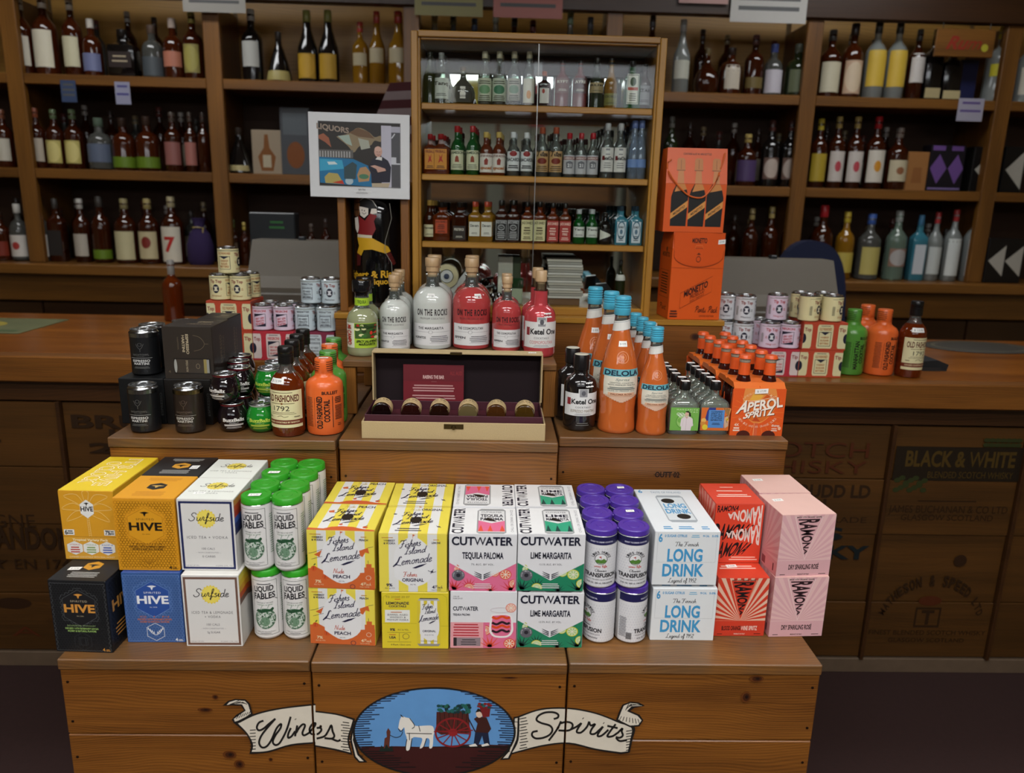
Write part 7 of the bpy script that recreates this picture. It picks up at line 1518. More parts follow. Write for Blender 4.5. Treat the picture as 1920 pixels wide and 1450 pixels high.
# right counter group
y0 = 2.15; xa, xb, xc = at_y(1451, 690, y0).x, at_y(1497, 690, y0).x, at_y(1578, 690, y0).x; h3 = at_y(1536, 657, y0).z-ZC
tip_box('crimson carton picturing pink cans, in the right group', xb-.125, xb-.001, y0, ZC, h3, .125, RN, 'ne'); tip_box('red carton picturing cream cans, lower of the right stack', xb, xc, y0, ZC, h3, .125, RB, 'of'); tip_box('red carton picturing cream cans, upper of the right stack', xb+.003, xc+.003, y0, ZC+h3+.0005, h3, .125, RB, 'of')
s = 1.06; zt = ZC+h3+.0005
x = at_y(1442, 630, y0+.03).x; tip('pale pink small can on the right crimson carton, front', 'ne', x, y0+.03, zt, 84, s); tip('pale pink small can with barcode on the right crimson carton', 'ne', x+.06, y0+.032, zt, -28, s); tip('pale pink small can behind on the right crimson carton', 'ne', x-.008, y0+.094, zt, 84, s); tip('pale pink small can behind right on the crimson carton', 'ne', x+.055, y0+.096, zt, 84, s)
tip('pale pink small can stacked highest on the right', 'ne', at_y(1457, 575, y0+.06).x, y0+.062, zt+THh*s+.0005, 84, s)
zt2 = ZC+2*h3+.001
for lb, u, dy, f in (('cream small can with barcode on the right stack, front left', 1517, .031, 130), ('cream small can with barcode on the right stack, front right', 1560, .031, 128), ('cream small can on the right stack, behind left', 1500, .093, 70), ('cream small can on the right stack, behind right', 1542, .093, 60)): tip(lb, 'of', at_y(u, 575, y0+dy).x, y0+dy, zt2, f, s)
for i, (u, dy) in enumerate(((1396, .0), (1358, .03))):
    x = at_y(u, 590, 2.2+dy).x; zb_ = ZC
    for j in range(3): tip(f'silver white small can, {["bottom", "middle", "top"][j]} of the {["right", "left"][i]} column beside the orange gift box', 'es', x, 2.2+dy, zb_+j*(THh*s+.0004), 80, s)

# ------------------------------------------------------------------ riser: bottled cocktails
CORK = wood('stopper_wood', 'c9ab84', 'a4835c', 'z', 3, knots=0)
def otr(label, loc, W, h, liq, word, maker, turn=0., tagpos=None):
    t = thing('cocktail_bottle', label, 'bottle', loc, R_(turn), 'clear dome-shouldered cocktail bottles'); k = ('otr', W, h, liq)
    r = W/2; pr = [(r*.86, 0), (r*.97, .003), (r, .010), (r, h*.50), (r*.985, h*.54), (r*.92, h*.585), (r*.8, h*.625), (r*.6, h*.66), (r*.40, h*.685), (r*.335, h*.71), (r*.32, h*.80), (r*.36, h*.805), (r*.36, h*.82)]
    if k not in CACHE:
        m = mat('cloudy_'+liq, liq, .07, coat=.9, var=.03, trans=.12, ior=1.36); f = prof_r(pr)
        a = Art(True); a.r(0, 0, 100, 100, 'dcdcdc', 1); a.t('THE '+word, 46, 80, 62, 11, '26262a', 1, 0, .06); a.r(4, 62, 96, 63.2, '8a8a8e'); a.ring(46, 62, 5, 8, 1, '8a8a8e'); a.c(46, 62, 4, 6.4, 'dcdcdc', 12); a.t(maker, 20, 36, 30, 10, '1d1d22', 1); a.t(maker[:6], 18, 24, 12, 3, '77777a'); a.lines(68, 42, 48, 4, 8, 3, '44444a'); a.r(44, 10, 92, 11, '8a8a8e')
        b = Art(True); b.t('ON THE ROCKS', 50, 66, 90, 46, '1a1216', 1, 0, .1); b.t('PREMIUM COCKTAILS', 50, 18, 70, 14, '3a3034', 0, 0, .16)
        CACHE[k] = [('bottle_body', MB().lathe(pr[:9], m, 32).mesh('bottle_body')), ('neck', MB().lathe(pr[8:], CLEAR, 24, cap=False).mesh('neck')), ('neck_bore', MB().lathe([(r*.36, h*.686), (r*.2, h*.70), (r*.2, h*.79)], glass('bore_glass', 'cdd2d2', 1.), 16, cap=False).mesh('neck_bore')),
            ('stopper', MB().lathe([(r*.26, h*.79), (r*.26, h*.845), (r*.33, h*.85), (r*.33, h*.90), (r*.36, h*.905), (r*.37, h*.91), (r*.37, h*.992), (r*.34, h)], CORK, 24).mesh('stopper')), ('label', MB().art(a, m_cyl(f, .012, h*.24, 128)).mesh('label')), ('glass_lettering', MB().art(b, m_cyl(f, h*.24+.020, h*.14, 108)).mesh('glass_lettering'))]
    for n, me in CACHE[k]: part(n, t, me)
    if tagpos is not None:
        a = Art(True); a.r(0, 0, 100, 100, 'ecece8'); a.t('$ 19.99', 50, 50, 66, 40, '55555a'); print_part('price_sticker', t, (a, m_cyl(prof_r(pr), h*.575, .011, 24*.1/W, tagpos)))
    return t
WHT, RDC = 'd4d8d2', 'b84444'
def row(fn, base, dy, n): return [(base[0]+base[3]*i, base[1]+dy*i, base[2]) for i in range(n)]
g = at_z(808, 657, ZR); S_ = 'big cloudy white margarita bottle on the riser'
otr(S_+', front', (g.x, g.y+.05, ZR), .099, .23, WHT, 'MARGARITA', 'HORNITOS', 4, -4); otr(S_+', behind', (g.x-.002, g.y+.151, ZR), .099, .23, WHT, 'MARGARITA', 'HORNITOS', 4, 22)
g = at_z(882, 657, ZR); S_ = 'big red cosmopolitan bottle on the riser'
otr(S_+', front', (g.x, g.y+.05, ZR), .099, .23, RDC, 'COSMOPOLITAN', 'EFFEN', 4, 20); otr(S_+', behind', (g.x-.002, g.y+.151, ZR), .099, .23, RDC, 'COSMOPOLITAN', 'EFFEN', 4, 40)
g = at_z(737, 662, ZR); S_ = 'small cloudy white margarita bottle on the riser'
for i, nm in enumerate((', front', ', in the middle', ', at the back')): otr(S_+nm, (g.x-.003*i, g.y+.039+.08*i, ZR), .0765, .189, WHT, 'MARGARITA', 'HORNITOS', 4, (-14, 30, 30)[i])
g = at_z(949, 661, ZR); S_ = 'small red cosmopolitan bottle on the riser'
for i, nm in enumerate((', front', ', behind')): otr(S_+nm, (g.x, g.y+.038+.08*i, ZR), .0745, .189, RDC, 'COSMOPOLITAN', 'EFFEN', 4, None)
def ketel(label, loc, W, h, body, word, wc, neckm, turn=0., stop=True):
    t = thing('cocktail_bottle', label, 'bottle', loc, R_(turn), 'round-shouldered cocktail bottles'); r = W/2; k = ('ket', body, W)
    nt = .70 if stop else .80
    pr = [(r*.84, 0), (r*.95, .003), (r, .010), (r, h*.46 if stop else h*.58), (r*.97, h*.50 if stop else h*.63), (r*.86, h*.545 if stop else h*.68), (r*.66, h*.58 if stop else h*.715), (r*.48, h*.60 if stop else h*.74), (r*.44, h*.63 if stop else h*.76), (r*.43, h*nt if not stop else h*.77)]
    if k not in CACHE:
        m = mat('ketel_'+body, body, .16, coat=.7, var=.04, metal=.25 if stop else 0.); f = prof_r(pr)
        a = Art(True); a.r(0, 0, 100, 84, 'dadad8', 1); a.r(38, 84, 62, 100, 'c4c4c2'); a.r(41, 70, 59, 98, '8d8d90'); a.c(50, 84, 5, 9, '5a5a60', 10); a.r(10, 40, 20, 66, '8a3034'); a.t('Ketel One', 56, 53, 68, 17, '1a1a1e', 1); a.t('COCKTAILS', 50, 32, 36, 6, '2a2a2e', 0, 0, .05); a.t(word, 50, 18, 58, 10, wc, 0); a.lines(50, 8, 40, 2, 4, 1.4, '8a8a8e')
        L = h*(.40 if stop else .5)
        CACHE[k] = [('bottle_body', MB().lathe(pr, m, 28).mesh('bottle_body')), ('label', MB().art(a, m_cyl(f, h*(.12 if stop else .22), h*.36, 150)).mesh('label'))]
        if stop: CACHE[k] += [('collar', MB().lathe([(r*.42, h*.765), (r*.45, h*.77), (r*.45, h*.785), (r*.36, h*.79), (r*.33, h*.86)], glass('bore_glass', 'cdd2d2', 1.), 20, cap=False).mesh('collar')), ('stopper', MB().lathe([(r*.27, h*.77), (r*.27, h*.87), (r*.36, h*.875), (r*.36, h*.992), (r*.33, h)], CORK, 22).mesh('stopper'))]
        else:
            b = Art(True); b.sc('cocktail union', 50, 40, 40, 30, '8a8a86', .6) if False else b.lines(50, 60, 40, 2, 26, 6, '8a8a86'); CACHE[k] += [('cap', MB().lathe([(r*.42, h*.79), (r*.48, h*.80), (r*.48, h*.975), (r*.45, h*.99), (r*.44, h)], plastic('161415', .25), 22).mesh('cap')), ('cap_top', MB().lathe([(r*.43, h), (r*.40, h+.0006), (.0005, h+.0006)], plastic('c4bfae'), 20, cap=False).mesh('cap_top')), ('foot_print', MB().art(b, m_cyl(f, h*.06, h*.1, 120)).mesh('foot_print'))]
        c = Art(True); c.r(0, 0, 100, 100, 'ecece8'); c.t('$ 19.99', 50, 50, 66, 40, '55555a'); CACHE[k].append(('price_sticker', MB().art(c, m_cyl(f, h*(.475 if stop else .60), .011, 32, 24)).mesh('price_sticker')))
    for n, me in CACHE[k]: part(n, t, me)
    return t
g = at_z(1012, 672, ZR)
ketel('metallic pink cosmopolitan bottle at the right end of the riser, front', (g.x, g.y+.040, ZR), .0785, .211, 'c4464c', 'COSMOPOLITAN', 'c45a5a', None, 4); ketel('metallic pink cosmopolitan bottle at the right end of the riser, behind', (g.x-.004, g.y+.122, ZR), .0785, .211, 'c4464c', 'COSMOPOLITAN', 'c45a5a', None, 4)
def micampo(label, loc):
    t = thing('cocktail_bottle', label, 'bottle', loc, R_(6), 'cloudy green bottles with black stoppers'); r, h = .0375, .1815
    pr = [(r*.86, 0), (r*.96, .003), (r, .012), (r, h*.44), (r*.97, h*.5), (r*.86, h*.56), (r*.66, h*.605), (r*.5, h*.63), (r*.46, h*.66), (r*.44, h*.80)]
    if 'mic' not in CACHE:
        f = prof_r(pr); a = Art(True); a.r(0, 0, 100, 100, 'd8dcc8', 1); a.r(30, 0, 98, 100, 'a9c83a'); a.r(32, 38, 96, 98, '3f5a2a')
        rnd = random.Random(2)
        for k in range(26): a.c(36+rnd.random()*56, 42+rnd.random()*50, rnd.uniform(4, 8), rnd.uniform(4, 8), rnd.choice(['b8241c', 'c93a2a', '8aa83a', '2a3a1a', '3a6a2a', 'd8d8a0']), 8)
        for k in range(8): agave(a, 40+k*7, 80, 14, '26401c')
        a.tq('MI CAMPO', ((8, 92), (8, 12), (22, 12), (22, 92)), 'b03024', 1); a.t('SPICY JALAPENO', 64, 28, 56, 9, '1d2a14', 1, .2); a.t('MARGARITA', 64, 16, 44, 8, '1d2a14', 1, .2)
        CACHE['mic'] = [('bottle_body', MB().lathe(pr[:8], mat('cloudy_lime', '9da27c', .07, coat=.9, trans=.15, var=.03, ior=1.36), 28).mesh('bottle_body')), ('neck', MB().lathe(pr[7:], CLEAR, 22, cap=False).mesh('neck')), ('neck_band', MB().art(Art(True).r(0, 0, 100, 100, 'a4c832').t('TEQUILA', 50, 50, 20, 40, '2a3a14', 1), m_cyl(r*.46, h*.67, h*.1, 359)).mesh('neck_band')), ('stopper', MB().lathe([(r*.4, h*.78), (r*.44, h*.79), (r*.44, h*.84), (r*.58, h*.85), (r*.6, h*.86), (r*.6, h*.985), (r*.55, h)], plastic('141416', .15), 24).mesh('stopper')), ('label', MB().art(a, m_cyl(f, .022, h*.33, 140, 0)).mesh('label'))]
    for n, me in CACHE['mic']: part(n, t, me)
g = at_z(676, 670, ZR); micampo('cloudy green jalapeno margarita bottle with a black stopper, front', (g.x, g.y+.038, ZR)); micampo('cloudy green jalapeno margarita bottle with a black stopper, behind', (g.x-.005, g.y+.117, ZR))

# ------------------------------------------------------------------ open gift box of little vials
KR = mat('kraft_linen', 'b09a72', .75, var=.12, scale=400, bump=.15); MAR, MARD = mat('maroon_paper', '3f1220', .6), mat('maroon_velvet', '14040a', .95, var=.2, scale=90)
gx = (at_z(674.5, 829, Z2).x+at_z(1022, 829, Z2).x)/2; GW = (at_z(1022, 829, Z2).x-at_z(674.5, 829, Z2).x); yg = 1.561
t = thing('gift_box', 'open kraft gift box with dark red lining holding six vials', 'gift box', (gx, yg, Z2)); W = GW/2; gd = .135; gh = at_y(848, 793, yg).z-Z2
def gb(n, *q, m=KR, bev=.001): return MB().box(*q, m, bev).obj(n, t)
gb('base_front', -W, 0, 0, W, .004, gh); gb('base_back', -W, gd-.004, 0, W, gd, gh); gb('base_side', -W, .0042, 0, -W+.004, gd-.0042, gh); gb('base_side', W-.004, .0042, 0, W, gd-.0042, gh); gb('base_floor', -W+.0042, .0042, 0, W-.0042, gd-.0042, .004)
gi = gh+.014
gb('inner_rim', -W+.006, .005, .0045, W-.006, .0075, gi, m=MAR); gb('inner_rim', -W+.006, gd-.0075, .0045, W-.006, gd-.005, gi, m=MAR); gb('inner_rim', -W+.006, .0078, .0045, -W+.0085, gd-.0078, gi, m=MAR); gb('inner_rim', W-.0085, .0078, .0045, W-.006, gd-.0078, gi, m=MAR)
gb('tray', -W+.0088, .0078, .0045, W-.0088, gd-.0078, gi-.0202, m=mat('maroon_tray', '4a1420', .8, var=.15))
lz = at_y(848, 657, yg+gd+.012).z-Z2; lt = .034
lidp = MB().box(-W+.006, gd+.0165, gh-.002, W-.002, gd+.0205, lz, KR, .001).obj('lid', t)
def lp(n, *q, m=KR): return MB().box(*q, m, .0008).obj(n, lidp)
lp('lid_top_wall', -W+.006, gd+.0165-lt, lz-.004, W-.002, gd+.0163, lz); lp('lid_side_wall', -W+.006, gd+.0165-lt, gh+.016, -W+.0095, gd+.0163, lz-.0042); lp('lid_side_wall', W-.0055, gd+.0165-lt, gh+.016, W-.002, gd+.0163, lz-.0042); lp('lid_lining', -W+.0097, gd+.0145, gh, W-.0057, gd+.0163, lz-.0045, m=MARD)
BRS = mat('antique_brass', '6a5a3a', .35, metal=1, var=.1)
cl_ = MB().box(-.021, -.0015, gh-.014, .021, -.0002, gh-.003, BRS, .0004); n = len(cl_.v); cl_.lathe([(.004, 0), (.005, .001), (.003, .004)], BRS, 12); cl_.v[n:] = [(x, -.0015-z, gh-.0105+y) for x, y, z in cl_.v[n:]]; cl_.obj('clasp', t)
MB().box(-.015, gd+.0165-lt-.0015, lz-.005, .012, gd+.0165-lt+.006, lz+.0006, BRS, .0003).obj('clasp_plate', lidp)
sticker(lidp, (W-.026, gd+.0165-lt*.5, lz+.0003), .018, .010)
vx = [at_z(620+x/3.816, 460+1215/3.816, Z2+gh).x-gx for x in (380, 585, 785, 985, 1182, 1380)]
VC = ['140808', '2a0f0c', '241009', '6a5c3c', '4a2a10', '4a3410']
for i, x in enumerate(vx):
    v = thing('cocktail_vial', f'little cream-label vial, {ORD[i]} from left in the open gift box', 'vial', (gx+x, yg+.016, Z2+gi-.020), 0, 'vials in the gift box'); r = .0215; v.rotation_euler = (0, 0, -.05*(i-2.5)*.4)
    def lay(mb): mb.v = [(a, c, r+b_) for a, b_, c in mb.v]; return mb
    lay(MB().lathe([(r*.7, 0), (r*.92, .0015), (r, .006), (r, .05), (r*.6, .06), (r*.5, .064), (r*.5, .08)], liquor(VC[i], .3), 24)).obj('glass', v); lay(MB().lathe([(r*.55, .078), (r*.55, .092)], plastic('1a1414'), 16)).obj('cap', v)
    a = Art(True); a.r(0, 0, 100, 100, 'c4ab7e', 1); a.t('ALL AUD', 50, 70, 22, 22, '3a2a1a', 1); a.t(['MANHATTAN', 'OLD FASHION', 'NEGRONI', 'DAIQUIRI', 'SIDECAR', 'MAI TAI'][i], 50, 36, 26, 14, '4a3a24')
    MB().art(a, lambda p, q_, k: ((r+.0003+EPS*k)*math.sin(R_((p/100-.5)*340)), .007+q_/100*.040, r+(r+.0003+EPS*k)*math.cos(R_((p/100-.5)*340)))).obj('label', v)
t = thing('brochure_card', 'dark red printed card standing in the gift box lid', 'card', (at_y(813, 740, yg+gd).x, yg+gd-.004, Z2+gi-.0115)); t.rotation_euler = (R_(-4), 0, 0); ch = at_y(813, 685, yg+gd).z-(Z2+gi-.012); cw = .139
MB().box(-cw/2, 0, 0, cw/2, .001, ch, card('6a1a24')).obj('card', t)
a = Art(); a.r(0, 60, 100, 100, '611620'); a.t('RAISING THE BAR', 50, 70, 35, 8, 'c9a8a4', 1); a.r(46, 58.5, 55, 59, 'a87a78'); a.t('ALL AUD', 87, 80, 20, 9, '8a2a2c'); a.lines(50, 49, 76, 3, 6.4, 3, 'b48a88', 3); a.lines(50, 24, 76, 2, 6.4, 3, 'b48a88', 5); print_part('card_print', t, (a, m_front(cw, ch, -.0003)))

# ------------------------------------------------------------------ tier two, right
g = at_z(1088, 811, Z2)
ketel('black espresso martini bottle with a white label, front', (g.x, g.y+.0375, Z2), .0745, .1735, '151213', 'ESPRESSO MARTINI', '7a6a4a', None, 6, False); ketel('black espresso martini bottle with a white label, behind', (g.x-.012, g.y+.1165, Z2), .0745, .1735, '151213', 'ESPRESSO MARTINI', '7a6a4a', None, 30, False)
def delola(label, loc, W, h, turn=0., small=False):
    t = thing('spritz_bottle', label, 'bottle', loc, R_(turn), 'orange spritz bottles with blue caps'); k = ('del', W, h); r = W/2
    pr = [(r*.9, 0), (r*.97, .003), (r*.98, h*.03), (r*.93, h*.12), (r*.92, h*.18), (r*.97, h*.27), (r, h*.36), (r*.97, h*.44), (r*.86, h*.53), (r*.68, h*.63), (r*.5, h*.71), (r*.40, h*.78), (r*.37, h*.84), (r*.36, h*.86)]
    if k not in CACHE:
        f = prof_r(pr); m = mat('cloudy_orange', 'c9662e', .1, coat=.9, var=.05, trans=.1, ior=1.36, scale=60); BLc = plastic('4aa8c4', .3)
        a = Art(True)
        a.p([(8, 100), (92, 100), (92, 26), (76, 16), (50, 0), (24, 16), (8, 26)], 'dcd0bc') if False else a.r(10, 22, 90, 100, 'dcd6c4', 14)
        for j in range(8): a.r(10+5*j, 22-2.7*(j+1), 90-5*j, 22-2.7*j, 'd8b49a')
        a.r(6, 79, 94, 100, '5fa3ad', 5); a.t('DELOLA', 50, 89, 78, 14, '0f1830', 1); a.sc('spritx', 50, 68, 28, 9, '5a6a6a', .8) if False else a.t('Spritz', 50, 70, 28, 7, '6a7a78', 0, .3); a.t('CRAFTED COCKTAIL', 50, 60, 50, 4, '44504e'); a.t('WITH PREMIUM TEQUILA', 50, 54, 58, 4, '44504e'); a.lines(50, 46, 60, 2, 5, 2.4, '6a7472'); a.t('10.5% 21 PROOF ALC', 50, 36, 56, 3.2, '44504e'); a.r(22, 20, 78, 30, 'dcae8e'); a.t('PALOMA ROSA', 50, 25, 44, 5, '7a4a34', 1)
        e = Art(True); e.ring(50, 50, 34, 44, 4, 'd8926a'); e.ring(50, 50, 20, 26, 3, 'd8926a'); e.c(50, 50, 8, 10, 'd8926a', 12)
        nb = Art(True); nb.r(0, 0, 100, 100, 'd8d6d0', 1)
        for j in range(5): nb.r(0, 12+j*18, 100, 17+j*18, '9aa4a8')
        caps = [(r*.40, h*.865), (r*.42, h*.87)]
        for j in range(4): z = h*(.925+.018*j); caps += [(r*.42, z-.004), (r*.385, z-.003), (r*.385, z-.0015), (r*.42, z-.0005)]
        caps += [(r*.42, h*.985), (r*.38, h)]
        CACHE[k] = [('bottle_body', MB().lathe(pr[:12], m, 30).mesh('bottle_body')), ('neck', MB().lathe(pr[11:], CLEAR, 22, cap=False).mesh('neck')), ('cap', MB().lathe(caps, BLc, 22).mesh('cap')), ('neck_band', MB().art(nb, lambda x, y, q_: (lambda p: (p[0], p[1], p[2]+.16*p[0]))(m_cyl(lambda z: f(z)+.0006, h*.76, h*.07, 359)(x, y, q_))).mesh('neck_band')), ('label', MB().art(a, m_cyl(f, h*.24, h*.245, 148)).mesh('label')), ('embossed_seal', MB().art(e, m_cyl(f, h*.52, h*.1, 66)).mesh('embossed_seal'))]
        if not small: c = Art(True); c.r(0, 0, 100, 100, 'ecece8'); c.t('$ 19.99', 50, 50, 66, 40, '55555a'); CACHE[k].append(('price_sticker', MB().art(c, m_cyl(f, h*.645, .012, 40, 0)).mesh('price_sticker')))
    for n, me in CACHE[k]: part(n, t, me)
g = at_z(1160, 815, Z2); y0 = g.y+.0445
for i, (u, v) in enumerate(((1166, 558), (1161, 549), (1147, 536))):
    p = at_z(u, v+4, Z2+.307); delola(['tall orange spritz bottle with a blue cap, at the front', 'tall orange spritz bottle with a blue cap, second', 'tall orange spritz bottle with a blue cap, at the back left'][i], (g.x if i == 0 else g.x-.002-.010*i*(1 if i < 2 else 1.8), y0+.09*i, Z2), .0885, .307, 2)
g = at_z(1222, 818, Z2); y0 = g.y+.035
for i in range(4): delola(f'short orange spritz bottle with a blue cap, {ORD[i]} from the front', (g.x+.004-.003*i, y0+.0715*i, Z2), .0705, .2425, 2, True)
def flask(label, loc, kind):
    t = thing('flask_bottle', label, 'bottle', loc, 0, 'little flasks with black caps'); k = 'flask'+kind; W, D, h = .0685, .034, .1215
    if k not in CACHE:
        FL = glass('flask_glass', 'e8efe8', 1.5, .1); pr = [(.94, 0), (1, .003), (1, h*.50), (.97, h*.56), (.86, h*.62), (.62, h*.67), (.36, h*.70), (.27, h*.73), (.27, h*.86)]
        b = MB(); seg = 28; vs = []; 
        for r_, z in pr:
            for j in range(seg):
                c = se(2*PI*j/seg, 5. if r_ > .6 else 2.); dd = D/2*r_ if r_ > .4 else W/2*r_; vs.append((W/2*r_*c[0], dd*c[1], z))
        fs = [(i*seg+j, i*seg+(j+1) % seg, (i+1)*seg+(j+1) % seg, (i+1)*seg+j) for i in range(len(pr)-1) for j in range(seg)]+[tuple(range(seg))]
        b.add(vs, fs, FL, True)
        inn = MB().lathe([(W/2*.86, .006), (W/2*.92, .009), (W/2*.92, h*.50), (W/2*.8, h*.60)], glass('water_liquid', 'c9d0bd', .6, .3), 24, 5., 1, D/W)
        a = Art()
        if kind == 'g':
            a.r(0, 0, 100, 100, '6faa4c'); a.c(52, 40, 32, 34, '55903a', 26); a.c(52, 40, 29, 31, '8fc06a', 24); a.c(34, 44, 9, 10, '6faa4c', 12); a.t('MARGARITA', 58, 91, 74, 6, 'cfe0b8', 0, 0, .2); a.t('RITAS', 74, 81, 40, 5, 'cfe0b8', 0, 0, .2)
            for j in range(5): a.ring(28+j*4, 72-(j % 3)*4, 7, 6, 1.8, 'd8e2d0', 12)
            a.p([(40, 0), (74, 0), (76, 18), (82, 22), (78, 52), (66, 62), (48, 62), (38, 50), (36, 20), (40, 18)], 'd6cdd0'); a.p([(50, 60), (64, 60), (58, 52)], 'c4a090'); a.c(57, 72, 7, 10, 'cfab98', 14); a.p([(52, 84), (62, 86), (70, 76), (72, 62), (66, 60), (64, 78), (54, 80)], '1a1614'); a.l([(57, 52), (56, 0)], .8, 'a89a9e'); a.l([(46, 46), (44, 20)], .8, 'b4a8ac')
        else:
            a.r(0, 0, 100, 100, 'cf6a2c'); a.p([(26, 100), (50, 100), (52, 40), (14, 44), (20, 84)], '2f3a80')
            for d in range(9): a.p([(98, 56), (74+d*3, 98), (80+d*3, 98)], '33482a' if d % 2 else 'd08a4a')
            a.p([(84, 60), (98, 66), (98, 20), (86, 10), (82, 40)], 'c4a488'); a.p([(88, 52), (94, 60), (98, 46), (90, 40)], 'd8b83a'); a.l([(84, 60), (92, 66), (98, 54), (90, 46), (94, 34)], 1.6, '1a1614', 1, 3); a.c(10, 44, 9, 10, 'dcb05a', 12); a.c(8, 30, 10, 9, 'c98a3a', 12); a.c(16, 14, 10, 12, 'd8c43a', 14); a.r(26, 12, 82, 90, '4f86c4')
            for j in range(5): a.t(['CLARIFIED', 'SPIRIT & A', 'SWEET MIX', 'OF CITRUS', 'SPIRITS'][j], 54, 82-j*9, 40, 5.6, '1a2230', 1)
            a.lines(54, 32, 30, 2, 5, 2.4, '1a2230')
        CACHE[k] = [('glass', b.mesh('glass')), ('liquid', inn.mesh('liquid')), ('cap', MB().lathe([(.0118, h*.84), (.0125, h*.845), (.0125, h*.975), (.011, h)], plastic('141415', .25), 22).mesh('cap')), ('label', MB().art(a, m_front(W*.94, h*.44, -D/2-.0004, None, h*.085)).mesh('label'))]
        c = Art(); c.r(0, 0, 100, 100, 'efefec'); CACHE[k].append(('cap_sticker', MB().art(c, m_top(.018, .014, h+.0003, -.007)).mesh('cap_sticker')))
    for n, me in CACHE[k]: part(n, t, me)
for kind, u, nm in (('g', 1281, 'green-label flask with a black cap'), ('o', 1338, 'orange and blue label flask with a black cap')):
    g = at_z(u, 815.5, Z2); y0 = g.y+.017
    for i in range(6): flask(f'{nm}, {ORD[i]} from the front', (g.x-.0012*i+(.003 if kind == 'g' and i % 2 else 0), y0+.040*i, Z2), kind)
def aperol(label, loc):
    t = thing('spritz_pack', label, 'bottle pack', loc, .02, 'orange four-packs of spritz'); W, D, h = .121, .122, .110; OC = 'd9561f'; C = card(OC)
    if 'ape' not in CACHE:
        ms = []
        ms.append(('front_panel', MB().box(-W/2, 0, 0, W/2, .0015, h, C, .0004).mesh('front_panel'))); ms.append(('back_panel', MB().box(-W/2, D-.0015, 0, W/2, D, h, C, .0004).mesh('back_panel'))); ms.append(('divider', MB().box(-.0008, .002, .002, .0008, D-.002, h+.004, C).mesh('divider')))
        ms.append(('floor_panel', MB().box(-W/2+.001, .0017, 0, W/2-.001, D-.0017, .0014, C).mesh('floor_panel')))
        sd = MB()
        for sx in (-1, 1):
            x0 = sx*W/2; P = [(0, .0), (D, 0), (D, h), (D-.005, h-.004), (D-.012, .055), (D-.022, .035), (D-.035, .03), (D*.5+.02, .03), (D*.5+.008, .05), (D*.5, h*.8), (D*.5-.008, .05), (D*.5-.02, .03), (.035, .03), (.022, .035), (.012, .055), (.005, h-.004), (0, h)]
            sd.prism(P, x0-.0012 if sx > 0 else x0, x0 if sx > 0 else x0+.0012, C, 'yz')
        ms.append(('side_panel', sd.mesh('side_panel')))
        dk = MB(); P = [(0, h), (D, h), (D-.012, h+.012), (D*.5+.01, h+.014), (D*.5, h+.010), (D*.5-.01, h+.014), (.012, h+.012)]; dk.prism(P, -W/2+.002, W/2-.002, card('d8681f'), 'yz'); ms.append(('deck', dk.mesh('deck')))
        a = Art(); a.r(0, 0, 100, 100, OC); rays(a, 50, 50, 0, 0, 100, 100, 'dd6424', 44, 0, 360) if False else None
        for d in range(0, 360, 15):
            a.l([(50+30*math.cos(R_(d)), 50+30*math.sin(R_(d))), (50+49*math.cos(R_(d)), 50+49*math.sin(R_(d)))], .7, 'e07a34'); a.cur -= 1
        a.cur += 1; a.p(smooth_line([(22, 100), (20, 80), (22, 54), (36, 32), (50, 26), (64, 32), (80, 54), (84, 80), (80, 100)], 4), 'dd8a44'); a.p(smooth_line([(22, 74), (24, 54), (36, 34), (50, 29), (64, 34), (78, 54), (82, 82), (60, 78), (40, 74), (22, 74)], 4), 'd06a28'); a.p([(32, 76), (40, 92), (58, 86), (50, 74)], 'e0a840'); a.p([(54, 76), (66, 90), (80, 84)], 'c9581c'); a.p([(40, 32), (56, 30), (48, 40)], 'b8461c'); a.l([(22, 74), (40, 74), (60, 78), (82, 84)], 1.2, 'e8c8a0', 1, 4); a.r(46, 0, 52, 27, 'cf5f3a'); a.r(44.6, 0, 45.6, 26, 'e8a070')
        for c, d in (('6a2a14', (1.4, -1.2)), ('ece4d8', (0, 0))):
            def o(*pp): return tuple((x+d[0], y+d[1]) for x, y in pp)
            a.tq('A', o((8, 47), (28, 51), (32, 76), (20, 72)), c, 1); a.tq('PEROL', o((29, 52), (96, 63), (93, 83), (31, 70)), c, 1); a.tq('SPRiTZ', o((22, 36), (82, 46), (80, 62), (28, 48)), c, 1)
        a.arc('WITH ICE AND AN ORANGE SLICE', 50, 55, 42, 38, 208, 332, -4.4, 'e4c0a8', 0, 1); a.t('4X', 12, 23, 9, 5, 'e8d0c0', 1); a.lines(12, 16, 13, 2, 5, 3, 'e8d0c0'); a.t('Enjoy', 86, 22, 15, 4, 'e8d0c0', 1, .2); a.lines(84, 15, 12, 2, 4, 2, 'e8d0c0'); a.c(94, 16, 3, 4, 'e8b090', 10); a.c(26, 0, 13, 11, '4a1a10', 16, 0, 180); a.c(74, 0, 13, 11, '4a1a10', 16, 0, 180); a.arc('APEROL SPRITZ', 50, 60, 34, 30, 150, 30, 4, 'e8b88a')
        ms.append(('front_print', MB().art(a, m_front(W, h)).mesh('front_print')))
        CACHE['ape'] = ms; c = Art(); c.r(0, 0, 100, 100, 'ecece8'); c.t('$ 17.99', 50, 50, 66, 40, '55555a'); ms.append(('price_sticker', MB().art(c, lambda x, y, q_: (-.012+.03*x/100, -.0022-EPS*q_, .098+.011*y/100+.002*x/100)).mesh('price_sticker')))
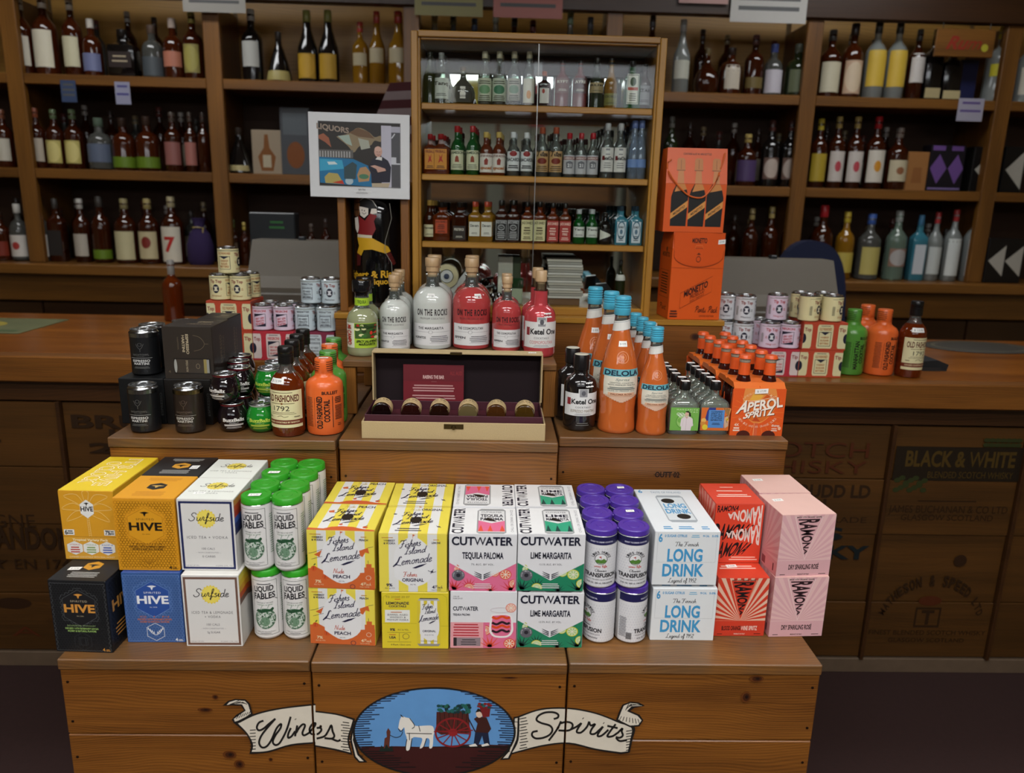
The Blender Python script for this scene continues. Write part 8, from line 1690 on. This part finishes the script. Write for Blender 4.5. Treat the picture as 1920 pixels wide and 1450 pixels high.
        r = .026; GL_ = liquor('3a100a', .2); pr = [(r*.9, .0), (r, .004), (r, .085), (r*.93, .098), (r*.74, .114), (r*.58, .126), (r*.47, .136), (r*.43, .170)]; f = prof_r(pr); nl = Art(True); nl.r(0, 0, 100, 100, OC); nl.t('APEROL', 50, 56, 22, 20, 'ecd0b8', 1, .2); nl.t('SPRITZ', 50, 36, 14, 12, 'ecd0b8', 1, .2)
        CACHE['apb'] = [('glass', MB().lathe(pr, GL_, 20).mesh('glass')), ('neck_label', MB().art(nl, m_cyl(lambda z: f(z)+.0004, .135, .028, 359)).mesh('neck_label')), ('finish', MB().lathe([(r*.46, .1635), (r*.48, .169), (r*.44, .174)], mat('neck_glass', '9a8a78', .1, coat=.6), 18, cap=False).mesh('finish'))]
        cr = []; seg = 42
        b = MB(); vs = []
        for j, (rr, z) in enumerate(((.56, .172), (.54, .177), (.47, .1795), (.02, .180))):
            for k in range(seg): q_ = rr*r*(1.07 if (j == 0 and k % 2) else 1.0); vs.append((q_*math.cos(2*PI*k/seg), q_*math.sin(2*PI*k/seg), z))
        b.add(vs, [(i*seg+k, i*seg+(k+1) % seg, (i+1)*seg+(k+1) % seg, (i+1)*seg+k) for i in range(3) for k in range(seg)], plastic('dc5a28', .3), True); CACHE['apb'].append(('crown_cap', b.mesh('crown_cap')))
    for n, me in CACHE['ape']: part(n, t, me)
    for x in (-.0295, .0295):
        for y in (.0305, .0905):
            e = bpy.data.objects.new('bottle', CACHE['apb'][0][1]); COL.objects.link(e); e.parent = t; e.location = (x, y, .0016)
            for n, me in CACHE['apb'][1:]: part(n, e, me)
g = at_z(1416, 817, Z2)
for i in range(3): aperol(['orange spritz four-pack at the front with large white lettering', 'orange spritz four-pack in the middle of the file', 'orange spritz four-pack at the back of the file'][i], (g.x+.0005-.0055*i, g.y+.1245*i, Z2))

# ------------------------------------------------------------------ orange prosecco gift cartons beside the cabinet
OP = 'dc5a1c'
def mion_text(a, x, y, w_, h_, k=0.): a.tq('MIONETTO', ((x-w_/2, y-h_/2-k), (x+w_/2, y-h_/2+k), (x+w_/2, y+h_/2+k), (x-w_/2, y+h_/2-k)), '2a1614', 1)
W = .150; D = .115; ym = 2.108; xm = (at_y(1249, 560, ym).x+at_y(1352, 560, ym).x)/2+.004; hl = at_y(1300, 436, ym).z-Z3
t = thing('prosecco_carton', 'orange prosecco gift carton with a rounded tuck flap, lower', 'box', (xm, ym, Z3), .07, 'orange prosecco gift cartons')
MB().box(-W/2, 0, 0, W/2, D, hl*.82, card(OP), .0015).obj('carton', t)
b = MB(); z0, z1 = hl*.82, hl; b.add([(-W/2, 0, z0), (W/2, 0, z0), (W/2, D, z0), (-W/2, D, z0), (-W/2+.004, .01, z1), (W/2-.004, .01, z1), (W/2-.004, D-.01, z1), (-W/2+.004, D-.01, z1)], [(0, 1, 5, 4), (1, 2, 6, 5), (2, 3, 7, 6), (3, 0, 4, 7), (4, 5, 6, 7)], card(OP)); b.obj('gable', t)
fl = [(-W/2+.003, z1), (W/2-.003, z1), (W/2-.004, hl*.80)]+[(math.cos(R_(d))*(W/2-.006), hl*.74+math.sin(R_(d))*hl*.12) for d in range(0, -181, -15)]+[(-W/2+.004, hl*.80)]
MB().prism(fl, -.0012, -.0002, card('d9551a')).obj('flap', t)
a = Art(); a.l([(3, 80)]+[(50+47*math.cos(R_(d)), 74+13*math.sin(R_(d))) for d in range(180, 361, 12)]+[(97, 80)], .6, '8a3410'); mion_text(a, 50, 91, 28, 5.4); a.ring(50, 70, 4.6, 3.6, 1, '6a2810'); a.p([(46, 75), (54, 75), (50, 77.5)], '6a2810'); a.r(42, 82, 58, 82.6, '8a3410'); a.l([(42, 82), (44, 85.5), (56, 85.5), (58, 82)], .5, 'ec8a50')
P = [(21, 13), (21, 31), (80, 51), (80, 33)]; a.l(P+[P[0]], .4, '8a3410'); mion_text(a, 50, 36, 44, 7, 6.4); a.tq('PROSECCO', ((40, 24), (66, 32.4), (66, 37), (40, 28.6)), '4a2014'); a.tq('DOC TREVISO', ((40, 20.5), (66, 29), (66, 31), (40, 22.5)), '6a3018'); a.sc('Party Pack', 72, 8, 44, 7, '3a1a12', .8) if False else a.sc('Partu Pack', 72, 9, 44, 7, '3a1a12', .8, 1., .2); a.t('LIMITED EDITION', 74, 4.6, 28, 2, '5a2814'); a.lines(10, 10, 15, 3, 3, 1.6, '4a2014'); a.l([(0, 60), (100, 60)], .3, '9a3c14')
print_part('front_print', t, (a, m_front(W, hl, -.0015)))
s = Art(); mion_text(s, 52, 74, 60, 5); s.c(56, 80, 6, 3, '5a2814', 10); s.frame(12, 24, 86, 56, .8, .6, '9a3c14'); s.lines(50, 52, 60, 8, 3.2, 1.6, '5a2814'); s.sc('Part', 50, 10, 50, 6, '3a1a12', 1.2); print_part('side_print', t, (s, m_left(D, hl, -W/2))); sticker(t, (W/2-.012, -.0018, hl*.90), .02, .012, 'y', 0, .1)
hu = at_y(1300, 277, ym).z-Z3-hl; xu = (at_y(1237, 430, ym).x+at_y(1354, 430, ym).x)/2+.006; W2 = .166
t = thing('prosecco_carton', 'orange prosecco gift carton picturing three bottles, with a cord handle, upper', 'box', (xu, ym+.002, Z3+hl+.0005), -.03, 'orange prosecco gift cartons')
b = MB(); z1 = hu; b.add([(-W2/2, 0, 0), (W2/2, 0, 0), (W2/2, D, 0), (-W2/2, D, 0), (-W2/2, 0, hu*.58), (W2/2, 0, hu*.58), (W2/2, D, hu*.58), (-W2/2, D, hu*.58), (-W2/2+.002, .018, z1), (W2/2-.002, .018, z1), (W2/2-.002, D-.03, z1), (-W2/2+.002, D-.03, z1)], [(0, 1, 5, 4), (1, 2, 6, 5), (2, 3, 7, 6), (3, 0, 4, 7), (4, 5, 9, 8), (5, 6, 10, 9), (6, 7, 11, 10), (7, 4, 8, 11), (8, 9, 10, 11), (0, 3, 2, 1)], card(OP)); b.obj('carton', t)
def mfold(x, y, k): z = y/100*hu; return (-W2/2+x/100*W2, (0 if z < hu*.58 else (z-hu*.58)/(hu*.42)*.018)-EPS*k-.0003, z)
a = Art(); a.t('CONTAINS 6x187 ML MINI BOTTLES', 50, 93, 46, 2.2, '7a3414', 1); a.l([(4, 58), (98, 58)], .3, '9a3c14')
for x in (24, 53, 82):
    def B(*pp): return [(x+px, py) for px, py in pp]
    a.p(B((-13, 7), (13, 7), (14, 42), (11, 50), (-11, 50), (-14, 42)), '141210'); a.p(B((-13, 42), (13, 42), (11, 50), (7, 57.5), (-6, 57.5), (-11, 50)), '141210'); a.p(B((-9, 48), (11, 51), (7, 57.5), (-5, 57.5)), 'd08a4a'); a.p(B((-5.5, 58.2), (6, 58.2), (4.6, 73), (-4.2, 73)), 'c9824a'); a.p(B((-7, 73), (7, 73), (6.4, 86), (4, 88), (-4, 88), (-6.4, 86)), 'c27a40'); a.r(x-7, 73, x+7, 74, '8a4a20'); a.r(x-.6, 75, x+.6, 86, '9a5a2c')
    a.p(B((-13.4, 15), (13.6, 30), (13.8, 38), (-13.6, 22)), 'd8964a'); a.tq('MIONETTO', tuple(B((-9, 19.4), (9.5, 29.4), (9.5, 32.6), (-9, 22.6))), '2a1a12', 1); a.tq('PROSECCO', tuple(B((-5, 18.6), (8, 25.6), (8, 27), (-5, 20))), '6a3a1c')
print_part('front_print', t, (a, mfold))
MB().tube(smooth_line([(-W2/2+.012, hu*.86), (-W2/2+.004, hu*.78), (-W2/2+.03, hu*.55), (-.004, hu*.425), (.03, hu*.43), (.05, hu*.58), (.068, hu*.8), (W2/2-.008, hu*.97)], 5) and [(x, -.004+(.012 if z > hu*.7 else 0), z) for x, z in smooth_line([(-W2/2+.012, hu*.86), (-W2/2+.002, hu*.80), (-W2/2+.012, hu*.66), (-.03, hu*.47), (.0, hu*.415), (.025, hu*.44), (.05, hu*.6), (.066, hu*.8), (W2/2-.010, hu*.95)], 5)], .0022, plastic('d8682c', .5)).obj('cord_handle', t)
